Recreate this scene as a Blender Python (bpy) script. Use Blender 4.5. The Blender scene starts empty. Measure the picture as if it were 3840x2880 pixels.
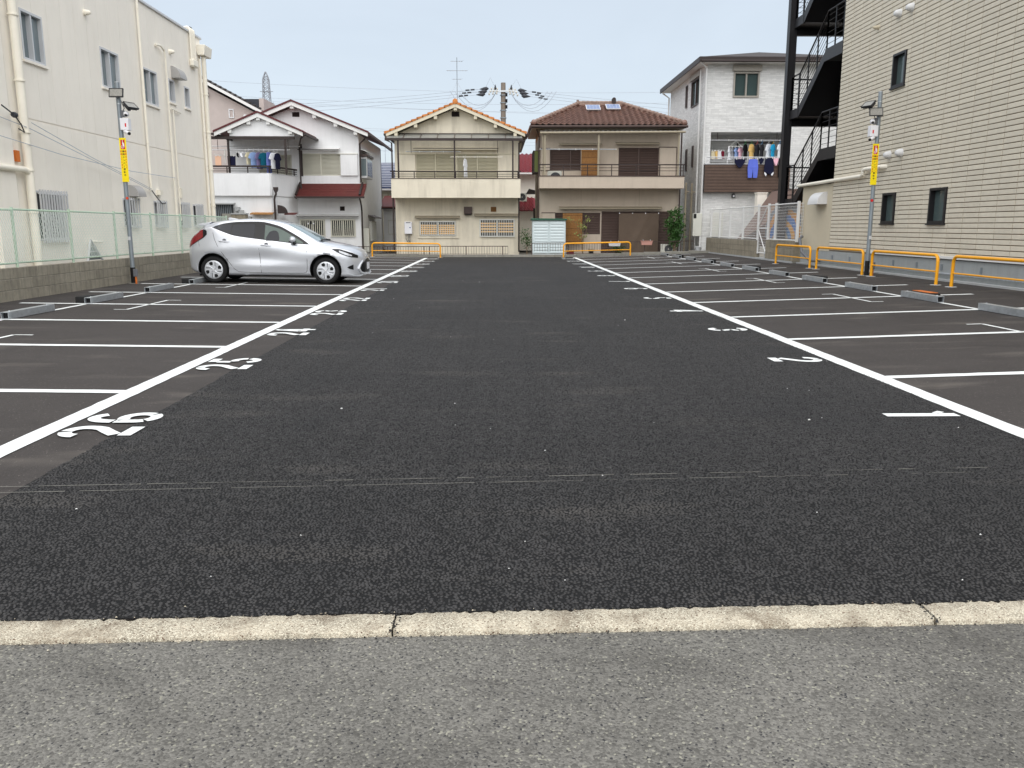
import bpy, bmesh, math, random
from mathutils import Vector, Matrix
random.seed(11)
PI = math.pi
scene = bpy.context.scene
COL = scene.collection

# ------------------------------------------------------------------ camera
cam_d = bpy.data.cameras.new('camera'); cam = bpy.data.objects.new('camera', cam_d); COL.objects.link(cam)
cam_d.sensor_width = 36.0; cam_d.lens = 29.18; cam_d.clip_start = 0.05; cam_d.clip_end = 3000
cam.location = (0, 0, 1.33)
cam.rotation_euler = (math.radians(90 - 10.74), 0, math.radians(-1.12))
scene.camera = cam

# ------------------------------------------------------------------ sky and sun (bright, thinly overcast)
SUN_EL, SUN_AZ = 58, 180            # degrees; azimuth counted clockwise from +Y (180 = behind the camera)
w = bpy.data.worlds.new('World'); scene.world = w; w.use_nodes = True
nt = w.node_tree; bg = nt.nodes['Background']
sky = nt.nodes.new('ShaderNodeTexSky'); sky.sky_type = 'NISHITA'; sky.sun_disc = False
sky.sun_elevation = math.radians(SUN_EL); sky.sun_rotation = math.radians(SUN_AZ)
sky.air_density = 1.0; sky.dust_density = 1.5; sky.ozone_density = 1.2
mix = nt.nodes.new('ShaderNodeMix'); mix.data_type = 'RGBA'; mix.inputs[0].default_value = 0.66
# thin cloud veil over the blue, slightly uneven
wc = nt.nodes.new('ShaderNodeTexCoord'); wm = nt.nodes.new('ShaderNodeMapping'); wm.inputs['Scale'].default_value = (1.0, 1.0, 2.6)
wn = nt.nodes.new('ShaderNodeTexNoise'); wn.inputs['Scale'].default_value = 2.2; wn.inputs['Detail'].default_value = 5; wn.inputs['Roughness'].default_value = .55; wn.inputs['Distortion'].default_value = .4
wr = nt.nodes.new('ShaderNodeMapRange'); wr.inputs[1].default_value = .3; wr.inputs[2].default_value = .7; wr.inputs[3].default_value = .94; wr.inputs[4].default_value = 1.07
wv = nt.nodes.new('ShaderNodeVectorMath'); wv.operation = 'SCALE'; wv.inputs[0].default_value = (7.55, 8.25, 8.9)
nt.links.new(wc.outputs['Generated'], wm.inputs[0]); nt.links.new(wm.outputs[0], wn.inputs['Vector']); nt.links.new(wn.outputs[0], wr.inputs[0]); nt.links.new(wr.outputs[0], wv.inputs['Scale']); nt.links.new(wv.outputs[0], mix.inputs[7])
nt.links.new(sky.outputs[0], mix.inputs[6]); nt.links.new(mix.outputs[2], bg.inputs[0])
bg.inputs[1].default_value = 0.076
sun_d = bpy.data.lights.new('sun', 'SUN'); sun = bpy.data.objects.new('sun', sun_d); COL.objects.link(sun)
sun_d.energy = 2.6; sun_d.angle = math.radians(110); sun_d.color = (1.0, 0.955, 0.90)
az, el = math.radians(SUN_AZ), math.radians(SUN_EL)
to_sun = Vector((math.sin(az) * math.cos(el), math.cos(az) * math.cos(el), math.sin(el)))
sun.rotation_euler = to_sun.to_track_quat('Z', 'Y').to_euler()
sun.location = (0, -20, 40)
scene.view_settings.view_transform = 'Standard'; scene.view_settings.look = 'None'
scene.view_settings.exposure = 0.63; scene.view_settings.gamma = 1.0
scene.view_settings.use_curve_mapping = False
scene.render.engine = 'CYCLES'
scene.cycles.max_bounces = 6; scene.cycles.transparent_max_bounces = 12

# ------------------------------------------------------------------ helpers
ORG = {}
def tag(o, label=None, cat=None, group=None, kind=None):
    if label: o['label'] = label
    if cat: o['category'] = cat
    if group: o['group'] = group
    if kind: o['kind'] = kind
    return o
def thing(name, label, cat, loc=(0, 0, 0), group=None, local=False, rz=0.0):
    o = bpy.data.objects.new(name, None); COL.objects.link(o)
    o.empty_display_size = 0.2
    o.location = loc; o.rotation_euler = (0, 0, rz)
    ORG[o.name] = Vector((0, 0, 0)) if local else Vector(loc)
    return tag(o, label, cat, group)
def org(p): return ORG.get(p.name, Vector((0, 0, 0))) if p else Vector((0, 0, 0))
def link(o, parent):
    COL.objects.link(o)
    if parent:
        o.parent = parent; ORG[o.name] = org(parent)
    else: ORG[o.name] = Vector((0, 0, 0))
    return o
class MB:
    def __init__(s): s.v = []; s.f = []
    def add(s, vs, fs):
        n = len(s.v); s.v += [tuple(v) for v in vs]; s.f += [tuple(i + n for i in f) for f in fs]; return s
    def box(s, x0, x1, y0, y1, z0, z1):
        if x0 > x1: x0, x1 = x1, x0
        if y0 > y1: y0, y1 = y1, y0
        if z0 > z1: z0, z1 = z1, z0
        return s.add([(x0,y0,z0),(x1,y0,z0),(x1,y1,z0),(x0,y1,z0),(x0,y0,z1),(x1,y0,z1),(x1,y1,z1),(x0,y1,z1)],
                     [(0,3,2,1),(4,5,6,7),(0,1,5,4),(1,2,6,5),(2,3,7,6),(3,0,4,7)])
    def bar(s, a, b, w, h, up=(0, 0, 1)):        # box beam from a to b
        a, b = Vector(a), Vector(b); d = (b - a).normalized(); up = Vector(up)
        if abs(d.dot(up)) > .95: up = Vector((0, 1, 0))
        r = d.cross(up).normalized() * w / 2; u = r.cross(d).normalized() * h / 2
        vs = [a - r - u, a + r - u, a + r + u, a - r + u, b - r - u, b + r - u, b + r + u, b - r + u]
        return s.add(vs, [(0,1,2,3),(4,7,6,5),(0,4,5,1),(1,5,6,2),(2,6,7,3),(3,7,4,0)])
    def tube(s, pts, r, n=8, cap=True, closed=False):
        pts = [Vector(p) for p in pts]; m = len(pts); rs = r if isinstance(r, (list, tuple)) else [r] * m
        rings = []; prev = None
        for i, p in enumerate(pts):
            if closed: d = pts[(i + 1) % m] - pts[i - 1]
            else: d = (pts[min(i + 1, m - 1)] - pts[max(i - 1, 0)])
            d = d.normalized()
            if prev is None:
                ref = Vector((0, 0, 1)) if abs(d.z) < .9 else Vector((1, 0, 0))
                a = d.cross(ref).normalized()
            else:
                a = (prev - d * prev.dot(d)).normalized()
            prev = a; b = d.cross(a)
            rings.append([p + (a * math.cos(2*PI*k/n) + b * math.sin(2*PI*k/n)) * rs[i] for k in range(n)])
        vs = [q for rg in rings for q in rg]; fs = []
        for i in range(m if closed else m - 1):
            j = (i + 1) % m
            for k in range(n):
                fs.append((i*n+k, i*n+(k+1) % n, j*n+(k+1) % n, j*n+k))
        if cap and not closed: fs += [tuple(range(n))[::-1], tuple((m-1)*n + k for k in range(n))]
        return s.add(vs, fs)
    def prism(s, poly, fn, d0, d1):               # poly of 2-D points, fn(a, b, d) -> 3-D
        n = len(poly); vs = [fn(a, b, d0) for a, b in poly] + [fn(a, b, d1) for a, b in poly]
        return s.add(vs, [tuple(range(n)), tuple(range(2*n-1, n-1, -1))] + [(i, i + n, (i+1) % n + n, (i+1) % n) for i in range(n)])
    def lathe(s, prof, c, ax, n=20):              # prof of (r, t) along unit axis ax from c
        c, ax = Vector(c), Vector(ax).normalized()
        ref = Vector((0, 0, 1)) if abs(ax.z) < .9 else Vector((1, 0, 0))
        a = ax.cross(ref).normalized(); b = ax.cross(a)
        vs = [c + ax * t + (a * math.cos(2*PI*k/n) + b * math.sin(2*PI*k/n)) * r for r, t in prof for k in range(n)]
        fs = [(i*n+k, i*n+(k+1) % n, (i+1)*n+(k+1) % n, (i+1)*n+k) for i in range(len(prof)-1) for k in range(n)]
        return s.add(vs, fs)
    def mesh(s, name, off=Vector((0, 0, 0)), smooth=False, bevel=0, angle=40):
        me = bpy.data.meshes.new(name)
        me.from_pydata([tuple(Vector(v) - off) for v in s.v], [], s.f)
        bm = bmesh.new(); bm.from_mesh(me)
        bmesh.ops.recalc_face_normals(bm, faces=bm.faces)
        if bevel: bmesh.ops.bevel(bm, geom=list(bm.edges), offset=bevel, segments=1, affect='EDGES', profile=.5)
        if smooth:
            for f in bm.faces: f.smooth = True
            ca = math.radians(angle)
            for e in bm.edges:
                if len(e.link_faces) == 2 and e.calc_face_angle(0) > ca: e.smooth = False
        bm.to_mesh(me); bm.free(); return me
    def build(s, name, mat, parent=None, smooth=False, bevel=0, angle=40):
        me = s.mesh(name, org(parent), smooth, bevel, angle); me.materials.append(mat)
        return link(bpy.data.objects.new(name, me), parent)
def piece(name, me, parent, loc=(0, 0, 0), rot=None, scale=None, matrix=None):
    o = link(bpy.data.objects.new(name, me), parent)
    if matrix is not None: o.matrix_basis = matrix; o.location = Vector(o.location) - org(parent)
    else:
        o.location = Vector(loc) - org(parent)
        if rot: o.rotation_euler = rot
        if scale: o.scale = scale
    return o
def box(name, mat, parent, *a, bevel=0): return MB().box(*a).build(name, mat, parent, bevel=bevel)
def tube(name, mat, parent, pts, r, n=8): return MB().tube(pts, r, n).build(name, mat, parent, smooth=True)
def copy_tree(o, parent=None):
    c = o.copy(); COL.objects.link(c); ORG[c.name] = ORG.get(o.name, Vector((0, 0, 0)))
    if parent: c.parent = parent
    for ch in list(o.children): copy_tree(ch, c)
    return c
def arc(c, r, a0, a1, n, fn): return [fn(c[0] + r * math.cos(math.radians(a0 + (a1-a0)*i/n)), c[1] + r * math.sin(math.radians(a0 + (a1-a0)*i/n))) for i in range(n + 1)]
class Plane:                                       # a wall plane: along a, outward d, up z
    def __init__(s, face, at): s.face, s.at = face, at
    def p(s, a, d, z):
        if s.face == 'S': return Vector((a, s.at - d, z))
        if s.face == 'E': return Vector((s.at + d, a, z))
        return Vector((s.at - d, a, z))
    def box(s, mb, a0, a1, d0, d1, z0, z1):
        p, q = s.p(a0, d0, z0), s.p(a1, d1, z1); return mb.box(p.x, q.x, p.y, q.y, p.z, q.z)
    def b(s, name, mat, par, a0, a1, d0, d1, z0, z1, bevel=0):
        return s.box(MB(), a0, a1, d0, d1, z0, z1).build(name, mat, par, bevel=bevel)
def cells(a0, a1, z0, z1, holes):
    A = sorted({a0, a1, *[min(max(h[i], a0), a1) for h in holes for i in (0, 1)]})
    Z = sorted({z0, z1, *[min(max(h[i], z0), z1) for h in holes for i in (2, 3)]})
    out = []
    for i in range(len(A) - 1):
        for j in range(len(Z) - 1):
            ca, cz = (A[i] + A[i+1]) / 2, (Z[j] + Z[j+1]) / 2
            if not any(h[0] < ca < h[1] and h[2] < cz < h[3] for h in holes): out.append((A[i], A[i+1], Z[j], Z[j+1]))
    return out
def wall(pl, par, mat, a0, a1, z0, z1, holes=(), t=.15, name='wall'):
    mb = MB()
    for c in cells(a0, a1, z0, z1, holes): pl.box(mb, c[0], c[1], -t, 0, c[2], c[3])
    return mb.build(name, mat, par)
def window(pl, par, a0, a1, z0, z1, fm, gm, n=2, fw=.045, rec=.07, proud=.02, name='window', back=None):
    mb = MB()                                      # frame with sashes; panes are sub-parts
    for (x0, x1, y0, y1) in ((a0, a1, z0, z0+fw), (a0, a1, z1-fw, z1), (a0, a0+fw, z0+fw, z1-fw), (a1-fw, a1, z0+fw, z1-fw)):
        pl.box(mb, x0, x1, -rec, proud, y0, y1)
    wd = (a1 - a0 - 2*fw) / n
    for i in range(1, n): pl.box(mb, a0+fw+wd*i-fw*.45, a0+fw+wd*i+fw*.45, -rec*.8, proud*.4, z0+fw, z1-fw)
    fr = mb.build(name, fm, par)
    for i in range(n):
        d = -rec*(.55 if i % 2 else .8)
        pl.b('pane', gm, fr, a0+fw+wd*i+.002, a0+fw+wd*(i+1)-.002, d-.006, d, z0+fw, z1-fw)
    pl.b('reveal_back', back or MAT['dark'], fr, a0+.01, a1-.01, -rec-.35, -rec-.33, z0+.01, z1-.01)
    return fr
def grille(pl, par, a0, a1, z0, z1, n, mat, d=.09, bw=.022, rails=(0., 1.)):
    mb = MB()
    for t in rails:
        z = z0 + (z1-z0)*t; pl.box(mb, a0, a1, d-.02, d+.004, z-.018, z+.018)
    fr = mb.build('grille', mat, par)
    me = None
    for i in range(n):
        a = a0 + (a1-a0)*(i+.5)/n; P = pl.p(a, d, (z0+z1)/2)
        if me is None:
            q = MB()
            if pl.face == 'S': q.box(-bw/2, bw/2, -.012, .012, -(z1-z0)/2, (z1-z0)/2)
            else: q.box(-.012, .012, -bw/2, bw/2, -(z1-z0)/2, (z1-z0)/2)
            me = q.mesh('bar'); me.materials.append(mat)
        piece('bar', me, fr, P)
    return fr
def shutter(pl, par, a0, a1, z0, z1, mat, pitch=.044, fw=.035, d=.0, name='shutter'):
    mb = MB()
    for (x0, x1, y0, y1) in ((a0, a1, z0, z0+fw), (a0, a1, z1-fw, z1), (a0, a0+fw, z0+fw, z1-fw), (a1-fw, a1, z0+fw, z1-fw)):
        pl.box(mb, x0, x1, d-.03, d+.025, y0, y1)
    pl.box(mb, a0+fw, a1-fw, d-.04, d-.03, z0+fw, z1-fw)
    fr = mb.build(name, mat, par)
    n = max(1, int((z1-z0-2*fw)/pitch)); pt = (z1-z0-2*fw)/n; L = a1-a0-2*fw-.002
    q = MB(); h = pt                               # slanted louvre slat
    prof = [(-.030, h*.42), (-.022, h*.5), (.022, -h*.24), (.020, -h*.34), (.012, -h*.34)]
    fn = (lambda a, b, t: (t, -a, b)) if pl.face == 'S' else ((lambda a, b, t: (a, t, b)) if pl.face == 'E' else (lambda a, b, t: (-a, t, b)))
    q.prism(prof, fn, -L/2, L/2); me = q.mesh('slat'); me.materials.append(mat)
    for i in range(n): piece('slat', me, fr, pl.p((a0+a1)/2, d, z0+fw+pt*(i+.5)))
    return fr
def hood(pl, par, a0, a1, z0, z1, dep, mat, name='window_canopy'):   # thin sloping canopy over a window
    mb = MB(); mb.prism([(0, z1), (dep, z0+.035), (dep, z0-.015), (dep-.02, z0-.015), (dep-.03, z0+.01), (0, z1-.03)], lambda a, b, t: pl.p(t, a, b), a0, a1)
    return mb.build(name, mat, par)

# ------------------------------------------------------------------ procedural materials
MAT = {}
def lin(c): return tuple(((x/255)/12.92 if x/255 <= .04045 else ((x/255+.055)/1.055)**2.4) for x in c)
def M(name, col, rough=.7, var=.07, vs=2.5, bump=0., bs=120., metal=0., spec=.4, streak=0., scol=(70, 62, 52), rnd=0., coat=0., srgb=True, ss=1., bdist=.01):
    m = bpy.data.materials.new(name); m.use_nodes = True; n = m.node_tree.nodes; L = m.node_tree.links
    b = n['Principled BSDF']; c = lin(col) if srgb else col
    b.inputs['Roughness'].default_value = rough; b.inputs['Metallic'].default_value = metal
    b.inputs['Specular IOR Level'].default_value = spec
    if coat: b.inputs['Coat Weight'].default_value = coat; b.inputs['Coat Roughness'].default_value = .03
    tc = n.new('ShaderNodeTexCoord'); oi = n.new('ShaderNodeObjectInfo')
    nz = n.new('ShaderNodeTexNoise'); nz.noise_dimensions = '4D'; nz.inputs['Scale'].default_value = vs; nz.inputs['Detail'].default_value = 6; nz.inputs['Roughness'].default_value = .62
    L.new(tc.outputs['Object'], nz.inputs['Vector'])
    if rnd:
        mm = n.new('ShaderNodeMath'); mm.operation = 'MULTIPLY'; mm.inputs[1].default_value = 31.; L.new(oi.outputs['Random'], mm.inputs[0]); L.new(mm.outputs[0], nz.inputs['W'])
    mr = n.new('ShaderNodeMapRange'); mr.inputs[1].default_value = .3; mr.inputs[2].default_value = .7; mr.inputs[3].default_value = 1-var; mr.inputs[4].default_value = 1+var
    L.new(nz.outputs[0], mr.inputs[0]); val = mr.outputs[0]
    if rnd:
        r2 = n.new('ShaderNodeMapRange'); r2.inputs[3].default_value = 1-rnd; r2.inputs[4].default_value = 1+rnd; L.new(oi.outputs['Random'], r2.inputs[0])
        mu = n.new('ShaderNodeMath'); mu.operation = 'MULTIPLY'; L.new(val, mu.inputs[0]); L.new(r2.outputs[0], mu.inputs[1]); val = mu.outputs[0]
    mx = n.new('ShaderNodeVectorMath'); mx.operation = 'SCALE'; mx.inputs[0].default_value = c; L.new(val, mx.inputs['Scale']); colr = mx.outputs[0]
    if streak:                                    # rain runs and grime
        mp = n.new('ShaderNodeMapping'); mp.inputs['Scale'].default_value = (5*ss, 5*ss, .55*ss); L.new(tc.outputs['Object'], mp.inputs[0])
        n2 = n.new('ShaderNodeTexNoise'); n2.inputs['Scale'].default_value = 1.; n2.inputs['Detail'].default_value = 7; n2.inputs['Roughness'].default_value = .7; L.new(mp.outputs[0], n2.inputs['Vector'])
        n3 = n.new('ShaderNodeMapRange'); n3.inputs[1].default_value = .48; n3.inputs[2].default_value = .75; n3.inputs[4].default_value = streak; L.new(n2.outputs[0], n3.inputs[0])
        mc = n.new('ShaderNodeMix'); mc.data_type = 'RGBA'; L.new(n3.outputs[0], mc.inputs[0]); L.new(colr, mc.inputs[6]); mc.inputs[7].default_value = (*lin(scol), 1); colr = mc.outputs[2]
    L.new(colr, b.inputs['Base Color'])
    if bump:
        nb = n.new('ShaderNodeTexNoise'); nb.inputs['Scale'].default_value = bs; nb.inputs['Detail'].default_value = 3; L.new(tc.outputs['Object'], nb.inputs['Vector'])
        bp = n.new('ShaderNodeBump'); bp.inputs['Strength'].default_value = bump; bp.inputs['Distance'].default_value = bdist; L.new(nb.outputs[0], bp.inputs['Height']); L.new(bp.outputs[0], b.inputs['Normal'])
    MAT[name] = m; return m
def G(name, col, rough=.05, alpha=1., spec=.6):   # glass pane
    m = M(name, col, rough, var=.03, spec=spec); b = m.node_tree.nodes['Principled BSDF']; b.inputs['Alpha'].default_value = alpha
    return m
M('dark', (22, 22, 24), .9)
M('paint_white', (226, 229, 228), .55, var=.06, vs=9, streak=.16, scol=(120, 118, 115), ss=3)
M('galv', (178, 183, 187), .34, var=.18, vs=14, metal=.55, spec=.5, rnd=.06)
M('galv_pole', (142, 150, 156), .45, var=.08, vs=6, metal=.45)
M('black_rubber', (20, 20, 21), .8)
M('black_steel', (24, 23, 26), .45, var=.1, spec=.5)
M('orange_paint', (242, 168, 18), .35, var=.05, vs=5, spec=.5, streak=.06, scol=(150, 90, 30))
M('orange_plastic', (205, 110, 40), .5)
M('conc', (140, 138, 130), .85, var=.12, vs=4, bump=.4, bs=90, streak=.35, scol=(78, 74, 66))
M('conc_light', (168, 170, 170), .8, var=.08, vs=3, bump=.2, bs=60, streak=.2, scol=(110, 108, 104))
M('block', (142, 136, 122), .95, var=.16, vs=7, bump=.5, bs=160, streak=.7, scol=(44, 41, 36), rnd=.10, ss=1.6)
M('block_r', (142, 134, 118), .95, var=.14, vs=7, bump=.5, bs=160, streak=.5, scol=(72, 66, 55), rnd=.08, ss=1.4)
M('fence_green', (180, 202, 182), .5, var=.12, vs=6, streak=.25, scol=(170, 176, 120))
M('wire_green', (206, 218, 208), .5, var=.08)
M('cream_wall', (244, 238, 227), .85, var=.03, vs=1.2, bump=.25, bs=45, streak=.10, scol=(176, 166, 138), rnd=.012, bdist=.006)
M('cream_pipe', (240, 234, 219), .5, var=.04)
M('alu', (206, 207, 209), .4, var=.05, metal=.12)
M('alu_cream', (214, 210, 192), .5, var=.04)
M('white_frame', (214, 214, 208), .5, var=.04)
M('bronze', (74, 60, 56), .45, var=.08, metal=.2)
M('frame_grey', (156, 151, 142), .45, var=.04)
M('dbrown', (50, 40, 38), .55, var=.1)
M('white_stucco', (230, 231, 232), .9, var=.04, vs=1.5, bump=.3, bs=70, streak=.14, scol=(140, 138, 136), bdist=.006)
M('white_paint2', (222, 222, 220), .6, var=.03)
M('red_trim', (84, 28, 32), .55, var=.12)
M('red_roof', (94, 40, 37), .6, var=.15, vs=4, streak=.2, scol=(116, 80, 70))
M('cream_stucco', (222, 214, 195), .9, var=.07, vs=1.1, bump=.3, bs=70, streak=.42, scol=(128, 119, 104), bdist=.006, ss=.45)
M('cream_trim', (212, 204, 182), .7, var=.05)
M('shut_cream', (196, 190, 166), .55, var=.04)
M('shut_white', (206, 204, 190), .55, var=.04)
M('tan_stucco', (192, 179, 163), .9, var=.05, vs=1.2, bump=.3, bs=70, streak=.18, scol=(120, 110, 98), bdist=.006)
M('tan_trim', (152, 142, 122), .5, var=.05)
M('shut_brown', (88, 72, 66), .5, var=.06)
M('tile_orange', (196, 122, 60), .6, var=.18, vs=10, rnd=.16, streak=.3, scol=(110, 66, 40), ss=4)
M('tile_brown', (120, 90, 79), .4, var=.12, vs=9, rnd=.16, spec=.6, streak=.25, scol=(150, 124, 112), ss=6)
M('tile_ridge', (128, 104, 92), .5, var=.2, vs=9, rnd=.2, spec=.5, streak=.45, scol=(176, 164, 150), ss=6)
M('tile_red', (112, 24, 34), .4, var=.2, vs=6, spec=.6)
M('roof_blue', (58, 66, 96), .4, var=.1, spec=.5)
M('roof_line', (186, 190, 200), .5)
M('roof_dark', (64, 58, 56), .7, var=.1, bump=.3, bs=30)
M('fascia_brown', (46, 36, 34), .5, var=.06)
M('side_brown', (92, 74, 64), .6, var=.12, vs=5, rnd=.06, streak=.2, scol=(72, 56, 50))
M('pink_wall', (182, 171, 166), .9, var=.06, vs=2, bump=.3, bs=40)
M('reed', (160, 116, 68), .85, var=.22, vs=16, streak=.35, scol=(96, 64, 36), ss=5)
M('slat_wood', (240, 196, 130), .7, var=.1, rnd=.08)
M('tarp', (92, 78, 66), .8, var=.08, vs=3)
M('canopy_brown', (118, 98, 90), .8, var=.06)
M('shed_white', (206, 218, 220), .5, var=.04, vs=4)
M('shed_green', (40, 84, 66), .4)
M('ac_white', (206, 206, 196), .5, var=.04)
M('fan_dark', (52, 54, 56), .6)
M('beige_tile', (210, 202, 185), .8, var=.06, vs=6, bump=.35, bs=140, rnd=.05, bdist=.004)
M('beige_joint', (128, 116, 98), .9, var=.06)
M('beige_plain', (198, 188, 166), .9, var=.04, vs=3, bump=.35, bs=150, bdist=.004)
M('grey_base', (158, 162, 162), .8, var=.07, vs=2.5, bump=.15, bs=60, streak=.25, scol=(112, 110, 106))
M('vent_white', (212, 212, 212), .45, var=.03)
M('vent_grey', (166, 164, 162), .45, var=.03)
M('pvc_grey', (104, 106, 110), .5)
M('wood_brown', (96, 66, 44), .8)
M('util_conc', (124, 114, 104), .85, var=.14, vs=2, streak=.3, scol=(86, 74, 66))
M('wire', (172, 180, 190), .6)
M('wire_dark', (52, 54, 60), .6)
M('insul_white', (200, 196, 186), .4)
M('pylon', (150, 152, 158), .5, metal=.3)
M('navy_panel', (34, 36, 46), .4)
M('solar_cell', (118, 132, 166), .12, var=.04, spec=.9)
M('sign_yellow', (252, 226, 10), .5, var=.02)
M('sign_red', (206, 30, 34), .5)
M('text_red', (214, 70, 30), .6)
M('text_black', (30, 32, 26), .6)
M('white_gloss', (232, 232, 236), .35, var=.02)
M('lamp_face', (150, 148, 142), .25, var=.25, vs=40)
M('lamp_body', (50, 50, 54), .5)
M('leaf', (58, 96, 40), .55, var=.3, vs=7, rnd=.2)
M('leaf_pale', (132, 142, 78), .6, var=.25, vs=7)
M('bark', (120, 104, 84), .9, var=.2, vs=12)
M('bucket', (206, 208, 210), .4)
M('planter_pink', (186, 138, 126), .6)
M('maroon', (112, 32, 42), .6)
M('olive', (104, 112, 58), .6)
G('glass_sky', (106, 118, 122), .06, spec=.7)  # sky reflection put into the pane colour as a lighter grey
G('glass_dark', (34, 38, 40), .06, spec=.5)
G('glass_green', (64, 80, 80), .08, spec=.6)
G('glass_r', (74, 88, 88), .1, spec=.6)
# ------------------------------------------------------------------ ground, road, lot
def zg(x): return .0285*max(0, x-3.43) + .012*max(0, -2.96-x)
def stone_mat(name, base, spread, scale, rough=.9, bump=.6, light=None, lf=.93, dark=None, patch=.12, pscale=.6, bdist=.006, stretch=None, smear=0., stain=None):
    m = bpy.data.materials.new(name); m.use_nodes = True; n = m.node_tree.nodes; L = m.node_tree.links; b = n['Principled BSDF']
    b.inputs['Roughness'].default_value = rough; b.inputs['Specular IOR Level'].default_value = .3
    g = n.new('ShaderNodeNewGeometry')
    v = n.new('ShaderNodeTexVoronoi'); v.inputs['Scale'].default_value = scale; L.new(g.outputs['Position'], v.inputs['Vector'])
    sep = n.new('ShaderNodeSeparateColor'); L.new(v.outputs['Color'], sep.inputs[0])
    mr = n.new('ShaderNodeMapRange'); mr.inputs[3].default_value = 1-spread; mr.inputs[4].default_value = 1+spread; L.new(sep.outputs[0], mr.inputs[0])
    nz = n.new('ShaderNodeTexNoise'); nz.inputs['Scale'].default_value = pscale; nz.inputs['Detail'].default_value = 7; nz.inputs['Roughness'].default_value = .6
    mp = n.new('ShaderNodeMapping'); L.new(g.outputs['Position'], mp.inputs[0]); L.new(mp.outputs[0], nz.inputs['Vector'])
    if stretch: mp.inputs['Scale'].default_value = stretch
    m2 = n.new('ShaderNodeMapRange'); m2.inputs[1].default_value = .3; m2.inputs[2].default_value = .7; m2.inputs[3].default_value = 1-patch; m2.inputs[4].default_value = 1+patch; L.new(nz.outputs[0], m2.inputs[0])
    mu = n.new('ShaderNodeMath'); mu.operation = 'MULTIPLY'; L.new(mr.outputs[0], mu.inputs[0]); L.new(m2.outputs[0], mu.inputs[1])
    sc = n.new('ShaderNodeVectorMath'); sc.operation = 'SCALE'; sc.inputs[0].default_value = lin(base); L.new(mu.outputs[0], sc.inputs['Scale']); col = sc.outputs[0]
    def over(col, fac, c):
        x = n.new('ShaderNodeMix'); x.data_type = 'RGBA'; L.new(fac, x.inputs[0]); L.new(col, x.inputs[6]); x.inputs[7].default_value = (*lin(c), 1); return x.outputs[2]
    def gt(sock, t, w=.02, amt=1.):
        x = n.new('ShaderNodeMapRange'); x.inputs[1].default_value = t; x.inputs[2].default_value = t+w; x.inputs[4].default_value = amt; L.new(sock, x.inputs[0]); return x.outputs[0]
    if light: col = over(col, gt(sep.outputs[1], lf), light)
    if dark: col = over(col, gt(sep.outputs[2], .95), dark)
    if smear:
        n4 = n.new('ShaderNodeTexNoise'); n4.inputs['Scale'].default_value = 1.3; n4.inputs['Detail'].default_value = 5
        mq = n.new('ShaderNodeMapping'); mq.inputs['Scale'].default_value = (.5, 1.6, 1); L.new(g.outputs['Position'], mq.inputs[0]); L.new(mq.outputs[0], n4.inputs['Vector'])
        col = over(col, gt(n4.outputs[0], .58, .16, smear), (150, 142, 132))
    if stain:                                         # oil and tyre dirt in irregular blotches
        c_, amt, ssc = stain
        n5 = n.new('ShaderNodeTexNoise'); n5.inputs['Scale'].default_value = ssc; n5.inputs['Detail'].default_value = 8; n5.inputs['Roughness'].default_value = .65; n5.inputs['Distortion'].default_value = .8; L.new(g.outputs['Position'], n5.inputs['Vector'])
        col = over(col, gt(n5.outputs[0], .50, .22, amt), c_)
    L.new(col, b.inputs['Base Color'])
    bp = n.new('ShaderNodeBump'); bp.inputs['Strength'].default_value = bump; bp.inputs['Distance'].default_value = bdist
    inv = n.new('ShaderNodeMath'); inv.operation = 'SUBTRACT'; inv.inputs[0].default_value = 1.; L.new(v.outputs['Distance'], inv.inputs[1]); L.new(inv.outputs[0], bp.inputs['Height']); L.new(bp.outputs[0], b.inputs['Normal'])
    MAT[name] = m; return m
stone_mat('ground_mat', (120, 116, 108), .1, 60)
stone_mat('stall_mat', (60, 56, 54), .16, 150, bump=.35, bdist=.003, patch=.10, pscale=1.2, stretch=(.6, 2.2, 1), light=(124, 119, 114), lf=.985, smear=.20, stain=((42, 38, 36), .5, 1.1))
stone_mat('aisle_base', (17, 17, 18), .1, 90)
stone_mat('aggregate', (45, 44, 44), .55, 52, rough=.55, bump=.4, bdist=.004, patch=.13, pscale=.45, light=(140, 138, 132), lf=.9975, stain=((36, 36, 37), .7, .55), smear=.10)
stone_mat('road_mat', (104, 102, 97), .38, 150, bump=.6, bdist=.004, light=(142, 140, 128), lf=.95, dark=(56, 56, 57), patch=.15, pscale=1.6, stain=((62, 60, 57), .65, 1.15))
stone_mat('kerb_mat', (174, 165, 147), .22, 210, bump=.8, bdist=.005, light=(204, 197, 178), lf=.72, dark=(110, 90, 76), patch=.28, pscale=6., stain=((104, 88, 72), .9, 4.2))

def kerb_y(x): return 2.645 + .0245*x
ground = MB().add([(-900, -200, -.12), (900, -200, -.12), (900, 1500, -.12), (-900, 1500, -.12)], [(0, 1, 2, 3)]).build('ground', MAT['ground_mat'])
tag(ground, kind='structure')
road = MB().add([(-40, -12, -.012), (40, -12, -.012), (40, kerb_y(40)-.07, -.012), (-40, kerb_y(-40)-.07, -.012)], [(0, 1, 2, 3)]).build('road', MAT['road_mat'])
tag(road, kind='structure')
# lot: gently falling towards the aisle from both sides
xs = [-8.47, -2.96, 3.43, 9.78]; mb = MB()
for i in range(3):
    x0, x1 = xs[i], xs[i+1]
    mb.add([(x0, kerb_y(x0)+.07, zg(x0)), (x1, kerb_y(x1)+.07, zg(x1)), (x1, 37.25, zg(x1)), (x0, 37.05, zg(x0))], [(0, 1, 2, 3)])
lot = mb.build('parking_lot', MAT['stall_mat']); tag(lot, kind='structure')
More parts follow.
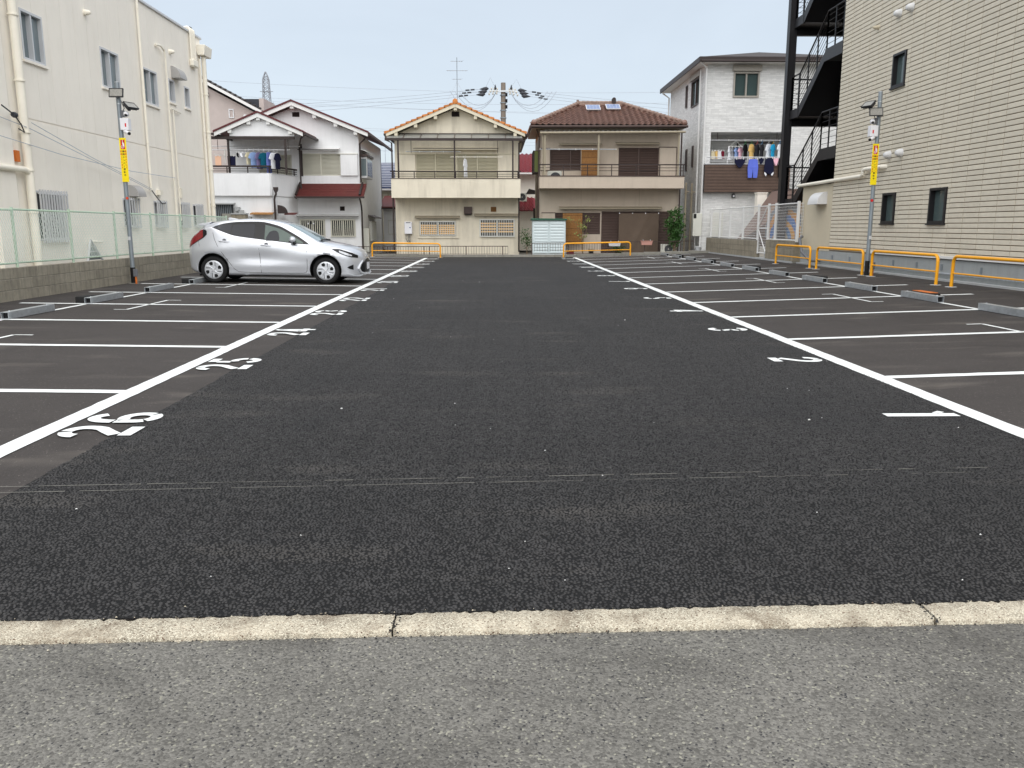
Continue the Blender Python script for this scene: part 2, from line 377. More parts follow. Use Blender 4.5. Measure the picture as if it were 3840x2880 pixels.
# new coarse asphalt in the aisle: dark bed with rolled stone chippings
AX0, AX1, AY0, AY1 = -2.46, 3.35, 2.72, 37.0
bed = MB().add([(AX0, kerb_y(AX0)+.072, .003), (AX1, kerb_y(AX1)+.072, .003), (AX1, AY1, .003), (AX0, AY1, .003)], [(0, 1, 2, 3)]).build('asphalt_bed', MAT['aisle_base'], lot)
def aggregate():
    T = .581
    me = bpy.data.meshes.new('asphalt_chippings'); vs = []
    nx = 10; ny = 58
    for j in range(ny):
        jx = random.gauss(0, .012)
        for i in range(nx):
            x, y = AX0 + T*(i+.5) + jx, AY0 + T*(j+.5)
            y += .0245*x*(1-j/ny)
            vs.append((x, y, .002))
    me.from_pydata(vs, [], [])
    o = bpy.data.objects.new('asphalt_chippings', me); COL.objects.link(o); o.parent = lot
    tag(o, kind='stuff')
    ng = bpy.data.node_groups.new('chippings', 'GeometryNodeTree'); N = ng.nodes; L = ng.links
    ng.interface.new_socket('Geometry', in_out='INPUT', socket_type='NodeSocketGeometry')
    ng.interface.new_socket('Geometry', in_out='OUTPUT', socket_type='NodeSocketGeometry')
    gi = N.new('NodeGroupInput'); go = N.new('NodeGroupOutput')
    gr = N.new('GeometryNodeMeshGrid'); gr.inputs[0].default_value = T; gr.inputs[1].default_value = T; gr.inputs[2].default_value = 2; gr.inputs[3].default_value = 2
    dp = N.new('GeometryNodeDistributePointsOnFaces'); dp.distribute_method = 'POISSON'; dp.inputs['Distance Min'].default_value = .0116; dp.inputs['Density Max'].default_value = 12000
    L.new(gr.outputs[0], dp.inputs[0])
    ico = N.new('GeometryNodeMeshIcoSphere'); ico.inputs[0].default_value = .0098; ico.inputs[1].default_value = 1
    sm = N.new('GeometryNodeSetShadeSmooth'); L.new(ico.outputs[0], sm.inputs[0])
    ip = N.new('GeometryNodeInstanceOnPoints'); L.new(dp.outputs[0], ip.inputs['Points']); L.new(sm.outputs[0], ip.inputs['Instance'])
    rv = N.new('FunctionNodeRandomValue'); rv.data_type = 'FLOAT_VECTOR'; rv.inputs[0].default_value = (.6, .6, .42); rv.inputs[1].default_value = (1.35, 1.1, .72); L.new(rv.outputs[0], ip.inputs['Scale'])
    rr = N.new('FunctionNodeRandomValue'); rr.data_type = 'FLOAT_VECTOR'; rr.inputs[0].default_value = (-.22, -.22, 0); rr.inputs[1].default_value = (.22, .22, 6.283); L.new(rr.outputs[0], ip.inputs['Rotation'])
    rl = N.new('GeometryNodeRealizeInstances'); L.new(ip.outputs[0], rl.inputs[0])
    st = N.new('GeometryNodeSetMaterial'); st.inputs['Material'].default_value = MAT['aggregate']; L.new(rl.outputs[0], st.inputs[0])
    gti = N.new('GeometryNodeGeometryToInstance'); L.new(st.outputs[0], gti.inputs[0])
    mp = N.new('GeometryNodeMeshToPoints'); L.new(gi.outputs[0], mp.inputs[0])
    ip2 = N.new('GeometryNodeInstanceOnPoints'); L.new(mp.outputs[0], ip2.inputs['Points']); L.new(gti.outputs[0], ip2.inputs['Instance'])
    ri = N.new('FunctionNodeRandomValue'); ri.data_type = 'INT'; ri.inputs[4].default_value = 0; ri.inputs[5].default_value = 3
    mm = N.new('ShaderNodeMath'); mm.operation = 'MULTIPLY'; mm.inputs[1].default_value = PI/2; L.new(ri.outputs[2], mm.inputs[0])
    cx = N.new('ShaderNodeCombineXYZ'); L.new(mm.outputs[0], cx.inputs[2]); L.new(cx.outputs[0], ip2.inputs['Rotation'])
    L.new(ip2.outputs[0], go.inputs[0])
    o.modifiers.new('chippings', 'NODES').node_group = ng
    o.data.materials.append(MAT['aggregate'])
aggregate()
# concrete edge stones between road and lot
ks = bpy.data.objects.new('edging_strip', None); COL.objects.link(ks); ORG['edging_strip'] = Vector((0, 0, 0)); tag(ks, kind='structure')
ang = math.atan(.0245); Lk = 1.86
for i in range(-8, 9):
    x0 = -.35 + Lk*i; n = 110; mb = MB(); rnd = random.Random(i+100)
    rows = [(-.074, -.03), (-.072, .001), (-.066, .005), (0, .006), (.066, .005), (.071, .001), (.073, -.03)]
    vs = []; 
    for k in range(n+1):
        x = x0 + .0035 + (Lk-.007)*k/n; cy = kerb_y(x); e_ = min(k, n-k); chip = max(0, rnd.gauss(.001, .005)) + (.012/(e_+1) if e_ < 5 else 0); chip2 = max(0, rnd.gauss(.001, .006)) + (.02/(e_+1) if e_ < 6 else 0)
        for q, (dy, z) in enumerate(rows):
            e = chip if q < 3 else (-chip2 if q > 3 else 0)
            vs.append((x, cy + dy + e + rnd.gauss(0, .0012), z + rnd.gauss(0, .0016)))
    m_ = len(rows); fs = [(k*m_+q, (k+1)*m_+q, (k+1)*m_+q+1, k*m_+q+1) for k in range(n) for q in range(m_-1)]
    fs += [tuple(range(m_)), tuple(n*m_+q for q in range(m_))]
    mb.add(vs, fs); mb.build('edging_stone', MAT['kerb_mat'], ks, smooth=True, angle=60)

# loose grit gathered along both edges of the strip
mb = MB(); md = MB(); rg = random.Random(77)
for i in range(1500):
    x = rg.uniform(-3.2, 3.4); e = rg.choice((-1, -1, 1)); y = kerb_y(x) + e*.072 + rg.gauss(0, .007)*(1 if rg.random() < .8 else 4); r = rg.choice((.0012, .0016, .002, .0028, .004)); z = -.010 if e < 0 else .004
    q = mb if rg.random() < .45 else md
    q.add([(x-r, y, z), (x, y-r*.8, z), (x+r*1.2, y+r*.2, z), (x, y+r*.9, z), (x+r*.1, y, z+r*1.1)], [(0, 1, 4), (1, 2, 4), (2, 3, 4), (3, 0, 4)])
for x0 in (-.35, 1.51):
    for i in range(60):
        x = x0+rg.gauss(0, .012); y = kerb_y(x)+rg.uniform(-.085, .07); r = rg.choice((.002, .003, .005)); md.add([(x-r, y, .004), (x, y-r*.8, .004), (x+r*1.2, y+r*.2, .004), (x, y+r*.9, .004), (x+r*.1, y, .005+r)], [(0, 1, 4), (1, 2, 4), (2, 3, 4), (3, 0, 4)])
tag(mb.build('loose_grit', MAT['kerb_mat'], ks), kind='stuff'); tag(md.build('loose_grit', MAT['aggregate'], ks), kind='stuff')

# ------------------------------------------------------------------ painted markings
LZ = .0055
RY = [4.78, 7.24, 9.78, 12.25, 14.65, 17.05, 19.48, 21.88, 24.30, 26.72, 29.15, 31.60, 34.05, 36.45]
LY = [4.22, 6.71, 9.28, 11.70, 14.11, 16.54, 18.97, 21.40, 23.82, 26.25, 28.68, 31.10, 33.52, 35.95]
def strip(name, x0, x1, y0, y1, w, jit=.003, z=LZ, mat='paint_white', n=None):
    d = Vector((x1-x0, y1-y0, 0)); ln = d.length; d.normalize(); p = Vector((-d.y, d.x, 0)); n = n or max(2, int(ln/.12)); vs = []
    for k in range(n+1):
        c = Vector((x0, y0, 0)) + d*ln*k/n
        for s in (-1, 1):
            q = c + p*s*(w/2 + random.gauss(0, jit)); vs.append((q.x, q.y, zg(q.x)+z))
    return MB().add(vs, [(2*k, 2*k+1, 2*k+3, 2*k+2) for k in range(n)]).build(name, MAT[mat], lot)
XLn, XRn = -2.97, 3.43
strip('edge_line', XLn, XLn, 2.9, 36.0, .15, .002)
strip('edge_line', XRn, XRn, 2.95, 36.5, .15, .002)
for y in LY: strip('divider_line', XLn-.08, -8.02, y, y+.06, .125, .003)
for y in RY: strip('divider_line', XRn+.08, 8.5, y, y+.02, .125, .003)
XWL, XWR = -6.88, 7.24
for k in range(len(LY)-1): strip('stop_line', XWL, XWL, LY[k]+1.3, LY[k+1]-.06, .08)
for k in range(len(RY)-1): strip('stop_line', XWR, XWR, RY[k]+.06, RY[k+1]-1.27, .08)
for k in range(2, 14, 2):
    strip('tick_line', -5.85, -5.85, LY[k]-.85, LY[k]+.85, .05); strip('tick_cap', -5.85, -5.62, LY[k]+.85, LY[k]+.85, .05); strip('tick_cap', -6.05, -5.85, LY[k]-.85, LY[k]-.85, .05)
    strip('tick_line', 6.32, 6.32, RY[k]-.8, RY[k]+.85, .05); strip('tick_cap', 6.12, 6.32, RY[k]+.85, RY[k]+.85, .05); strip('tick_cap', 6.32, 6.52, RY[k]-.8, RY[k]-.8, .05)
rc = random.Random(3)
for ya, yb, w_ in ((4.16, 4.44, .0042), (4.06, 4.36, .0034)):      # snapped chalk guide, worn into dashes
    x = -2.62
    while x < 3.35:
        ln = rc.uniform(.05, .7)*(1 if x < .6 else .5); f0 = (x+2.62)/5.97; f1 = min(1, (x+ln+2.62)/5.97)
        strip('chalk_line', x, x+ln, ya+(yb-ya)*f0, ya+(yb-ya)*f1, w_*rc.uniform(.6, 1.2), .0007, z=.0105, mat='conc'); x += ln+rc.uniform(.01, .10)*(1 if x < .4 else 4)
# stencilled bay numbers
def el(cx, cy, rx, ry, a0, a1, n=10): return [(cx + rx*math.cos(math.radians(a0+(a1-a0)*i/n)), cy + ry*math.sin(math.radians(a0+(a1-a0)*i/n))) for i in range(n+1)]
DIG = {
 '0': [el(.16,.275,.11,.225,102,258), el(.16,.275,.11,.225,-78,78)],
 '1': [[(.17,0),(.17,.55)], [(.115,.46),(.075,.43)]],
 '2': [el(.16,.395,.11,.105,182,100,6), el(.16,.395,.11,.105,88,0)+[(.262,.345),(.235,.285),(.15,.205),(.075,.125)], [(.045,.05),(.28,.05)]],
 '3': [el(.15,.405,.11,.095,165,10), el(.15,.405,.105,.09,-5,-75)+el(.15,.16,.11,.115,70,10)[1:], el(.15,.16,.115,.11,-8,-165)],
 '4': [[(.20,0),(.20,.09)], [(.20,.19),(.20,.55)], [(.165,.5),(.055,.19)], [(.02,.14),(.30,.14)]],
 '5': [[(.075,.5),(.27,.5)], [(.085,.445),(.075,.30)], el(.155,.165,.112,.118,118,5), el(.155,.165,.112,.115,-10,-160)],
 '6': [el(.165,.34,.115,.165,40,168)+[(.048,.32)], [(.048,.302),(.048,.19)]+el(.16,.16,.112,.11,170,212,4), el(.16,.16,.112,.11,220,318), el(.16,.165,.112,.115,-34,132)],
 '7': [[(.045,.5),(.275,.5)], [(.262,.445),(.19,.25),(.14,0)]],
 '8': [el(.16,.41,.098,.09,100,255), el(.16,.41,.098,.09,-75,80), el(.16,.155,.112,.11,105,262), el(.16,.155,.112,.11,-82,75)],
 '9': [el(.16,.19,.112,.14,230,350)+[(.272,.24)], [(.272,.265),(.272,.36)]+el(.16,.39,.112,.11,-10,25,4), el(.16,.39,.112,.11,35,105), el(.16,.385,.112,.115,118,305)]}
def number(txt, place):
    mb = MB(); W = .40; x = -(W*len(txt)-.08)/2
    for ch in txt:
        for pl in DIG[ch]:
            m_ = len(pl); vs = []
            for i, (a, b) in enumerate(pl):
                p0, p1 = Vector(pl[max(i-1, 0)]), Vector(pl[min(i+1, m_-1)]); d = (p1-p0).normalized(); nn = Vector((-d.y, d.x))*(.047 if m_ < 4 else .044)
                for s in (-1, 1): vs.append(place(x + a + nn.x*s, b + nn.y*s))
            mb.add(vs, [(2*i, 2*i+1, 2*i+3, 2*i+2) for i in range(m_-1)])
        x += W
    return mb.build('bay_number', MAT['paint_white'], lot)
for k in range(13):
    cy = (LY[k]+LY[k+1])/2 + .08; number(str(26-k), lambda a, b, cy=cy: (-2.35 - b*.93, cy + a, .0112))
    cy = (RY[k]+RY[k+1])/2 - .28; number(str(1+k), lambda a, b, cy=cy: (2.77 + b*.95, cy - a, .0112))
# stray paint crumbs and pale chips on the new surface
mb = MB(); rn = random.Random(5)
for i in range(50):
    y = 2.9 + 20*rn.random()**1.7; x = rn.uniform(-2.3, 3.3)*min(1, .35+y/6); r = rn.choice([.002, .0025, .003, .003, .004, .007])
    mb.tube([(x-r, y, .012), (x, y+r*.3, .014), (x+r*1.2, y+r*.4, .012)], [r*.5, r*.7, r*.35], 5)
o = mb.build('paint_crumbs', MAT['white_paint2'], lot); tag(o, kind='stuff')

# ------------------------------------------------------------------ wheel stops
def wheel_stop(x, y0, y1, lab, boxside, orange):
    z = zg(x); t = thing('wheel_stop', lab, 'wheel stop', (x, y0, z), 'steel wheel stops in the parking bays')
    w, h, e = .055, .105, .008; mb = MB()
    out = [(-w, .006), (w, .006), (w, h), (-w, h)]; inn = [(-w+e, .006+e), (w-e, .006+e), (w-e, h-e), (-w+e, h-e)]
    vs = [(x+a, y, z+b) for y in (y0, y1) for a, b in out+inn]
    fs = []
    for i in range(4):
        j = (i+1) % 4; fs += [(i, j, 8+j, 8+i), (4+i, 12+i, 12+j, 4+j), (i, 4+i, 4+j, j), (8+i, 8+j, 12+j, 12+i)]
    mb.add(vs, fs); mb.build('square_tube', MAT['galv'], t)
    box('hollow_shade', MAT['dark'], t, x-w+e, x+w-e, y0+.05, y0+.06, z+.015, z+h-e)  # dark sheets inside the open tube stand in for its shaded hollow
    box('hollow_shade', MAT['dark'], t, x-w+e, x+w-e, y1-.06, y1-.05, z+.015, z+h-e)
    for yy in (y0+.12, y1-.12): MB().lathe([(0, .012), (.011, .012), (.013, 0)], (x, yy, z+h), (0, 0, 1), 6).build('bolt_head', MAT['galv'], t)
    if boxside:
        s = boxside; xa, xb = x+s*.07, x+s*.26; ya, yb = (y0+.1, y0+.5) if s < 0 else (y1-.75, y1-.1)
        b = box('sensor_box', MAT['black_rubber'], t, min(xa, xb), max(xa, xb), ya, yb, z, z+.115, bevel=.012)
        if orange: box('orange_lid', MAT['orange_plastic'], b, min(xa, xb)+.02, max(xa, xb)-.02, ya+.05, yb-.02, z+.116, z+.124)
ORD = ['first', 'second', 'third', 'fourth', 'fifth', 'sixth', 'seventh', 'eighth', 'ninth', 'tenth', 'eleventh', 'twelfth', 'thirteenth']
for k in range(2, 13):
    wheel_stop(XWL, LY[k]+.04, LY[k]+1.28, 'galvanised wheel stop behind the rear wheel of the silver car' if k == 6 else '%s galvanised wheel stop from the near end of the left row' % ORD[k-2], -1 if k % 2 == 0 else 0, False)
for k in range(1, 14):
    wheel_stop(XWR, RY[k]-1.26, RY[k]-.02, '%s galvanised wheel stop from the near end of the right row' % ORD[k-1], 0 if k % 2 else 1, k == 4)

# ------------------------------------------------------------------ orange guard rails
def guard_rail(p0, p1, lab, h=.60):
    p0, p1 = Vector(p0), Vector(p1); d = (p1-p0).normalized(); ln = (p1-p0).length
    t = thing('guard_rail', lab, 'guard rail', tuple((p0+p1)/2), 'orange tube guard rails around the lot'); z0, z1 = p0.z, p1.z
    f = lambda s, z: p0 + d*s + Vector((0, 0, z))
    R = .13; pts = [f(0, 0), f(0, .2)] + [f(R-R*math.cos(a), h-R+R*math.sin(a)) for a in [PI/2*i/6 for i in range(7)]]
    pts += [f(ln-R+R*math.sin(a), h-R+R*math.cos(a)) for a in [PI/2*i/6 for i in range(7)]] + [f(ln, .2), f(ln, 0)]
    MB().tube(pts, .032, 12).build('hoop', MAT['orange_paint'], t, smooth=True)
    MB().tube([f(.03, .27), f(ln-.03, .27)], .018, 10).build('lower_bar', MAT['orange_paint'], t, smooth=True)
    for s in (0, ln):
        q = f(s, 0); MB().lathe([(0, .008), (.10, .008), (.115, 0)], q, (0, 0, 1), 14).build('base_collar', MAT['conc_light'], t)
XG = 8.98; zr = zg(XG)
for a, b, l in ((23.79, 26.71, 'orange hooped guard rail at the corner of the block wall, shortest looking'), (20.33, 23.29, 'orange hooped guard rail between the corner rail and the lamp post'), (16.85, 19.83, 'orange hooped guard rail just on the near side of the right lamp post'), (13.25, 16.27, 'orange hooped guard rail cut off by the right edge of the picture')):
    guard_rail((XG, b, zr), (XG, a, zr), l)
guard_rail((-5.40, 36.9, .03), (-2.40, 36.55, .0), 'orange hooped guard rail at the back of the lot beside the silver car')
guard_rail((2.98, 36.75, .0), (5.95, 37.0, .06), 'orange hooped guard rail at the back of the lot before the brown tiled house')

# ------------------------------------------------------------------ lamp and camera posts
def text_part(par, body, x, y, z, size, mat, gap=1.0):   # vertical line of characters facing -Y
    for i, ch in enumerate(body):
        c = bpy.data.curves.new('char', 'FONT'); c.body = ch; c.size = size; c.align_x = 'CENTER'; c.align_y = 'CENTER'; c.offset = size*.018; c.resolution_u = 2
        o = bpy.data.objects.new('char_tmp', c); COL.objects.link(o); o.matrix_world = Matrix.Translation((x, y, z - i*size*gap)) @ Matrix.Rotation(PI/2 if ch != 'ー' else PI/2, 4, 'X') @ (Matrix.Rotation(PI/2, 4, 'Z') if ch == 'ー' else Matrix())
        bpy.context.view_layer.update(); dg = bpy.context.evaluated_depsgraph_get()
        me = bpy.data.meshes.new_from_object(o.evaluated_get(dg)); me.transform(Matrix.Translation(-org(par)) @ o.matrix_world); me.materials.clear(); me.materials.append(mat)
        bpy.data.objects.remove(o); bpy.data.curves.remove(c)
        link(bpy.data.objects.new('letter', me), par)
def floodlight(t, c, yaw, tilt, w=.30, h=.19):
    Mx = Matrix.Translation(c) @ Matrix.Rotation(yaw, 4, 'Z') @ Matrix.Rotation(tilt, 4, 'X')
    def tr(mb): mb.v = [tuple(Mx @ Vector(v)) for v in mb.v]; return mb
    mb = MB().box(-w/2, w/2, 0, .03, -h/2, h/2)
    for i in range(9):
        x = -w*.42 + w*.84*i/8; mb.box(x-.004, x+.004, .03, .07, -h*.38, h*.38)
    b = tr(mb).build('floodlight', MAT['lamp_body'], t)
    fr = MB()
    for q in ((-w/2, w/2, h/2-.014, h/2), (-w/2, w/2, -h/2, -h/2+.014), (-w/2, -w/2+.014, -h/2, h/2), (w/2-.014, w/2, -h/2, h/2)): fr.box(q[0], q[1], -.012, 0, q[2], q[3])
    tr(fr).build('bezel', MAT['black_steel'], b)
    tr(MB().box(-w/2+.014, w/2-.014, -.006, 0, -h/2+.014, h/2-.014)).build('lens', MAT['lamp_face'], b)
    tr(MB().box(-.03, .03, .03, .13, -.03, .03)).build('bracket', MAT['lamp_body'], b)
def lamp_post(x, y, z0, s, lab):                   # s = +1: fittings hang to the right of the post
    t = thing('lamp_post', lab, 'lamp post', (x, y, z0), 'camera lamp posts'); P = lambda dx, dy, z: (x+dx, y+dy, z)
    MB().tube([P(0, 0, z0), P(0, 0, 4.42)], .047, 16).build('pole', MAT['galv_pole'], t, smooth=True)
    MB().lathe([(.049, 0), (.05, .02), (0, .03)], P(0, 0, 4.40), (0, 0, 1), 16).build('pole_cap', MAT['galv'], t)
    MB().tube([P(0, 0, z0), P(0, 0, z0+.36)], .053, 16).build('base_sleeve', MAT['black_rubber'], t, smooth=True)
    MB().lathe([(.12, 0), (.12, .01), (0, .012)], P(0, 0, z0), (0, 0, 1), 18).build('footing', MAT['conc'], t)
    for z in (4.18, 3.95, 3.02, 2.5): MB().lathe([(.048, 0), (.052, 0), (.052, .022), (.048, .022)], P(0, 0, z), (0, 0, 1), 16).build('band', MAT['galv'], t)
    if s > 0:
        floodlight(t, P(.02, -.14, 4.175), 0, math.radians(-14)); floodlight(t, P(.27, -.02, 3.93), math.radians(66), math.radians(-48))
    else:
        floodlight(t, P(-.13, -.14, 3.95), math.radians(-8), math.radians(-14)); floodlight(t, P(-.28, -.02, 4.14), math.radians(-66), math.radians(-48))
    box('junction_box', MAT['pvc_grey'], t, *sorted((x+s*.05, x+s*.115)), y-.06, y+.02, 3.68, 3.82, bevel=.006)
    dm = MB().lathe([(.0, .075), (.035, .07), (.055, .045), (.06, 0), (.05, -.03), (0, -.035)], P(s*.155, -.03, 3.74), (s*.3, -.8, .2), 14).build('dome_camera', MAT['white_gloss'], t, smooth=True)
    MB().lathe([(0, .02), (.03, .012), (.036, -.012)], P(s*.17, -.085, 3.715), (s*.2, -.9, -.4), 12).build('camera_lens', MAT['black_steel'], dm, smooth=True)
    cb = box('control_box', MAT['white_gloss'], t, *sorted((x+s*.03, x+s*.21)), y-.10, y+.06, 3.40, 3.65, bevel=.008)
    box('red_mark', MAT['sign_red'], cb, *sorted((x+s*.135, x+s*.165)), y-.103, y-.1005, 3.47, 3.545)
    d = Vector((s*.75, -.55, -.35)).normalized(); c0 = Vector(P(s*.10, -.05, 3.385))
    bc = MB().tube([c0, c0+d*.17], .036, 12).build('bullet_camera', MAT['white_gloss'], t, smooth=True)
    MB().tube([c0+d*.165, c0+d*.19], .033, 12).build('camera_lens', MAT['black_steel'], bc, smooth=True)
    MB().tube([P(s*.05, 0, 3.42), P(s*.08, -.02, 3.36), c0+d*.05], .012, 6).build('camera_arm', MAT['white_gloss'], t)
    MB().tube([P(.03, .04, 4.05), P(s*.06, .05, 3.95), P(s*.09, .05, 3.88), P(s*.06, .03, 3.8)], .008, 6).build('cable', MAT['black_rubber'], t)
    # hanging warning sign
    a0, a1 = sorted((x-s*.035, x+s*.115)); sy = y-.062
    sg = box('warning_sign', MAT['sign_yellow'], t, a0, a1, sy-.004, sy, 2.30, 3.24); ym = (a0+a1)/2; W = a1-a0
    box('red_square', MAT['sign_red'], sg, a0+.03, a1-.03, sy-.0055, sy-.0045, 3.00, 3.20)
    mb = MB(); ic = (ym, 3.08)                      # white pictogram: hand over a ring
    for r0, r1 in ((.026, .034), (.008, .014)):
        n = 16; vs = [(ic[0]+r*math.cos(2*PI*k/n)-.008, sy-.0065, ic[1]-.03+r*math.sin(2*PI*k/n)) for r in (r0, r1) for k in range(n)]
        mb.add(vs, [(k, (k+1) % n, n+(k+1) % n, n+k) for k in range(n)])
    mb.add([(ic[0]+q[0], sy-.0062, ic[1]+q[1]) for q in ((-.006, .115), (.004, .115), (.006, .07), (.03, .045), (.034, -.02), (.022, -.045), (.012, -.02), (-.012, .03))], [tuple(range(8))])
    mb.build('pictogram', MAT['white_gloss'], sg)
    sz = .060
    text_part(sg, '監視カメラにて', ym+.045, sy-.006, 2.95, sz*.75, MAT['text_red'], 1.28)
    text_part(sg, '車両ナンバー認識中', ym, sy-.006, 2.95, sz*.80, MAT['text_black'], 1.32)
    text_part(sg, '録画しています', ym-.045, sy-.006, 2.95, sz*.75, MAT['text_red'], 1.28)
    if s < 0: MB().lathe([(0, 0), (.035, 0), (.035, .003), (0, .003)], P(-.03, -.048, 1.94), (0, -1, 0), 14).build('round_sticker', MAT['sign_red'], t)
    else: MB().lathe([(0, 0), (.03, 0), (.03, .003), (0, .003)], P(.03, -.046, 1.95), (0, -1, 0), 14).build('round_sticker', MAT['text_red'], t)
    box('number_plate', MAT['alu'], t, x-.03, x+.03, y-.052, y-.048, 1.03, 1.11)
    box('ground_box', MAT['pvc_grey'], t, *sorted((x+.06, x+.14)), y-.14, y-.06, z0+.16, z0+.33, bevel=.006)
    MB().tube([P(.10, -.10, z0), P(.10, -.10, z0+.17)], .022, 8).build('orange_conduit', MAT['orange_plastic'], t)
lamp_post(-8.21, 19.1, zg(-8.21), 1, 'tall grey post with lamps, cameras and yellow sign before the cream building')
lamp_post(8.98, 20.08, zg(8.98), -1, 'tall grey post with lamps, cameras and yellow sign before the beige tiled building')
# ------------------------------------------------------------------ block wall and chain-link fence on the left
XW = -8.35
t = thing('block_wall', 'low weathered concrete block wall under the green wire fence', 'wall', (XW-.06, 20, .05))
box('mortar_core', MAT['conc'], t, XW-.112, XW-.008, 9.6, 29.6, -.1, .622)
me = MB().box(-.06, .06, -.1965, .1965, -.0925, .0925).mesh('concrete_block', bevel=.006); me.materials.append(MAT['block'])
for c in range(3):
    n = 0; y = 11.0 + (.2 if c % 2 else 0)
    while y < 29.5:
        piece('concrete_block', me, t, (XW-.06+random.gauss(0, .0012), y+.2, .152+.1905*c), rot=(0, 0, random.gauss(0, .002))); y += .402
t = thing('chain_link_fence', 'pale green chain-link fence on top of the low block wall', 'fence', (XW-.06, 20, .62)); XF = XW-.06
fy = [12.95, 14.90, 16.87, 18.83, 20.80, 22.74, 24.68, 26.62]
for y in fy: MB().tube([(XF, y, .60), (XF, y, 1.665)], .024, 10).build('post', MAT['fence_green'], t, smooth=True)
for a, b in zip(fy[:-1], fy[1:]):
    MB().tube([(XF, a+.02, 1.625), (XF, b-.02, 1.615)], .019, 8).build('top_rail', MAT['fence_green'], t, smooth=True)
    MB().tube([(XF, a+.02, .705), (XF, b-.02, .70)], .015, 8).build('bottom_rail', MAT['fence_green'], t, smooth=True)
for a, b in zip(fy[:-1], fy[1:]):
    for k in range(6):
        y = a + (b-a)*(k+.5)/6
        MB().tube([(XF-.001, y, .69), (XF-.004, y, .74)], .004, 4).build('tie_wire', MAT['fence_green'], t)
mb = MB(); z0, z1 = .71, 1.61; H = z1-z0; y0, y1 = fy[0], fy[-1]; r = .0033; tl = .62
y = y0 - H*tl
while y < y1:
    for sgn in (1, -1):
        a, b = (y, z0), (y+H*tl, z1)
        if sgn < 0: a, b = (y, z1), (y+H*tl, z0)
        (ya, za), (yb, zb) = a, b
        if ya < y0: f = (y0-ya)/(yb-ya); za += (zb-za)*f; ya = y0
        if yb > y1: f = (y1-ya)/(yb-ya); zb = za+(zb-za)*f; yb = y1
        if yb-ya > .01: mb.tube([(XF+.018+sgn*.003, ya, za), (XF+.018+sgn*.003, yb, zb)], r, 4, cap=False)
    y += .068
o = mb.build('wire_mesh', MAT['wire_green'], t); tag(o, kind='stuff')

# ------------------------------------------------------------------ cream building on the left
XL = -9.70; pE = Plane('E', XL)
L = thing('cream_building', 'two-storey cream panelled building with drainpipes and barred ground-floor windows', 'building', (XL, 23, 0))
upw = [(18.22, 19.08, 4.72, 5.72, 2), (21.72, 22.74, 4.73, 5.68, 2), (24.23, 25.2, 4.70, 5.66, 2), (26.08, 26.53, 4.99, 5.66, 1), (27.33, 27.78, 4.99, 5.64, 1)]
low = [(18.12, 19.2, 1.03, 2.08, 2), (22.3, 23.06, 1.33, 2.06, 2), (24.29, 24.95, 1.33, 2.05, 2), (26.19, 26.79, 1.33, 2.05, 1), (27.38, 28.0, 1.33, 2.03, 1)]
holes = [h[:4] for h in upw+low]
box('core_wall', MAT['cream_wall'], L, XL-9, XL-.45, 9, 29.0, 0, 7.36)
mb = MB()                                            # thin backing behind panel joints
for c in cells(9, 29.06, 0, 7.36, [(h[0]-.001, h[1]+.001, h[2]-.001, h[3]+.001) for h in holes]): pE.box(mb, c[0], c[1], -.1, -.014, c[2], c[3])
for h in holes:                                      # reveals
    pE.box(mb, h[0]-.02, h[0], -.44, -.016, h[2], h[3]); pE.box(mb, h[1], h[1]+.02, -.44, -.016, h[2], h[3])
    pE.box(mb, h[0], h[1], -.44, -.016, h[3], h[3]+.02); pE.box(mb, h[0], h[1], -.44, -.016, h[2]-.02, h[2])
mb.build('backing', MAT['cream_wall'], L)
PW = .607; y = 9.0; g = .0035
edges = []
while y < 29.0: edges.append(y); y += PW
edges.append(29.08)
for a, b in zip(edges[:-1], edges[1:]):
    for z0, z1 in ((.02, 3.505), (3.545, 7.36)):
        hs = [h for h in holes if h[1] > a and h[0] < b and h[3] > z0 and h[2] < z1]
        cl = sorted(cells(a+g, b-g, z0, z1, hs), key=lambda c: c[2]); runs = []
        for c in cl:                                   # a window as wide as the panel splits it in two
            if runs and c[2] <= max(q[3] for q in runs[-1])+1e-6: runs[-1].append(c)
            else: runs.append([c])
        for rr in runs:
            mb = MB()
            for c in rr: pE.box(mb, c[0], c[1], -.014, 0, c[2], c[3])
            mb.build('wall_panel', MAT['cream_wall'], L)
pE.b('parapet_cap', MAT['alu'], L, 9, 29.14, -.3, .05, 7.36, 7.43, bevel=.008)
pE.b('end_wall', MAT['cream_wall'], L, 29.0, 29.09, -9, -.1, 0, 7.36)
for (a0, a1, z0, z1, n) in upw:
    f = window(pE, L, a0, a1, z0, z1, MAT['alu'], MAT['glass_sky'], n, fw=.05, rec=.12, proud=.015)
    pE.b('sill', MAT['cream_wall'], f, a0-.04, a1+.04, 0, .05, z0-.05, z0-.002)
    if a0 < 18.5: pE.b('roller_blind', MAT['shut_white'], f, a0+.06, a1-.06, -.16, -.15, z0+.38, z1-.05)
for i, (a0, a1, z0, z1, n) in enumerate(low):
    f = window(pE, L, a0, a1, z0, z1, MAT['alu'], MAT['glass_dark'], n, fw=.045, rec=.12, proud=.01)
    grille(pE, L, a0-.04, a1+.10, z0-.04, z1+.02, 11 if i == 0 else 6, MAT['alu'], d=.10, bw=.042, rails=(.06, .93))
def pipe(par, mat, pts, r, n=10, clips=(), ax=(0, 0, 1), name='drainpipe'):
    o = MB().tube(pts, r, n).build(name, MAT[mat], par, smooth=True)
    for c in clips: MB().lathe([(r, 0), (r*1.25, 0), (r*1.25, .03), (r, .03)], c, ax, n).build('pipe_clip', MAT[mat], o)
    return o
P = lambda y, d, z: (XL+d, y, z)
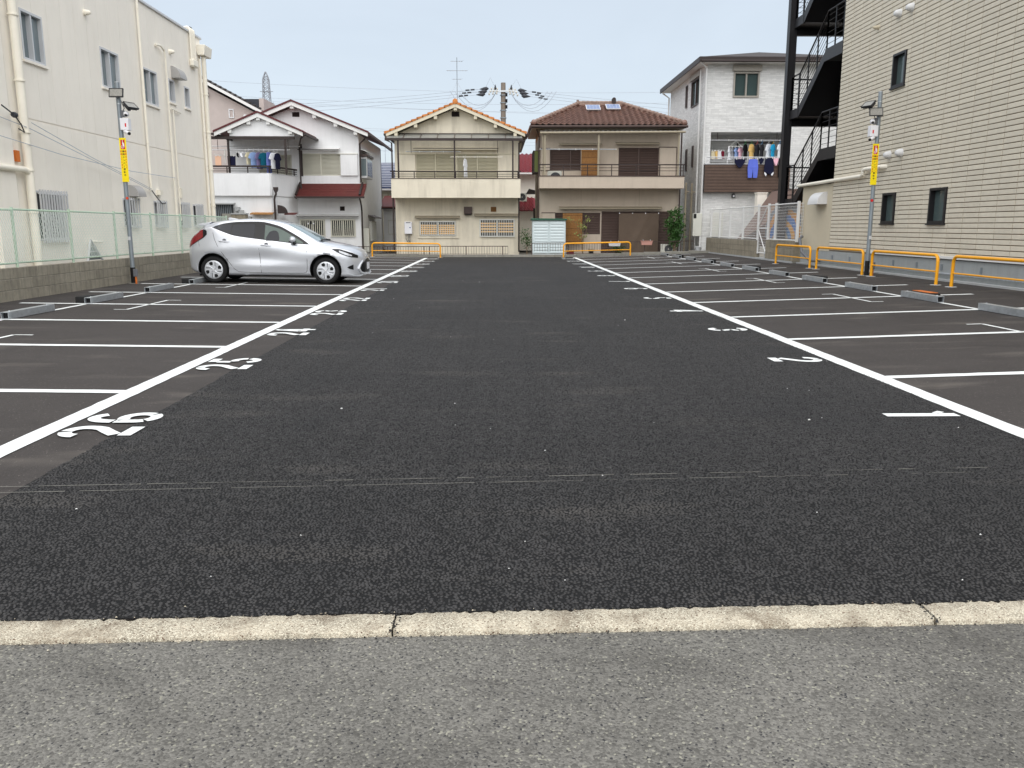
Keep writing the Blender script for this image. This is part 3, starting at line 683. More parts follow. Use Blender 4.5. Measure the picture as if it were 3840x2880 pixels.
pipe(L, 'cream_pipe', [P(17.75, .13, 7.3), P(17.75, .13, 0)], .085, 12, [P(17.75, .13, z) for z in (6.4, 5.45, 4.2, 3.2, 2.45, 1.6)])
pipe(L, 'cream_pipe', [P(15.0, .13, 2.47), P(17.6, .13, 2.47), P(17.72, .13, 2.40)], .06)
pipe(L, 'cream_pipe', [P(24.05, .07, 7.34), P(24.05, .07, 2.3)], .035, 8, [P(24.05, .07, z) for z in (7.1, 5.0, 3.6)])
pipe(L, 'cream_pipe', [P(25.2, .05, 6.42), P(25.45, .09, 6.44), P(25.7, .09, 6.36), P(25.75, .09, 6.2), P(25.75, .09, .8)], .03, 8, [P(25.75, .09, z) for z in (5.1, 3.8, 2.6)])
pipe(L, 'cream_pipe', [P(26.15, .06, 4.78), P(26.15, .06, 1.5)], .022, 8); pipe(L, 'cream_pipe', [P(26.0, .06, 4.78), P(26.75, .06, 4.74)], .022, 8)
pipe(L, 'cream_pipe', [P(29.0, .12, 6.8), P(29.0, .12, 0)], .075, 12, [P(29.0, .12, z) for z in (5.6, 4.4, 3.2, 2.0)])
pipe(L, 'cream_pipe', [P(28.78, .07, 6.7), P(28.78, .07, 0)], .035, 8, [P(28.78, .07, z) for z in (5.6, 4.4, 3.2)])
MB().prism([(-.02, 7.14), (.28, 7.14), (.28, 7.1), (.24, 6.82), (.02, 6.82), (-.02, 7.1)], lambda a, b, d: P(d, a, b), 28.72, 29.42).build('rain_hopper', MAT['cream_pipe'], L, bevel=.008)
for k, yy in enumerate((28.02, 28.14, 28.26, 28.38)):
    MB().tube([P(yy, -.15, 7.50), P(yy, .0, 7.53), P(yy, .07, 7.47), P(yy, .07, 6.5+.03*k)], .028, 8).build('refrigerant_pipe', MAT['cream_pipe'], L, smooth=True)
pE.b('pipe_cover', MAT['cream_pipe'], L, 27.98, 28.45, 0, .14, 6.34, 6.56, bevel=.03)
box('roof_unit', MAT['black_steel'], L, XL-.25, XL-.05, 28.42, 28.6, 7.43, 7.62)
pE.b('roof_parapet', MAT['cream_wall'], L, 9, 25.2, -1.6, -1.2, 7.36, 7.9)
def quarter_hood(par, y0, y1, z0, z1, dep, mat, pl=pE):
    pr = [(0, z0), (dep, z0)] + [(dep*math.cos(PI/2*i/7), z0+(z1-z0)*math.sin(PI/2*i/7)) for i in range(8)]
    return MB().prism(pr, lambda a, b, d: pl.p(d, a, b), y0, y1).build('vent_hood', MAT[mat], par, smooth=True)
quarter_hood(L, 26.35, 26.9, 5.72, 6.06, .28, 'vent_grey'); quarter_hood(L, 22.72, 23.22, 2.12, 2.42, .26, 'vent_grey')
def elbow_vent(par, c, out, r, mat, name='vent_cap', mouth=True):
    c, out = Vector(c), Vector(out)
    MB().lathe([(r*1.25, 0), (r*1.25, .012), (r*.9, .014)], c, out, 16).build('vent_flange', MAT[mat], par, smooth=True)
    pr = [(r*1.15, .01), (r*1.12, .05), (r*.95, .10), (r*.6, .145), (0, .16)]
    o = MB().lathe(pr, c, out, 16).build(name, MAT[mat], par, smooth=True)
    MB().lathe([(0, .002), (r*.7, .002), (r*.75, -.01)], c+out*.085-Vector((0, 0, r*.72)), out*.45-Vector((0, 0, .9)), 14).build('vent_mouth', MAT['dark'], o)
for yy, zz in ((21.1, 6.3), (26.35, 6.45)): elbow_vent(L, (XL, yy, zz), (1, 0, 0), .06, 'cream_pipe')
pE.b('meter_cover', MAT['cream_pipe'], L, 24.55, 24.75, 0, .12, 2.22, 2.36); pE.b('vent_louvre', MAT['cream_pipe'], L, 26.32, 26.45, 0, .06, 2.2, 2.5)
pE.b('pilaster', MAT['cream_wall'], L, 16.6, 17.32, .001, .09, 0, 7.35); pE.b('side_box', MAT['bronze'], L, 14.4, 16.05, .02, .2, 2.75, 3.5)
pE.b('fire_lamp', MAT['orange_plastic'], L, 17.45, 17.6, .01, .06, 2.62, 2.84)
for pts in ([P(16, .1, 3.52), P(17.8, .2, 3.3), P(21, .2, 2.78), P(24.0, .1, 2.32)], [P(17.9, .2, 3.42), P(20.4, .2, 2.93), P(24.0, .1, 2.36)], [P(15.5, .25, 3.12), P(19, .2, 2.88), P(22.5, .2, 2.75), P(25.75, .12, 2.76)]):
    MB().tube(pts, .0075, 5).build('service_cable', MAT['wire'], L)
MB().tube([P(24.0, .1, 2.32), P(24.3, .1, 2.15), P(24.6, .12, 1.98), P(24.8, .15, 2.0)], .014, 5).build('service_cable', MAT['wire_dark'], L)
MB().lathe([(0, -.06), (.05, -.05), (.06, 0), (.05, .05), (0, .06)], P(17.3, .2, 3.5), (0, 1, 0), 10).build('cable_reel', MAT['wire_dark'], L, smooth=True)
MB().tube([P(16.8, .25, 3.62), P(17.3, .2, 3.5), P(17.5, .2, 3.35), P(17.6, .2, 3.2), P(17.4, .2, 3.25)], .014, 5).build('service_cable', MAT['wire_dark'], L)
MB().tube([P(20.2, .05, .98), P(20.2, .12, .98), P(20.7, .12, .96)], .03, 6).build('low_pipe', MAT['cream_pipe'], L)
# folding A-frame leaning in the gap behind the fence
t = thing('trestle_frame', 'grey metal triangular frame standing behind the wire fence', 'frame', (-9.0, 19.0, .3))
MB().bar((-9, 18.58, .3), (-9, 18.90, 1.04), .04, .03).build('leg', MAT['alu'], t); MB().bar((-9, 19.70, .3), (-9, 18.90, 1.04), .04, .03).build('leg', MAT['alu'], t)
for k in range(5):
    f = .2+.15*k; MB().bar((-9.0, 18.62+.27*f, .3+.74*f), (-9.0, 19.66-.72*f, .3+.74*f), .02, .02).build('rung', MAT['alu'], t)
MB().add([(-9.02, 18.72, .60), (-9.02, 19.36, .60), (-9.02, 18.90, 1.0)], [(0, 1, 2)]).build('net', MAT['galv_pole'], t)
box('strip_ground', MAT['conc'], None, -9.72, -8.47, 9, 36, -.1, .06).name = 'service_strip'
tag(bpy.data.objects['service_strip'], kind='structure')
# ------------------------------------------------------------------ beige tiled building on the right
XR = 9.75; pW = Plane('W', XR)
R = thing('tiled_building', 'tall beige tiled building with narrow dark windows on the right', 'building', (XR, 20, .1))
wins = [(20.58, 21.20, 4.68, 5.43), (20.54, 21.17, 1.43, 2.13), (18.20, 18.86, 1.42, 2.15)]
YE = 24.42; ZB = .655; RP = .1062; CP = .578
box('core_wall', MAT['beige_joint'], R, XR+.25, XR+10, 7, YE-.02, 0, 11.5)
mb = MB()
for c in cells(7, YE-.004, ZB-.02, 11.5, wins): pW.box(mb, c[0], c[1], -.24, -.016, c[2], c[3])
mb.build('joint_backing', MAT['beige_joint'], R)
# each ceramic tile: small bevelled block
def tilemesh(w, h):
    q = MB(); b = .006; y0, y1, z0, z1 = -w/2, w/2, -h/2, h/2
    vs = [(.016, y0, z0), (.016, y1, z0), (.016, y1, z1), (.016, y0, z1), (.003, y0, z0), (.003, y1, z0), (.003, y1, z1), (.003, y0, z1), (0, y0+b, z0+b), (0, y1-b, z0+b), (0, y1-b, z1-b), (0, y0+b, z1-b)]
    fs = [(8, 9, 10, 11)] + [(i, (i+1) % 4, (i+1) % 4+4, i+4) for i in range(4)] + [(4+i, 4+(i+1) % 4, 8+(i+1) % 4, 8+i) for i in range(4)]
    q.add(vs, fs); return q
full = tilemesh(CP-.018, RP-.0185).mesh('wall_tile'); full.materials.append(MAT['beige_tile'])
cand = []; extra = MB()
ncol = 22; nrow = 72
for i in range(ncol):
    y1 = YE - CP*i; y0 = y1 - CP
    for j in range(nrow):
        z0 = ZB + RP*j; z1 = z0 + RP; zc = (z0+z1)/2; yc = (y0+y1)/2
        if yc < 14.6 or zc > 7.9: vis = False
        else: vis = True
        cut = [h for h in wins if h[1]+.03 > y0 and h[0]-.03 < y1 and h[3]+.03 > z0 and h[2]-.03 < z1]
        if cut:
            for c in cells(y0+.0055, y1-.0055, z0+.007, z1-.007, [(h[0]-.035, h[1]+.035, h[2]-.035, h[3]+.035) for h in wins]):
                if c[1]-c[0] > .02 and c[3]-c[2] > .015: pW.box(extra, c[0], c[1], -.016, 0, c[2], c[3])
        else:
            d = math.sqrt(yc**2 + XR**2); size = vis * (XR/d) * CP*RP/d**2 * 1e3 if 15.6 < yc else 0
            cand.append((size, yc, zc))
cand.sort(reverse=True)
for s_, yc, zc in cand[:300]: piece('wall_tile', full, R, (XR, yc, zc))
for s_, yc, zc in cand[300:]:
    q = tilemesh(CP-.018, RP-.0185); extra.add([(XR+a, yc+b, zc+c) for a, b, c in q.v], q.f)
tag(extra.build('wall_tiles', MAT['beige_tile'], R), kind='stuff')
for (a0, a1, z0, z1) in wins:
    f = window(pW, R, a0-.02, a1+.02, z0-.02, z1+.02, MAT['black_steel'], MAT['glass_r'], 1, fw=.055, rec=.10, proud=.03)
    pW.b('sill', MAT['black_steel'], f, a0-.06, a1+.06, 0, .05, z0-.055, z0-.022)
    mb = MB(); pW.box(mb, a0-.045, a1+.045, -.02, .012, z1+.022, z1+.045); mb.build('head_trim', MAT['beige_tile'], f)
pW.b('plinth', MAT['grey_base'], R, 7, YE+2.3, -.22, -.005, -.1, .625)
pW.b('drip_edge', MAT['white_paint2'], R, 7, 21.7, -.02, .045, .645, .70)
pW.b('gutter_kerb', MAT['conc_light'], R, 7, 26.6, 0, .16, zg(XR)-.1, zg(XR)+.035)
for yy in (24.1, 22.9, 21.6, 20.35, 19.2, 18.1, 16.6):
    MB().box(XR-.03, XR+.0, yy-.02, yy+.02, .40, .52).build('conduit_clip', MAT['galv_pole'], R)
MB().tube([(XR-.05, 24.9, .33), (XR-.05, 14.0, .33)], .022, 8).build('conduit', MAT['galv'], R, smooth=True)
for y, z, r in ((21.08, 6.37, .082), (20.48, 6.36, .082), (21.03, 3.07, .082), (20.42, 3.07, .082), (22.21, 6.30, .045)): elbow_vent(R, (XR, y, z), (-1, 0, 0), r, 'vent_white' if r > .05 else 'beige_plain')
pipe(R, 'cream_pipe', [(XR-.10, 26.95, 2.60), (XR-.10, 22.35, 2.64), (XR-.10, 22.26, 2.68), (XR-.10, 22.25, 2.78), (XR-.10, 22.15, 2.80), (XR-.10, 21.2, 2.80), (XR+.02, 21.15, 2.80)], .05, 12)
# lower rendered annex under the stairs
pW.b('annex_wall', MAT['beige_plain'], R, YE, 26.78, -3., .002, .62, 2.56)
quarter_hood(R, 24.78, 25.55, 1.98, 2.34, .3, 'vent_white', pW)
MB().tube([(XR-.12, 26.3, 1.02), (XR-.25, 26.15, .95), (XR-.28, 25.8, .55), (XR-.2, 25.3, .32), (XR-.06, 24.9, .32)], .045, 10).build('flexible_conduit', MAT['pvc_grey'], R, smooth=True)

# ------------------------------------------------------------------ black steel staircase behind it
S = thing('steel_staircase', 'black steel outdoor staircase with railings beside the beige building', 'staircase', (10.3, 27, 0))
BK = MAT['black_steel']; X0, X1 = 9.77, 10.95
box('column', BK, S, 9.64, 9.84, 28.58, 28.76, -.1, 12.0)
MB().box(9.615, 9.64, 28.54, 28.80, -.1, 12).build('column_flange', BK, S); MB().box(9.84, 9.865, 28.54, 28.80, -.1, 12).build('column_flange', BK, S)
YN, YF = 25.75, 27.75                                  # near and far ends of each flight
def railing(par, pts, h=1.08, nb=6, step=.75):          # pts: floor line
    pts = [Vector(p) for p in pts]; up = Vector((0, 0, h))
    MB().tube([p+up for p in pts], .026, 8).build('handrail', BK, par, smooth=True)
    for k in range(nb): MB().tube([p+up*(.14+.74*k/(nb-1)) for p in pts], .008, 5).build('rail_bar', BK, par)
    for a, b in zip(pts[:-1], pts[1:]):
        n = max(1, round((b-a).length/step))
        for i in range(n+1):
            q = a.lerp(b, i/n); MB().bar(q-Vector((0, 0, .05)), q+up, .035, .035).build('baluster', BK, par)
for fl in range(4):
    zf, zn = -.75 + 2.85*fl, .63 + 2.85*fl + .0           # far landing / near landing heights
    zf += 0; za = zf; zb = zn
    if fl == 0: za = .2
    if fl >= 1:
        for xx in (X0, X1-.03):                           # stringers
            MB().prism([(YF, za-.16), (YF+.05, za+.14), (YN-.05, zb+.14), (YN, zb-.16)], lambda a, b, d: (d, a, b), xx, xx+.03).build('stringer', BK, S)
        n = 7
        for i in range(n):
            y1 = YF-(YF-YN)*i/n; y0 = YF-(YF-YN)*(i+1)/n; z = za+(zb-za)*(i+1)/n
            MB().box(X0+.03, X1-.03, y0-.02, y1, z-.04, z).build('tread', BK, S)
            MB().box(X0+.03, X1-.03, y1-.01, y1, z-(zb-za)/n-.02, z-.02).build('riser', BK, S)
        MB().prism([(YF, za-.10), (YF, za-.02), (YN, zb-.02), (YN, zb-.10)], lambda a, b, d: (d, a, b), X0+.03, X1-.03).build('soffit_plate', BK, S)
        railing(S, [(X0+.015, YF+.05, za+.12), (X0+.015, YN-.05, zb+.12), (X0+.015, 24.5, zb+.12)])
        box('near_landing', BK, S, X0, X1+1.2, 24.46, YN, zb-.18, zb)
        box('near_landing_edge', BK, S, X0-.012, X0+.018, 24.46, YN, zb-.2, zb+.14)
        box('far_landing', BK, S, X0, X1+1.2, YF, 28.95, za-.12, za)
        box('landing_beam', BK, S, 9.86, 13, 28.58, 28.72, za-.34, za-.12)
        box('far_landing_edge', BK, S, X0-.012, X0+.018, YF, 28.5, za-.14, za+.14)
        railing(S, [(X0+.015, YF+.1, za+.12), (X0+.015, 28.45, za+.12), (X0+.12, 28.9, za+.12), (X0+1.0, 28.95, za+.12)])
        st2 = MB()                                        # return flight on the inner side
        st2.prism([(YN, zb-.16), (YN, zb+.14), (YF, zb+1.56), (YF, zb+1.26)], lambda a, b, d: (d, a, b), X1+.05, X1+.09); st2.build('return_stringer', BK, S)
        MB().prism([(YN, zb-.05), (YN, zb), (YF, zb+1.42), (YF, zb+1.37)], lambda a, b, d: (d, a, b), X1+.09, X1+1.15).build('return_flight', BK, S)
box('foot_plinth', BK, S, 9.70, 11.2, 24.6, 26.75, 2.565, 2.66)
MB().prism([(28.4, .1), (28.4, .45), (26.3, 2.2), (26.3, 1.8)], lambda a, b, d: (d, a, b), X1, X1+.05).build('low_stringer', BK, S)
box('inner_wall', MAT['dark'], S, X1+1.25, X1+1.35, 24.5, 29, -.1, 12)

# ------------------------------------------------------------------ block wall with white mesh fence, right rear
XB = 9.52
t = thing('retaining_wall', 'low concrete block wall below the white mesh fence', 'wall', (XB+.1, 31, .1))
zb = zg(XB); H = [.0, .22, .45, .68]
box('footing', MAT['conc_light'], t, XB-.05, XB+.15, 26.75, 38.2, -.1, zb+.05)
def blockrun(y0, y1, zt):
    box('wall_core', MAT['conc'], t, XB+.012, XB+.15, y0+.01, y1-.01, 0, zt-.008)
    z = zb+.055; c = 0
    while z < zt-.05:
        z1 = min(z+.2, zt); y = y0
        first = .4 if c % 2 else .8
        while y < y1-.02:
            w = min(first if y == y0 else .8, y1-y); MB().box(XB, XB+.16, y+.003, y+w-.003, z+.003, z1-.003).build('concrete_block', MAT['block_r'], t, bevel=.006); y += w
        z = z1; c += 1
blockrun(30.62, 37.9, .86); blockrun(26.72, 29.5, .88)
MB().box(XB+.16, XR+.3, 26.72, 26.88, 0, .88).build('return_wall', MAT['block_r'], t)
F = thing('mesh_fence', 'white metal mesh fence with a braced gate on the block wall', 'fence', (XB+.06, 32, .87)); WP = MAT['white_paint2']; XM = XB+.06
def meshpanel(y0, y1, z0, z1, par, x=XM, dx=0):
    mb = MB()
    n = int((z1-z0)/.093)
    for k in range(1, n): mb.tube([(x, y0, z0+(z1-z0)*k/n), (x, y1, z0+(z1-z0)*k/n)], .0055, 4, cap=False)
    m_ = int((y1-y0)/.05)
    for k in range(1, m_): mb.tube([(x+.006, y0+(y1-y0)*k/m_, z0), (x+.006, y0+(y1-y0)*k/m_, z1)], .0024, 3, cap=False)
    tag(mb.build('wire_panel', WP, par), kind='stuff')
    for z in (z0, z1): MB().tube([(x, y0, z), (x, y1, z)], .022, 6).build('frame_rail', WP, par)
posts = [37.35, 35.9, 34.3, 32.5, 30.62]
for a, b in zip(posts[:-1], posts[1:]): meshpanel(b+.03, a-.03, .90, 2.06, F)
for y in posts+[29.48, 28.72, 26.62]: MB().box(XM-.035, XM+.035, y-.045, y+.045, .84, 2.12).build('post', WP, F)
meshpanel(28.75, 29.45, .90, 2.06, F); meshpanel(26.65, 28.69, .90, 2.06, F)
g0, g1 = 29.53, 30.57
meshpanel(g0+.03, g1-.03, .40, 2.04, F)
for y in (g0, g1): MB().box(XM-.022, XM+.022, y-.022, y+.022, .36, 2.08).build('gate_stile', WP, F)
MB().box(XM-.022, XM+.022, g0, g1, 1.25, 1.30).build('gate_rail', WP, F)
MB().bar((XM-.02, g0+.1, 2.0), (XM-.02, g1-.05, 1.32), .03, .03).build('gate_brace', WP, F); MB().bar((XM-.02, g0+.1, .44), (XM-.02, g1-.05, 1.22), .03, .03).build('gate_brace', WP, F)
mb = MB()                                             # return panel towards the annex
for k in range(12): mb.tube([(XM, 26.6, .95+1.1*k/11), (XR, 26.6, .95+1.1*k/11)], .007, 4)
for k in range(5): mb.tube([(XM+.2*k/4, 26.6, .9), (XM+.2*k/4, 26.6, 2.08)], .007, 4)
tag(mb.build('wire_panel', WP, F), kind='stuff')
# painted shutter behind the mesh: blue and orange arches
def mural():
    m = bpy.data.materials.new('mural'); m.use_nodes = True; n = m.node_tree.nodes; L_ = m.node_tree.links; b = n['Principled BSDF']; b.inputs['Roughness'].default_value = .6
    g = n.new('ShaderNodeNewGeometry'); sp = n.new('ShaderNodeSeparateXYZ'); L_.new(g.outputs['Position'], sp.inputs[0])
    cx = n.new('ShaderNodeCombineXYZ'); nz = n.new('ShaderNodeTexNoise'); nz.inputs['Scale'].default_value = 3; L_.new(g.outputs['Position'], nz.inputs['Vector'])
    def mth(op, a, bb=None):
        x = n.new('ShaderNodeMath'); x.operation = op
        for k, q in enumerate((a, bb)):
            if q is None: continue
            if isinstance(q, (int, float)): x.inputs[k].default_value = q
            else: L_.new(q, x.inputs[k])
        return x.outputs[0]
    dy = mth('MULTIPLY', mth('SUBTRACT', sp.outputs[1], 28.9), .62); dz = mth('SUBTRACT', sp.outputs[2], .85)
    r = mth('ADD', mth('SQRT', mth('ADD', mth('MULTIPLY', dy, dy), mth('MULTIPLY', dz, dz))), mth('MULTIPLY', mth('SUBTRACT', nz.outputs[0], .5), .22))
    cr = n.new('ShaderNodeValToRGB'); cr.color_ramp.interpolation = 'CONSTANT'; L_.new(mth('MULTIPLY', r, .62), cr.inputs[0])
    cols = [(0, (196, 178, 142)), (.17, (70, 124, 184)), (.30, (222, 158, 48)), (.43, (54, 114, 190)), (.56, (214, 146, 50)), (.68, (120, 128, 140)), (.8, (176, 140, 110))]
    e = cr.color_ramp.elements; e[0].position = 0; e[0].color = (*lin(cols[0][1]), 1); e[1].position = cols[1][0]; e[1].color = (*lin(cols[1][1]), 1)
    for p_, c in cols[2:]: q = e.new(p_); q.color = (*lin(c), 1)
    L_.new(cr.outputs[0], b.inputs['Base Color']); return m
t = thing('painted_shutter', 'shutter painted with blue and orange arches behind the white mesh', 'shutter', (9.95, 28.6, .9)); mm = mural()
for k in range(15): MB().box(9.93, 9.96, 27.35, 30.9, .93+.078*k, .93+.078*k+.074).build('slat', mm, t)
# ------------------------------------------------------------------ stone-look siding
def siding(name, base, var=.12):
    m = bpy.data.materials.new(name); m.use_nodes = True; n = m.node_tree.nodes; L = m.node_tree.links; b = n['Principled BSDF']; b.inputs['Roughness'].default_value = .75
    g = n.new('ShaderNodeNewGeometry'); sp = n.new('ShaderNodeSeparateXYZ'); L.new(g.outputs['Position'], sp.inputs[0])
    ad = n.new('ShaderNodeMath'); L.new(sp.outputs[0], ad.inputs[0]); L.new(sp.outputs[1], ad.inputs[1])
    cx = n.new('ShaderNodeCombineXYZ'); L.new(ad.outputs[0], cx.inputs[0]); L.new(sp.outputs[2], cx.inputs[1])
    br = n.new('ShaderNodeTexBrick'); L.new(cx.outputs[0], br.inputs[0]); c = lin(base)
    br.inputs['Color1'].default_value = (*[x*(1-var) for x in c], 1); br.inputs['Color2'].default_value = (*[min(1, x*(1+var*.5)) for x in c], 1); br.inputs['Mortar'].default_value = (*[x*.74 for x in c], 1)
    br.inputs['Scale'].default_value = 1.; br.inputs['Mortar Size'].default_value = .004; br.inputs['Brick Width'].default_value = .34; br.inputs['Row Height'].default_value = .078; br.offset = .37; br.squash = .6; br.squash_frequency = 3
    nz = n.new('ShaderNodeTexNoise'); nz.inputs['Scale'].default_value = 6; nz.inputs['Detail'].default_value = 6; mp = n.new('ShaderNodeMapping'); mp.inputs['Scale'].default_value = (.6, .6, 2.6); L.new(g.outputs['Position'], mp.inputs[0]); L.new(mp.outputs[0], nz.inputs['Vector'])
    mr = n.new('ShaderNodeMapRange'); mr.inputs[1].default_value = .3; mr.inputs[2].default_value = .7; mr.inputs[3].default_value = .9; mr.inputs[4].default_value = 1.05; L.new(nz.outputs[0], mr.inputs[0])
    sc = n.new('ShaderNodeVectorMath'); sc.operation = 'SCALE'; L.new(br.outputs[0], sc.inputs[0]); L.new(mr.outputs[0], sc.inputs['Scale']); L.new(sc.outputs[0], b.inputs['Base Color'])
    bp = n.new('ShaderNodeBump'); bp.inputs['Strength'].default_value = .5; bp.inputs['Distance'].default_value = .006; iv = n.new('ShaderNodeMath'); iv.operation = 'SUBTRACT'; iv.inputs[0].default_value = 1; L.new(br.outputs['Fac'], iv.inputs[1]); L.new(iv.outputs[0], bp.inputs['Height']); L.new(bp.outputs[0], b.inputs['Normal'])
    MAT[name] = m
siding('siding_white', (222, 222, 220))
def gable_prism(par, name, mat, pts, y0, y1): return MB().prism(pts, lambda a, b, d: (a, d, b), y0, y1).build(name, MAT[mat], par)
def drying_pole(par_label, x0, x1, y, z, mat='galv', r=.016, hang=None, group='laundry poles on the balconies'):
    t = thing('laundry_pole', par_label, 'laundry pole', ((x0+x1)/2, y, z), group)
    MB().tube([(x0, y, z), (x1, y, z)], r, 8).build('pole', MAT[mat], t, smooth=True)
    for x in (x0, x1): MB().tube([(x-.02, y, z), (x+.02, y, z)], r*1.4, 8).build('end_cap', MAT['white_frame'], t)
    for i in range(3):
        x = x0+(x1-x0)*(.25+.22*i); MB().box(x-.015, x+.015, y-.02, y+.02, z-.04, z+.04).build('peg', MAT['white_frame'], t)
    if hang:
        for x, zt in hang: MB().tube([(x, y, z-.03), (x, y, zt)], .012, 6).build('hanger_arm', MAT['bronze'], t)
    return t
def ac_unit(par_label, x0, x1, y, z0, h, group='outdoor air-conditioner units'):
    t = thing('air_conditioner', par_label, 'air conditioner', ((x0+x1)/2, y, z0), group)
    box('casing', MAT['ac_white'], t, x0, x1, y, y+.28, z0+.04, z0+h, bevel=.012)
    cx = x0+(x1-x0)*.56; cz = z0+.04+(h-.04)/2; r = (h-.04)*.42
    MB().lathe([(0, .0), (r*.12, .001), (r*.95, .006), (r, -.01)], (cx, y-.004, cz), (0, -1, 0), 22).build('fan_grille', MAT['fan_dark'], t)
    for k in range(4): MB().lathe([(r*(.25+.2*k), .010), (r*(.25+.2*k)+.006, .012), (r*(.25+.2*k)+.012, .010)], (cx, y-.004, cz), (0, -1, 0), 22).build('guard_ring', MAT['pvc_grey'], t)
    MB().lathe([(0, .016), (r*.14, .013), (r*.15, .006)], (cx, y-.004, cz), (0, -1, 0), 12).build('hub', MAT['ac_white'], t)
    for x in (x0+.1, x1-.1): MB().box(x-.03, x+.03, y-.02, y+.3, z0, z0+.04).build('foot', MAT['black_rubber'], t)

# ------------------------------------------------------------------ house 2: cream stucco, orange tiled gable
YH = 39.0; pS = Plane('S', YH)
H2 = thing('cream_house', 'cream stucco house with orange tiled gable and closed balcony shutters', 'house', (-1.77, 42, 0))
cs = MAT['cream_stucco']
w1, w2 = (-3.50, -1.82, .92, 1.58), (-.74, .89, .86, 1.67)
wall(pS, H2, cs, -4.58, 1.09, -.1, 2.62, [w1, w2], t=.2, name='lower_wall')
shut = (-3.60, .12, 3.42, 4.58)
wall(pS, H2, cs, -4.55, 1.06, 2.62, 5.40, [shut], t=.2, name='upper_wall')
gable_prism(H2, 'gable_wall', 'cream_stucco', [(-4.55, 5.40), (1.06, 5.40), (-1.76, 6.56)], YH, YH+.2)
for x in (-4.58, .89): box('side_wall', cs, H2, x, x+.2, YH+.2, 47, -.1, 5.38)
box('back_wall', cs, H2, -4.38, .89, 46.8, 47, -.1, 5.4)
pk = (-1.765, 6.70); sl = math.tan(math.radians(22.4))
for s in (-1, 1):
    xe = pk[0] + s*3.10; ze = pk[1]-3.10*sl
    pr = [(pk[0], pk[1]), (xe, ze), (xe, ze-.15), (pk[0], pk[1]-.165)]
    gable_prism(H2, 'barge_board', 'cream_trim', pr, 38.46, 38.52)
    gable_prism(H2, 'roof_deck', 'cream_trim', [(pk[0], pk[1]), (xe, ze), (xe, ze-.07), (pk[0], pk[1]-.07)], 38.52, 47.3)
    n = 13; L3 = 3.16/math.cos(math.radians(22.4)); q = L3/n
    prof = [(0, -.01), (0, .085), (-.05, .095), (-q-.04, .040), (-q-.04, -.01)]
    for i in range(n):                              # verge tiles, stepped
        me = MB().prism([(a, b) for a, b in prof], lambda a, b, d: (a, d, b), -.16, .16).mesh('verge_tile'); me.materials.append(MAT['tile_orange'])
        dist = q*(i+1); px = pk[0]+s*dist*math.cos(math.radians(22.4)); pz = pk[1]-dist*math.sin(math.radians(22.4))+random.gauss(0, .003)
        Mx = Matrix.Translation((px, 38.60, pz)) @ (Matrix.Rotation(math.radians(22.4), 4, 'Y') if s > 0 else Matrix.Rotation(PI, 4, 'Z') @ Matrix.Rotation(math.radians(22.4), 4, 'Y'))
        piece('verge_tile', me, H2, matrix=Mx)
    mb = MB()
    for i in range(n):
        d0 = q*i; d1 = q*(i+1); c, s_ = math.cos(math.radians(22.4)), math.sin(math.radians(22.4))
        f = lambda d, up: (pk[0]+s*(d*c), pk[1]-d*s_+up)
        mb.prism([f(d0, .03), f(d1, .055), f(d1, .012), f(d0, .0)], lambda a, b, d: (a, d, b), 38.76, 47.35)
    tag(mb.build('roof_tiles', MAT['tile_orange'], H2), kind='stuff')
    box('eave_gutter', MAT['dbrown'], H2, *sorted((xe+s*.0, xe+s*.10)), 38.45, 47.2, ze-.10, ze-.02)
    MB().tube([(xe+s*.05, 38.6, ze-.1), (xe, 38.5, ze-.3), (pk[0]+s*2.82, 38.2, ze-.45), (pk[0]+s*2.82, 38.2, .2)], .035, 8).build('drainpipe', MAT['dbrown'], H2, smooth=True)
for i in range(8): MB().tube([(pk[0], 38.44+.36*i, pk[1]+.09), (pk[0], 38.44+.36*i+.34, pk[1]+.085)], [.10, .085], 10).build('ridge_tile', MAT['tile_orange'], H2, smooth=True)
MB().lathe([(0, .03), (.11, .02), (.12, 0)], (pk[0], 38.44, pk[1]+.075), (0, -1, 0), 14).build('ridge_end', MAT['tile_orange'], H2, smooth=True)
for dx in (0, -.89, .89, -1.78, 1.78, -2.66, 2.66):
    z = pk[1]-.165-abs(dx)*sl; box('purlin_end', MAT['cream_trim'], H2, pk[0]+dx-.07, pk[0]+dx+.07, 38.5, YH, z-.13, z+.02)
def louvre_vent(pl, par, a0, a1, z0, z1, mat, n=5):
    f = pl.b('vent_louvre', MAT['dark'], par, a0, a1, 0, .012, z0, z1)
    for k in range(n):
        z = z0+(z1-z0)*(k+.5)/n; MB().prism([(.012, z+.012), (.03, z-.012), (.026, z-.018), (.012, z+.0)], lambda a, b, d: pl.p(d, a, b), a0, a1).build('louvre_blade', MAT[mat], f)
louvre_vent(pS, H2, -1.95, -1.61, 6.19, 6.41, 'dbrown')
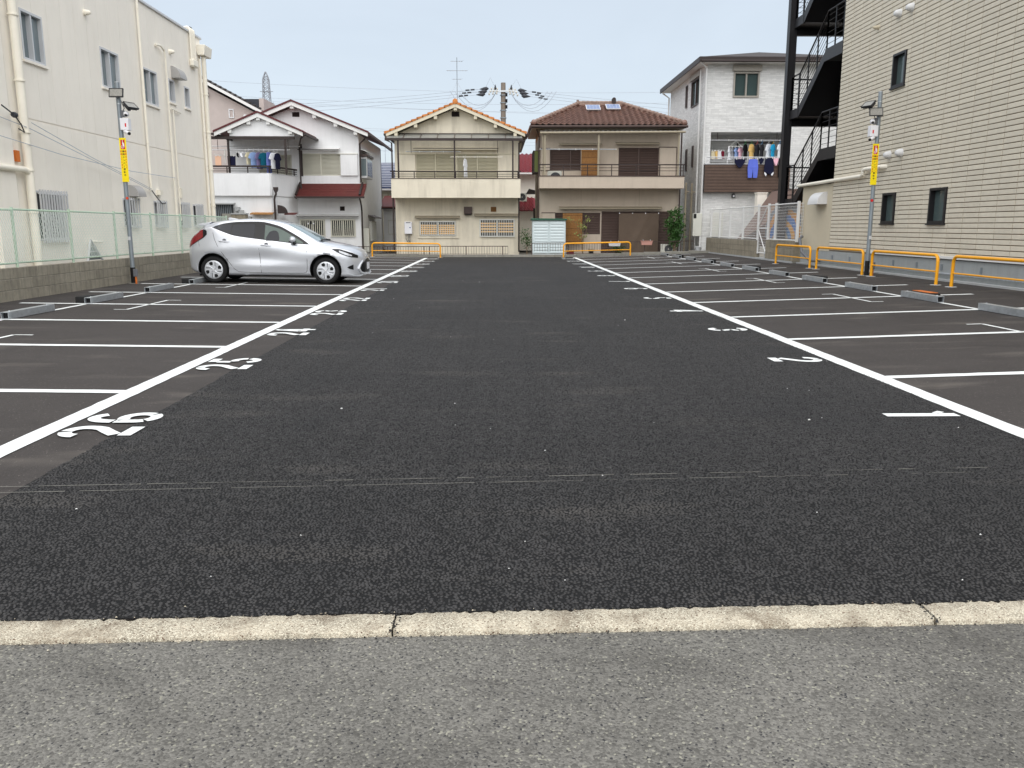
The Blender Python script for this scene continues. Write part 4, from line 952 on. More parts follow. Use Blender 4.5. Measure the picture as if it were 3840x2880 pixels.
# glazed balcony canopy
M('polycarb', (150, 152, 150), .3, var=.1, spec=.5); MAT['polycarb'].node_tree.nodes['Principled BSDF'].inputs['Alpha'].default_value = .62
cz0, cz1 = 5.15, 5.44
for i in range(8):
    x0 = -4.82+6.03*i/8; MB().add([(x0+.01, 38.0, cz0), (x0+6.03/8-.01, 38.0, cz0), (x0+6.03/8-.01, YH-.01, cz1), (x0+.01, YH-.01, cz1)], [(0, 1, 2, 3)]).build('canopy_sheet', MAT['polycarb'], H2)
    MB().bar((x0, 38.0, cz0+.01), (x0, YH-.01, cz1+.01), .03, .03).build('canopy_rafter', MAT['bronze'], H2)
box('canopy_beam', MAT['dbrown'], H2, -4.86, 1.23, 37.95, 38.02, 5.05, 5.16); box('canopy_ledger', MAT['dbrown'], H2, -4.7, 1.1, YH-.03, YH-.001, 5.42, 5.47)
for x in (-4.29, -1.80, .78): MB().box(x-.035, x+.035, 37.99, 38.06, 3.42, 5.06).build('canopy_post', MAT['dbrown'], H2)
for x in (-3.75, .10): MB().tube([(x, 38.4, 5.25), (x, 38.4, 4.55)], .012, 6).build('pole_bracket', MAT['dbrown'], H2)
box('balcony_parapet', cs, H2, -4.62, 1.12, 37.93, 38.05, 2.59, 3.42)
for x in (-4.62, 1.0): box('balcony_cheek', cs, H2, x, x+.12, 38.05, YH, 2.59, 3.42)
box('balcony_floor', cs, H2, -4.5, 1.0, 38.05, YH, 2.59, 2.75)
box('parapet_cap', MAT['bronze'], H2, -4.64, 1.14, 37.91, 38.07, 3.42, 3.445)
def balcony_rail(par, x0, x1, y, zt, zb, posts, bars, mat):
    box('top_rail', mat, par, x0, x1, y-.03, y+.03, zt-.05, zt, bevel=.006)
    for z in bars: box('rail_bar', mat, par, x0+.05, x1-.05, y-.01, y+.01, z-.012, z+.012)
    for x in posts: box('rail_post', mat, par, x-.018, x+.018, y-.018, y+.018, zb, zt-.05)
balcony_rail(H2, -4.66, 1.15, 38.0, 3.76, 3.445, [-4.5, -3.6, -2.68, -1.75, -.82, .1, 1.0], (3.62, 3.53), MAT['dbrown'])
zs0, zs1 = shut[2], shut[3]
for a0, a1, d in ((-3.59, -2.70, 0), (-2.72, -1.82, -.03), (-1.74, -.81, -.03), (-.83, .11, 0)): shutter(pS, H2, a0, a1, zs0, zs1, MAT['shut_cream'], .058, d=d-.02)
pS.b('shutter_mullion', MAT['shut_cream'], H2, -1.82, -1.74, -.1, .02, zs0, zs1)
for a0, a1 in ((-4.36, -3.62), (.13, .90)):
    o = pS.b('shutter_box', cs, H2, a0, a1, 0, .10, 3.42, 4.54, bevel=.006); pS.b('box_lid', MAT['shut_cream'], o, a0-.02, a1+.02, 0, .12, 4.54, 4.57)
hood(pS, H2, -3.68, .14, 4.74, 4.86, .30, MAT['cream_trim']); pS.b('canopy_edge', MAT['dbrown'], H2, -3.68, .14, .301, .306, 4.775, 4.80)
drying_pole('pale drying pole on the left half of the cream house balcony', -3.98, -1.57, 38.42, 4.62, 'galv'); drying_pole('cream drying pole with a white shirt on the cream house balcony', -1.98, .31, 38.42, 4.39, 'cream_pipe')
for (a0, a1, z0, z1), ws in ((w1, (1.02, 1.38)), (w2, (1.10, 1.47))):
    window(pS, H2, a0, a1, z0, z1, MAT['white_frame'], MAT['glass_dark'], 2, fw=.05, rec=.10, proud=.02)
    grille(pS, H2, a0+.02, a1-.02, z0+.02, z1-.02, 20, MAT['white_frame'], d=.085, bw=.024, rails=(0., 1.))
    n = 5 if a0 < -3 else 4
    for half in (0, 1):
        for k in range(n):
            z = ws[0]+(ws[1]-ws[0])*k/(n-1); xa = a0+.06+(a1-a0)/2*half; xb = xa+(a1-a0)/2-.10
            MB().box(xa, xb, YH-.062, YH-.05, z-.035, z+.035).build('wood_slat', MAT['slat_wood'], H2)
pS.b('window_surround', MAT['cream_stucco'], H2, -3.58, -1.70, 0, .05, .80, .90); pS.b('window_surround', cs, H2, -3.58, -3.52, 0, .05, .90, 1.66); pS.b('window_surround', cs, H2, -1.80, -1.70, 0, .05, .90, 1.66)
hood(pS, H2, -3.70, -1.63, 1.72, 1.82, .22, MAT['tan_trim']); hood(pS, H2, -.98, 1.07, 1.82, 1.92, .22, MAT['tan_trim'])
o = pS.b('range_hood', MAT['bronze'], H2, -1.44, -1.07, 0, .22, 1.90, 2.22, bevel=.01); pS.b('hood_mouth', MAT['dark'], o, -1.42, -1.09, .02, .21, 1.86, 1.90)
louvre_vent(pS, H2, -.21, .04, 2.0, 2.22, 'reed')
t = thing('water_heater', 'white gas water heater box on the cream house wall', 'water heater', (-4.0, YH-.1, 1.0))
box('casing', MAT['white_gloss'], t, -4.17, -3.83, YH-.2, YH-.001, 1.0, 1.55, bevel=.012); box('exhaust', MAT['dark'], t, -4.10, -3.90, YH-.204, YH-.2, 1.49, 1.52); box('label_plate', MAT['solar_cell'], t, -3.95, -3.88, YH-.203, YH-.2, 1.26, 1.31)
for dx in (-.12, -.02, .05): MB().tube([(-4.0+dx, YH-.1, 1.0), (-4.0+dx, YH-.1, .75), (-3.95+dx*.5, YH-.04, .6)], .014, 6).build('hose', MAT['pvc_grey'], t)

# ------------------------------------------------------------------ house 3: tan stucco, brown hipped tile roof
H3 = thing('tan_house', 'tan stucco house with brown wavy tiled hip roof and brown louvred shutters', 'house', (5.2, 42, 0))
ts = MAT['tan_stucco']
u1, u2, l1, l2 = (2.50, 3.90, 3.86, 4.80), (5.62, 7.47, 3.55, 4.86), (2.76, 4.84, .98, 1.96), (4.89, 8.2, .02, 2.02)
wall(pS, H3, ts, 2.02, 8.44, -.1, 3.02, [l1, l2], t=.2, name='lower_wall'); wall(pS, H3, ts, 2.02, 8.40, 3.02, 5.62, [u1, u2], t=.2, name='upper_wall')
for x in (2.02, 8.24): box('side_wall', ts, H3, x, x+.2, YH+.2, 43.2, -.1, 5.6)
EY0, EY1, EX0, EX1, EZ = 38.38, 43.42, 1.62, 8.56, 5.76; RYr, RX0, RX1, RZ = 40.9, 3.95, 5.98, 6.95
MB().add([(EX0, EY0, EZ), (EX1, EY0, EZ), (EX1, EY1, EZ), (EX0, EY1, EZ), (RX0, RYr, RZ), (RX1, RYr, RZ)], [(0, 1, 5, 4), (1, 2, 5), (2, 3, 4, 5), (3, 0, 4), (3, 2, 1, 0)]).build('roof_deck', MAT['dbrown'], H3)
box('soffit', MAT['tan_trim'], H3, EX0+.03, EX1-.03, EY0+.02, EY1, EZ-.10, EZ-.012)
box('fascia', MAT['fascia_brown'], H3, EX0+.02, EX1-.02, EY0+.0, EY0+.02, EZ-.12, EZ-.005)
MB().tube([(EX0-.04, EY0-.06, EZ-.06), (EX1+.04, EY0-.06, EZ-.04)], .055, 8).build('gutter', MAT['bronze'], H3, smooth=True)
MB().tube([(EX0-.05, EY0-.06, EZ-.06), (EX0-.05, EY1, EZ-.06)], .055, 8).build('gutter', MAT['bronze'], H3, smooth=True)
# S-profile tiles
CW, RWp = .267, .232; sl3 = math.atan2(RZ-EZ, RYr-EY0); nseg = 8
def s_tile():
    vs = []; fs = []; Lt = .285
    for row, (y, up) in enumerate(((0, .0), (Lt, .0))):
        for i in range(nseg+1):
            x = -.145+.29*i/nseg; u = (x+.145)/.29
            z = .030*math.cos(2*PI*(u*1.02-.12)) + .006*math.cos(4*PI*u)
            lift = .052 if row == 0 else .002
            vs += [(x, y, z+lift+.016), (x, y, z+lift)]
    m_ = 2*(nseg+1)
    for i in range(nseg):
        a = 2*i; fs += [(a, a+2, m_+a+2, m_+a), (a, a+1, a+3, a+2), (a+1, m_+a+1, m_+a+3, a+3)]
    fs += [(0, m_, m_+1, 1), (2*nseg, 2*nseg+1, m_+2*nseg+1, m_+2*nseg)]
    q = MB(); q.add(vs, fs); return q
tm = s_tile().mesh('roof_tile', smooth=True, angle=45); tm.materials.append(MAT['tile_brown'])
def tile_frame(o, xdir, up):                          # origin, along-eave unit, up-slope unit
    n_ = xdir.cross(up); return Matrix(((xdir.x, up.x, n_.x, o.x), (xdir.y, up.y, n_.y, o.y), (xdir.z, up.z, n_.z, o.z), (0, 0, 0, 1)))
upv = Vector((0, math.cos(sl3), math.sin(sl3))); SL = math.hypot(RZ-EZ, RYr-EY0); nr = int(SL/RWp)
for r_ in range(nr):
    d = RWp*r_; f = d/SL; xl = EX0+(RX0-EX0)*f; xr = EX1+(RX1-EX1)*f
    k0 = math.ceil((xl-EX0-.06)/CW); x = EX0+CW*(k0+.5)-.06
    while x < xr+.02:
        o_ = Vector((x, EY0-.04, EZ)) + upv*d; o_.x += random.gauss(0, .003); o_.z += random.gauss(0, .002)
        piece('roof_tile', tm, H3, matrix=tile_frame(o_, Vector((1, 0, 0)), upv)); x += CW
st = MB()                                             # left and right hip faces, seen at a glancing angle
for s in (-1, 1):
    ex, rx = (EX0, RX0) if s < 0 else (EX1, RX1); run = abs(rx-ex); a2 = math.atan2(RZ-EZ, run); SL2 = math.hypot(run, RZ-EZ); u2v = Vector((-s*math.cos(a2), 0, math.sin(a2))); xd = Vector((0, s, 0))
    for r_ in range(int(SL2/RWp)):
        f = RWp*r_/SL2; y0 = EY0+(RYr-EY0)*f; y1 = EY1-(EY1-RYr)*f; y = y0+.12
        while y < y1:
            Mx = tile_frame(Vector((ex, y, EZ))+u2v*RWp*r_, xd, u2v); q = s_tile(); st.add([Mx @ Vector(v) for v in q.v], q.f); y += CW
tag(st.build('side_roof_tiles', MAT['tile_brown'], H3, smooth=True), kind='stuff')
def cap_run(p0, p1, name='hip_tile', r=.075, step=.21):
    p0, p1 = Vector(p0), Vector(p1); n = int((p1-p0).length/step); d = (p1-p0)/n
    MB().bar(p0+Vector((0, 0, .03)), p1+Vector((0, 0, .03)), .17, .10).build('hip_bed', MAT['tile_ridge'], H3)
    for i in range(n):
        a = p0+d*i; MB().tube([a+Vector((0, 0, .10)), a+d*1.04+Vector((0, 0, .10))], [r*1.12, r*.86], 10).build(name, MAT['tile_ridge'], H3, smooth=True)
cap_run((EX0+.12, EY0+.06, EZ+.06), (RX0, RYr, RZ+.02)); cap_run((EX1-.12, EY0+.06, EZ+.06), (RX1, RYr, RZ+.02)); cap_run((RX0-.05, RYr, RZ+.03), (RX1+.05, RYr, RZ+.03), 'ridge_tile')
for x, y, z, r in ((EX0+.10, EY0+.02, EZ+.13, .12), (EX1-.10, EY0+.02, EZ+.13, .12)): MB().lathe([(0, .08), (r*.6, .07), (r, .02), (r, -.06), (0, -.08)], (x, y, z), (-.3 if x < 4 else .3, -1, .1), 14).build('hip_end_tile', MAT['tile_brown'], H3, smooth=True)
MB().prism([(-.09, 0), (.09, 0), (.09, .16)]+[(.09*math.cos(PI*i/8), .16+.09*math.sin(PI*i/8)) for i in range(1, 8)]+[(-.09, .16)], lambda a, b, d: (RX1-.38+a, d, RZ+.1+b), RYr-.16, RYr+.1).build('ridge_finial', MAT['dbrown'], H3)
MB().box(RX0-.1, RX0+.0, RYr-.1, RYr+.1, RZ+.02, RZ+.24).build('ridge_finial', MAT['tile_ridge'], H3)
for x0, d in ((4.22, 2.1), (5.16, 2.2)):               # two small solar panels on the tiles
    t = thing('solar_panel', 'small solar panel on the brown tiled roof, %s one' % ('left-hand' if x0 < 5 else 'right-hand'), 'solar panel', (x0+.3, 40.2, 6.6), 'roof solar panels')
    a2 = sl3*1.05; uv = Vector((0, math.cos(a2), math.sin(a2))); nv = Vector((0, -math.sin(a2), math.cos(a2))); o_ = Vector((x0, EY0, EZ))+upv*(d-.35)+nv*.12
    def pl_(a, b, e): return o_ + Vector((a, 0, 0)) + uv*b + nv*e
    MB().prism([(0, 0), (.66, 0), (.66, .62), (0, .62)], lambda a, b, e: pl_(a, b, e), 0, .035).build('panel_frame', MAT['alu'], t)
    for i in range(4):
        for j in range(3): MB().prism([(.03+.152*i, .03+.19*j), (.175+.152*i, .03+.19*j), (.175+.152*i, .21+.19*j), (.03+.152*i, .21+.19*j)], lambda a, b, e: pl_(a, b, e), .036, .039).build('solar_cell', MAT['solar_cell'], t)
    for a in (.1, .56): MB().bar(pl_(a, .05, 0), pl_(a, .05, -.1), .03, .03).build('mount', MAT['galv'], t)
# corrugated balcony awning
mb = MB(); n = 120; vs = []
for i in range(n+1):
    x = 2.0+6.38*i/n; zz = .014*math.sin(2*PI*i/4.)
    vs += [(x, 37.86, 5.44+.05*i/n*.8+zz), (x, YH-.02, 5.60+zz)]
mb.add(vs, [(2*i, 2*i+2, 2*i+3, 2*i+1) for i in range(n)]); mb.build('corrugated_awning', MAT['polycarb'], H3, smooth=True)
MB().tube([(1.98, 37.88, 5.38), (8.40, 37.88, 5.43)], .048, 10).build('awning_gutter', MAT['tan_trim'], H3, smooth=True)
for x in (2.2, 4.58, 8.15): MB().box(x-.04, x+.04, 37.96, 38.04, 3.54, 5.36).build('awning_post', MAT['tan_trim'], H3)
MB().tube([(2.08, 37.98, 5.3), (2.12, 38.0, 5.0), (2.12, 38.0, 3.5)], .03, 8).build('drainpipe', MAT['tan_trim'], H3, smooth=True)
MB().tube([(EX0+.25, 38.6, 5.6), (2.0, 38.9, 5.3), (1.96, 38.93, 3.0), (1.96, 38.93, 0)], .035, 8).build('drainpipe', MAT['bronze'], H3, smooth=True); MB().tube([(8.46, 38.9, 5.5), (8.46, 38.9, 0)], .035, 8).build('drainpipe', MAT['bronze'], H3, smooth=True)
box('balcony_parapet', ts, H3, 1.97, 8.43, 37.92, 38.02, 3.01, 3.52); box('balcony_floor', ts, H3, 2.05, 8.38, 38.02, YH, 3.01, 3.15)
for x in (1.97, 8.33): box('balcony_cheek', ts, H3, x, x+.10, 38.02, YH, 3.01, 3.52)
box('parapet_cap', MAT['bronze'], H3, 1.95, 8.45, 37.90, 38.04, 3.52, 3.56)
balcony_rail(H3, 1.90, 8.46, 37.98, 4.06, 3.56, [1.97, 3.03, 4.10, 5.18, 6.27, 7.33, 8.38], (3.90, 3.77), MAT['dbrown'])
bm = MAT['shut_brown']
for a0, a1, z0, z1, d in ((2.50, 3.45, 3.86, 4.80, 0), (3.42, 3.90, 3.86, 4.80, -.03), (5.62, 6.56, 3.55, 4.86, 0), (6.54, 7.47, 3.55, 4.86, -.03), (2.76, 3.9, .98, 1.96, -.03), (3.88, 4.84, .98, 1.96, 0), (4.89, 5.9, .02, 2.02, 0), (5.88, 7.2, .02, 2.02, -.03), (7.18, 8.2, .02, 2.02, 0)): shutter(pS, H3, a0, a1, z0, z1, bm, .070, d=d-.02)
for a0, a1, z0, z1 in ((2.08, 2.48, 3.86, 4.80), (7.49, 8.24, 3.55, 4.86), (2.14, 2.74, 1.0, 1.94)):
    o = pS.b('shutter_box', ts, H3, a0, a1, 0, .09, z0, z1, bevel=.006); pS.b('box_trim', MAT['bronze'], o, a0-.02, a1+.02, 0, .11, z1, z1+.03); pS.b('box_trim', MAT['bronze'], o, a1, a1+.025, 0, .10, z0, z1)
for a in ((2.90, 4.82, 4.97, 5.06), (5.47, 7.45, 5.0, 5.10), (2.92, 7.65, 2.13, 2.24)): hood(pS, H3, *a, .26, MAT['tan_trim'])
for x in (3.94, 6.62): pS.b('wall_joint', MAT['tan_trim'], H3, x-.006, x+.006, 0, .003, 2.26, 3.0)
for x0, x1, z0, z1, yy in ((3.88, 4.68, 3.53, 4.74, 38.55), (3.08, 3.98, .55, 1.93, 38.7)):
    t = thing('reed_screen', 'brown reed screen hung on the %s of the tan house' % ('balcony' if z0 > 3 else 'ground floor'), 'reed screen', ((x0+x1)/2, yy, z0), 'reed screens')
    mb = MB(); n = int((x1-x0)/.035)
    for k in range(n):
        x = x0+(x1-x0)*(k+.5)/n; mb.tube([(x, yy+random.gauss(0, .003), z0+random.uniform(0, .03)), (x, yy+random.gauss(0, .003), z1)], (x1-x0)/n*.55, 5)
    tag(mb.build('reeds', MAT['reed'], t), kind='stuff')
    for k in range(5): box('binding', MAT['wood_brown'], t, x0, x1, yy-.022, yy-.018, z0+.1+(z1-z0-.2)*k/4-.006, z0+.1+(z1-z0-.2)*k/4+.006)
drying_pole('blue-grey drying pole across the tan house balcony', 2.0, 5.4, 38.3, 4.72, 'galv', .022)
t = thing('shade_cloth', 'dark brown shade cloth hung over the ground-floor shutters of the tan house', 'shade cloth', (6.6, 38.75, .1))
mb = MB(); nx, nz = 24, 16; vs = []
for j in range(nz+1):
    for i in range(nx+1):
        u, v = i/nx, j/nz; x = 5.66+1.84*u; z = 1.94-.02*math.sin(u*3*PI)**2-1.78*v
        y = 38.72-.10*v*math.sin(u*PI) - .025*math.sin(u*9+v*3)*v - .05*math.exp(-((u-.75+.5*v)**2)/.004)*(v < .95)
        vs.append((x, y, z))
mb.add(vs, [(j*(nx+1)+i, j*(nx+1)+i+1, (j+1)*(nx+1)+i+1, (j+1)*(nx+1)+i) for j in range(nz) for i in range(nx)]); mb.build('cloth', MAT['tarp'], t, smooth=True, angle=180)
for k in range(4): MB().lathe([(0, .006), (.022, .004), (.024, 0)], (5.68+.6*k, 38.70, 1.93), (0, -1, 0), 10).build('eyelet', MAT['white_gloss'], t)
# projecting shutter box on the left flank
box('flank_box', MAT['dbrown'], H3, 1.74, 2.0, 39.3, 40.6, 3.75, 4.75); box('flank_box_panel', MAT['olive'], H3, 1.80, 1.96, 39.26, 39.298, 3.80, 4.72)

# ------------------------------------------------------------------ house 4: three storeys, white stone siding
Y4 = 38.5; p4 = Plane('S', Y4); H4 = thing('white_siding_house', 'three-storey white siding house with brown balcony and dark roof', 'house', (12.5, 42, 0))
sw = MAT['siding_white']; X4 = 9.42; X4b = 16.2
wf = (10.58, 11.74, 6.98, 8.06); rec = (9.68, 13.22, 4.08, 5.50)
wall(p4, H4, sw, X4, X4b, -.1, 8.46, [wf, rec], t=.2, name='front_wall')
pSd = Plane('W', X4); sws = [(39.75, 41.4, 6.9, 8.08), (42.3, 42.62, 7.05, 8.1), (41.9, 42.2, 4.0, 5.05), (40.6, 40.85, 4.1, 5.1)]
wall(pSd, H4, sw, Y4+.2, 46.4, -.1, 8.46, sws, t=.2, name='side_wall')
for i, (a0, a1, z0, z1) in enumerate(sws):
    window(pSd, H4, a0, a1, z0, z1, MAT['bronze'], MAT['glass_green' if i == 0 else 'glass_dark'], 2 if i == 0 else 1, fw=.05, proud=.05)
pSd.b('shutter_case', MAT['frame_grey'], H4, 39.65, 41.5, .001, .12, 8.10, 8.34)
window(p4, H4, *wf, MAT['frame_grey'], MAT['glass_green'], 2, fw=.07, rec=.1, proud=.05); o = p4.b('shutter_case', MAT['frame_grey'], H4, 10.52, 11.80, .001, .14, 8.08, 8.34, bevel=.01)
t_ = p4.b('curtain', MAT['shut_white'], H4, 10.66, 11.1, -.16, -.15, 7.05, 8.0)
# recessed balcony
dr = MAT['siding_white']
box('recess_back', dr, H4, rec[0], rec[1], Y4+1.5, Y4+1.6, rec[2]-.6, rec[3]); box('recess_ceiling', dr, H4, rec[0], rec[1], Y4+.2, Y4+1.5, rec[3], rec[3]+.1); box('recess_floor', MAT['conc'], H4, rec[0], rec[1], Y4+.2, Y4+1.5, 3.0, 3.1)
for x in (rec[0]-.1, rec[1]): box('recess_side', dr, H4, x, x+.1, Y4+.2, Y4+1.5, 3.1, rec[3])
window(Plane('S', Y4+1.49), H4, 11.3, 13.0, 3.1, 5.2, MAT['bronze'], MAT['glass_dark'], 2, fw=.06)
for k in range(9): MB().box(9.40, 13.26, Y4-.31, Y4-.29, 2.86+.134*k, 2.86+.134*k+.116).build('balcony_board', MAT['side_brown'], H4)
box('balcony_core', MAT['dbrown'], H4, 9.41, 13.25, Y4-.288, Y4-.001, 2.85, 4.05)
box('balcony_cap', MAT['alu'], H4, 9.38, 13.28, Y4-.33, Y4+.02, 4.07, 4.11)
MB().tube([(9.46, Y4-.3, 4.38), (13.2, Y4-.3, 4.38)], .022, 8).build('top_rail', MAT['alu'], H4, smooth=True)
for z in (4.18, 4.25, 4.31): MB().tube([(9.46, Y4-.3, z), (13.2, Y4-.3, z)], .010, 6).build('rail_bar', MAT['alu'], H4, smooth=True)
for x in (9.48, 10.4, 11.3, 12.2, 13.15): box('rail_post', MAT['alu'], H4, x-.015, x+.015, Y4-.315, Y4-.285, 4.11, 4.38)
# roof
hz = 8.46
MB().add([(8.94, 38.0, 8.60), (16.8, 38.0, 8.60), (16.8, 46.9, 8.60), (8.94, 46.9, 8.60), (12.6, 41.6, 9.50), (13.4, 43.2, 9.50)], [(0, 1, 4), (1, 5, 4), (1, 2, 5), (2, 3, 5), (3, 4, 5), (3, 0, 4)]).build('roof', MAT['roof_dark'], H4)
box('soffit', MAT['white_paint2'], H4, 8.98, 16.7, 38.04, 46.8, 8.40, 8.46)
box('fascia', MAT['fascia_brown'], H4, 8.93, 16.8, 37.97, 38.03, 8.39, 8.61); box('fascia', MAT['fascia_brown'], H4, 8.92, 8.97, 38.03, 46.9, 8.39, 8.61)
MB().tube([(9.0, 37.93, 8.42), (16.8, 37.93, 8.42)], .05, 8).build('gutter', MAT['fascia_brown'], H4, smooth=True)
for pts in ([(9.05, 38.1, 8.35), (9.34, 38.36, 8.2), (9.36, 38.40, 8.0), (9.36, 38.40, .3)], [(9.30, 39.3, 8.3), (9.34, 39.3, .3)], [(9.0, 46.5, 8.35), (9.34, 46.45, 8.1), (9.34, 46.45, 0)]): MB().tube(pts, .042, 8).build('drainpipe', MAT['white_paint2'], H4, smooth=True)
for x in (11.15,): p4.b('panel_joint', MAT['white_paint2'], H4, x-.006, x+.006, .001, .004, 5.5, 6.9)
t_ = MB().prism([(-.07, 0), (.07, 0), (.07, .12)]+[(.07*math.cos(PI*i/6), .12+.07*math.sin(PI*i/6)) for i in range(1, 6)]+[(-.07, .12)], lambda a, b, d: (10.81+a, d, 2.62+b), Y4-.12, Y4-.001).build('wall_lamp', MAT['black_steel'], H4)
box('lamp_glass', MAT['white_gloss'], t_, 10.77, 10.85, Y4-.125, Y4-.121, 2.65, 2.74)
box('meter_box', MAT['ac_white'], H4, 9.0, 9.40, Y4-.15, Y4+.15, .90, 1.92, bevel=.01); box('electric_meter', MAT['dark'], H4, 9.02, 9.14, Y4-.16, Y4-.151, 1.7, 1.9); box('wall_unit', MAT['ac_white'], H4, 9.85, 10.35, Y4-.25, Y4-.001, .9, 1.95, bevel=.01)
# ------------------------------------------------------------------ house 1: white stucco, two gables, red trim
Y1 = 40.0; p1_ = Plane('S', Y1); H1 = thing('white_house', 'white stucco house with red-edged gables and a laundry balcony', 'house', (-9.2, 43, 0))
ws = MAT['white_stucco']; XA, XE = -12.4, -6.33
sh = (-9.02, -7.20, 3.66, 4.66); g1_, g2_ = (-9.20, -8.02, .88, 1.66), (-7.77, -6.60, .86, 1.66); bd = (-11.0, -9.45, 2.8, 4.6)
wall(p1_, H1, ws, -9.30, XE, -.1, 2.60, [g1_, g2_], t=.2, name='lower_wall'); wall(p1_, H1, ws, XA, XE, 2.60, 5.40, [sh, bd], t=.2, name='upper_wall')
slm = (6.93-5.57)/(9.24-5.84); PKX, PKZ = -9.24, 6.93
gable_prism(H1, 'gable_wall', 'white_stucco', [(XA, 5.40), (XE, 5.40), (XE, PKZ-.2-(XE-PKX)*slm), (PKX, PKZ-.2), (XA, PKZ-.2-(PKX-XA)*slm)], Y1, Y1+.2)
sd = [(41.2, 43.0, 3.55, 4.45)]
pE1 = Plane('E', XE); wall(pE1, H1, ws, Y1+.2, 47.6, -.1, 5.55, [], t=.2, name='side_wall'); box('back_wall', ws, H1, XA, XE, 47.4, 47.6, -.1, 5.5)
def gable_roof(par, px, pz, run, sl_, y0, y1, barge='white_paint2'):
    for s in (-1, 1):
        f = lambda d, up: (px+s*d, pz-d*sl_+up)
        gable_prism(par, 'barge_board', barge, [f(0, -.02), f(run, -.02), f(run, -.19), f(0, -.20)], y0, y0+.05)
        gable_prism(par, 'roof_slope', 'red_roof', [f(0, .05), f(run+.03, .05), f(run+.03, -.018), f(0, -.018)], y0+.05, y1)
        gable_prism(par, 'verge_trim', 'red_trim', [f(0, .06), f(run+.04, .06), f(run+.04, -.018), f(0, -.018)], y0-.04, y0+.049)
        box('gutter', MAT['dbrown'], par, *sorted((px+s*(run+.02), px+s*(run+.13))), y0, y1, pz-run*sl_-.14, pz-run*sl_-.05)
gable_roof(H1, PKX, PKZ, 3.42, slm, Y1-.5, 47.9)
for dx in (0, 1.0, 1.95, 2.85): 
    z = PKZ-.2-dx*slm; box('purlin_end', MAT['white_paint2'], H1, PKX+dx-.08, PKX+dx+.08, Y1-.44, Y1, z-.13, z+.02)
louvre_vent(p1_, H1, -9.32, -9.0, 6.29, 6.50, 'dbrown')
# porch gable over the balcony
QX, QZ, qs = -10.2, 6.15, .42; gable_roof(H1, QX, QZ, 1.9, qs, 37.35, Y1-.01)
gable_prism(H1, 'porch_gable', 'white_stucco', [(-11.5, 5.18), (-8.72, 5.18), (-8.72, QZ-.2-1.48*qs+.03), (QX, QZ-.19), (-11.5, QZ-.2-1.3*qs)], 37.55, 37.7)
for dx in (-1.25, -.42, 0, .42, 1.35): z = QZ-.2-abs(dx)*qs; box('purlin_end', MAT['white_paint2'], H1, QX+dx-.08, QX+dx+.08, 37.4, 37.55, z-.12, z+.02)
box('porch_beam', MAT['dbrown'], H1, -12.6, -8.72, 37.5, 37.62, 5.05, 5.17)
for x, y in ((-9.12, 37.55), (-8.95, 39.8), (-11.6, 37.6)): MB().box(x-.04, x+.04, y-.04, y+.04, 3.62, 5.06).build('porch_post', MAT['dbrown'], H1)
# balcony parapet with a bend back to the main wall
PB = [(-13.2, 37.5), (-9.86, 37.5), (-9.25, Y1)]
def wallpath(name, pts, z0, z1, th, mat):
    for (xa, ya), (xb, yb) in zip(pts[:-1], pts[1:]):
        MB().bar((xa, ya+th/2, (z0+z1)/2), (xb, yb+th/2, (z0+z1)/2), th, z1-z0).build(name, mat, H1)
wallpath('balcony_parapet', PB, 2.66, 3.60, .12, ws); wallpath('parapet_cap', PB, 3.602, 3.63, .17, MAT['alu'])
wallpath('top_rail', PB, 3.88, 3.95, .06, MAT['dbrown'])
for z in (3.70, 3.79): wallpath('rail_bar', PB, z, z+.025, .025, MAT['dbrown'])
for x, y in ((-12.6, 37.55), (-11.7, 37.55), (-10.8, 37.55), (-9.86, 37.55), (-9.7, 38.3), (-9.5, 39.1), (-9.32, 39.8)): box('rail_post', MAT['dbrown'], H1, x-.02, x+.02, y-.02, y+.02, 3.63, 3.89)
MB().add([(-13.2, 37.6, 2.70), (-9.86, 37.6, 2.70), (-9.3, Y1, 2.70), (-13.2, Y1, 2.70)], [(0, 1, 2, 3)]).build('balcony_floor', MAT['conc'], H1)
wallpath('ground_wall', [(-13.2, 37.65), (-9.86, 37.65), (-9.30, Y1)], -.1, 2.655, .12, ws)
# upper shutters, box, canopy
for a0, a1, d in ((-9.01, -8.10, 0), (-8.12, -7.21, -.03)): shutter(p1_, H1, a0, a1, sh[2], sh[3], MAT['shut_white'], .058, d=d-.02)
o = p1_.b('shutter_box', ws, H1, -7.18, -6.40, 0, .10, 3.66, 4.62, bevel=.006); p1_.b('box_lid', MAT['shut_white'], o, -7.3, -6.38, 0, .12, 4.62, 4.65)
hood(p1_, H1, -9.10, -7.20, 4.80, 4.92, .3, MAT['white_paint2']); p1_.b('canopy_edge', MAT['dark'], H1, -9.1, -7.2, .301, .305, 4.80, 4.83)
for a0, a1 in ((-10.98, -10.2), (-10.22, -9.47)): shutter(p1_, H1, a0, a1, bd[2], bd[3], MAT['shut_white'], .05, d=-.02)
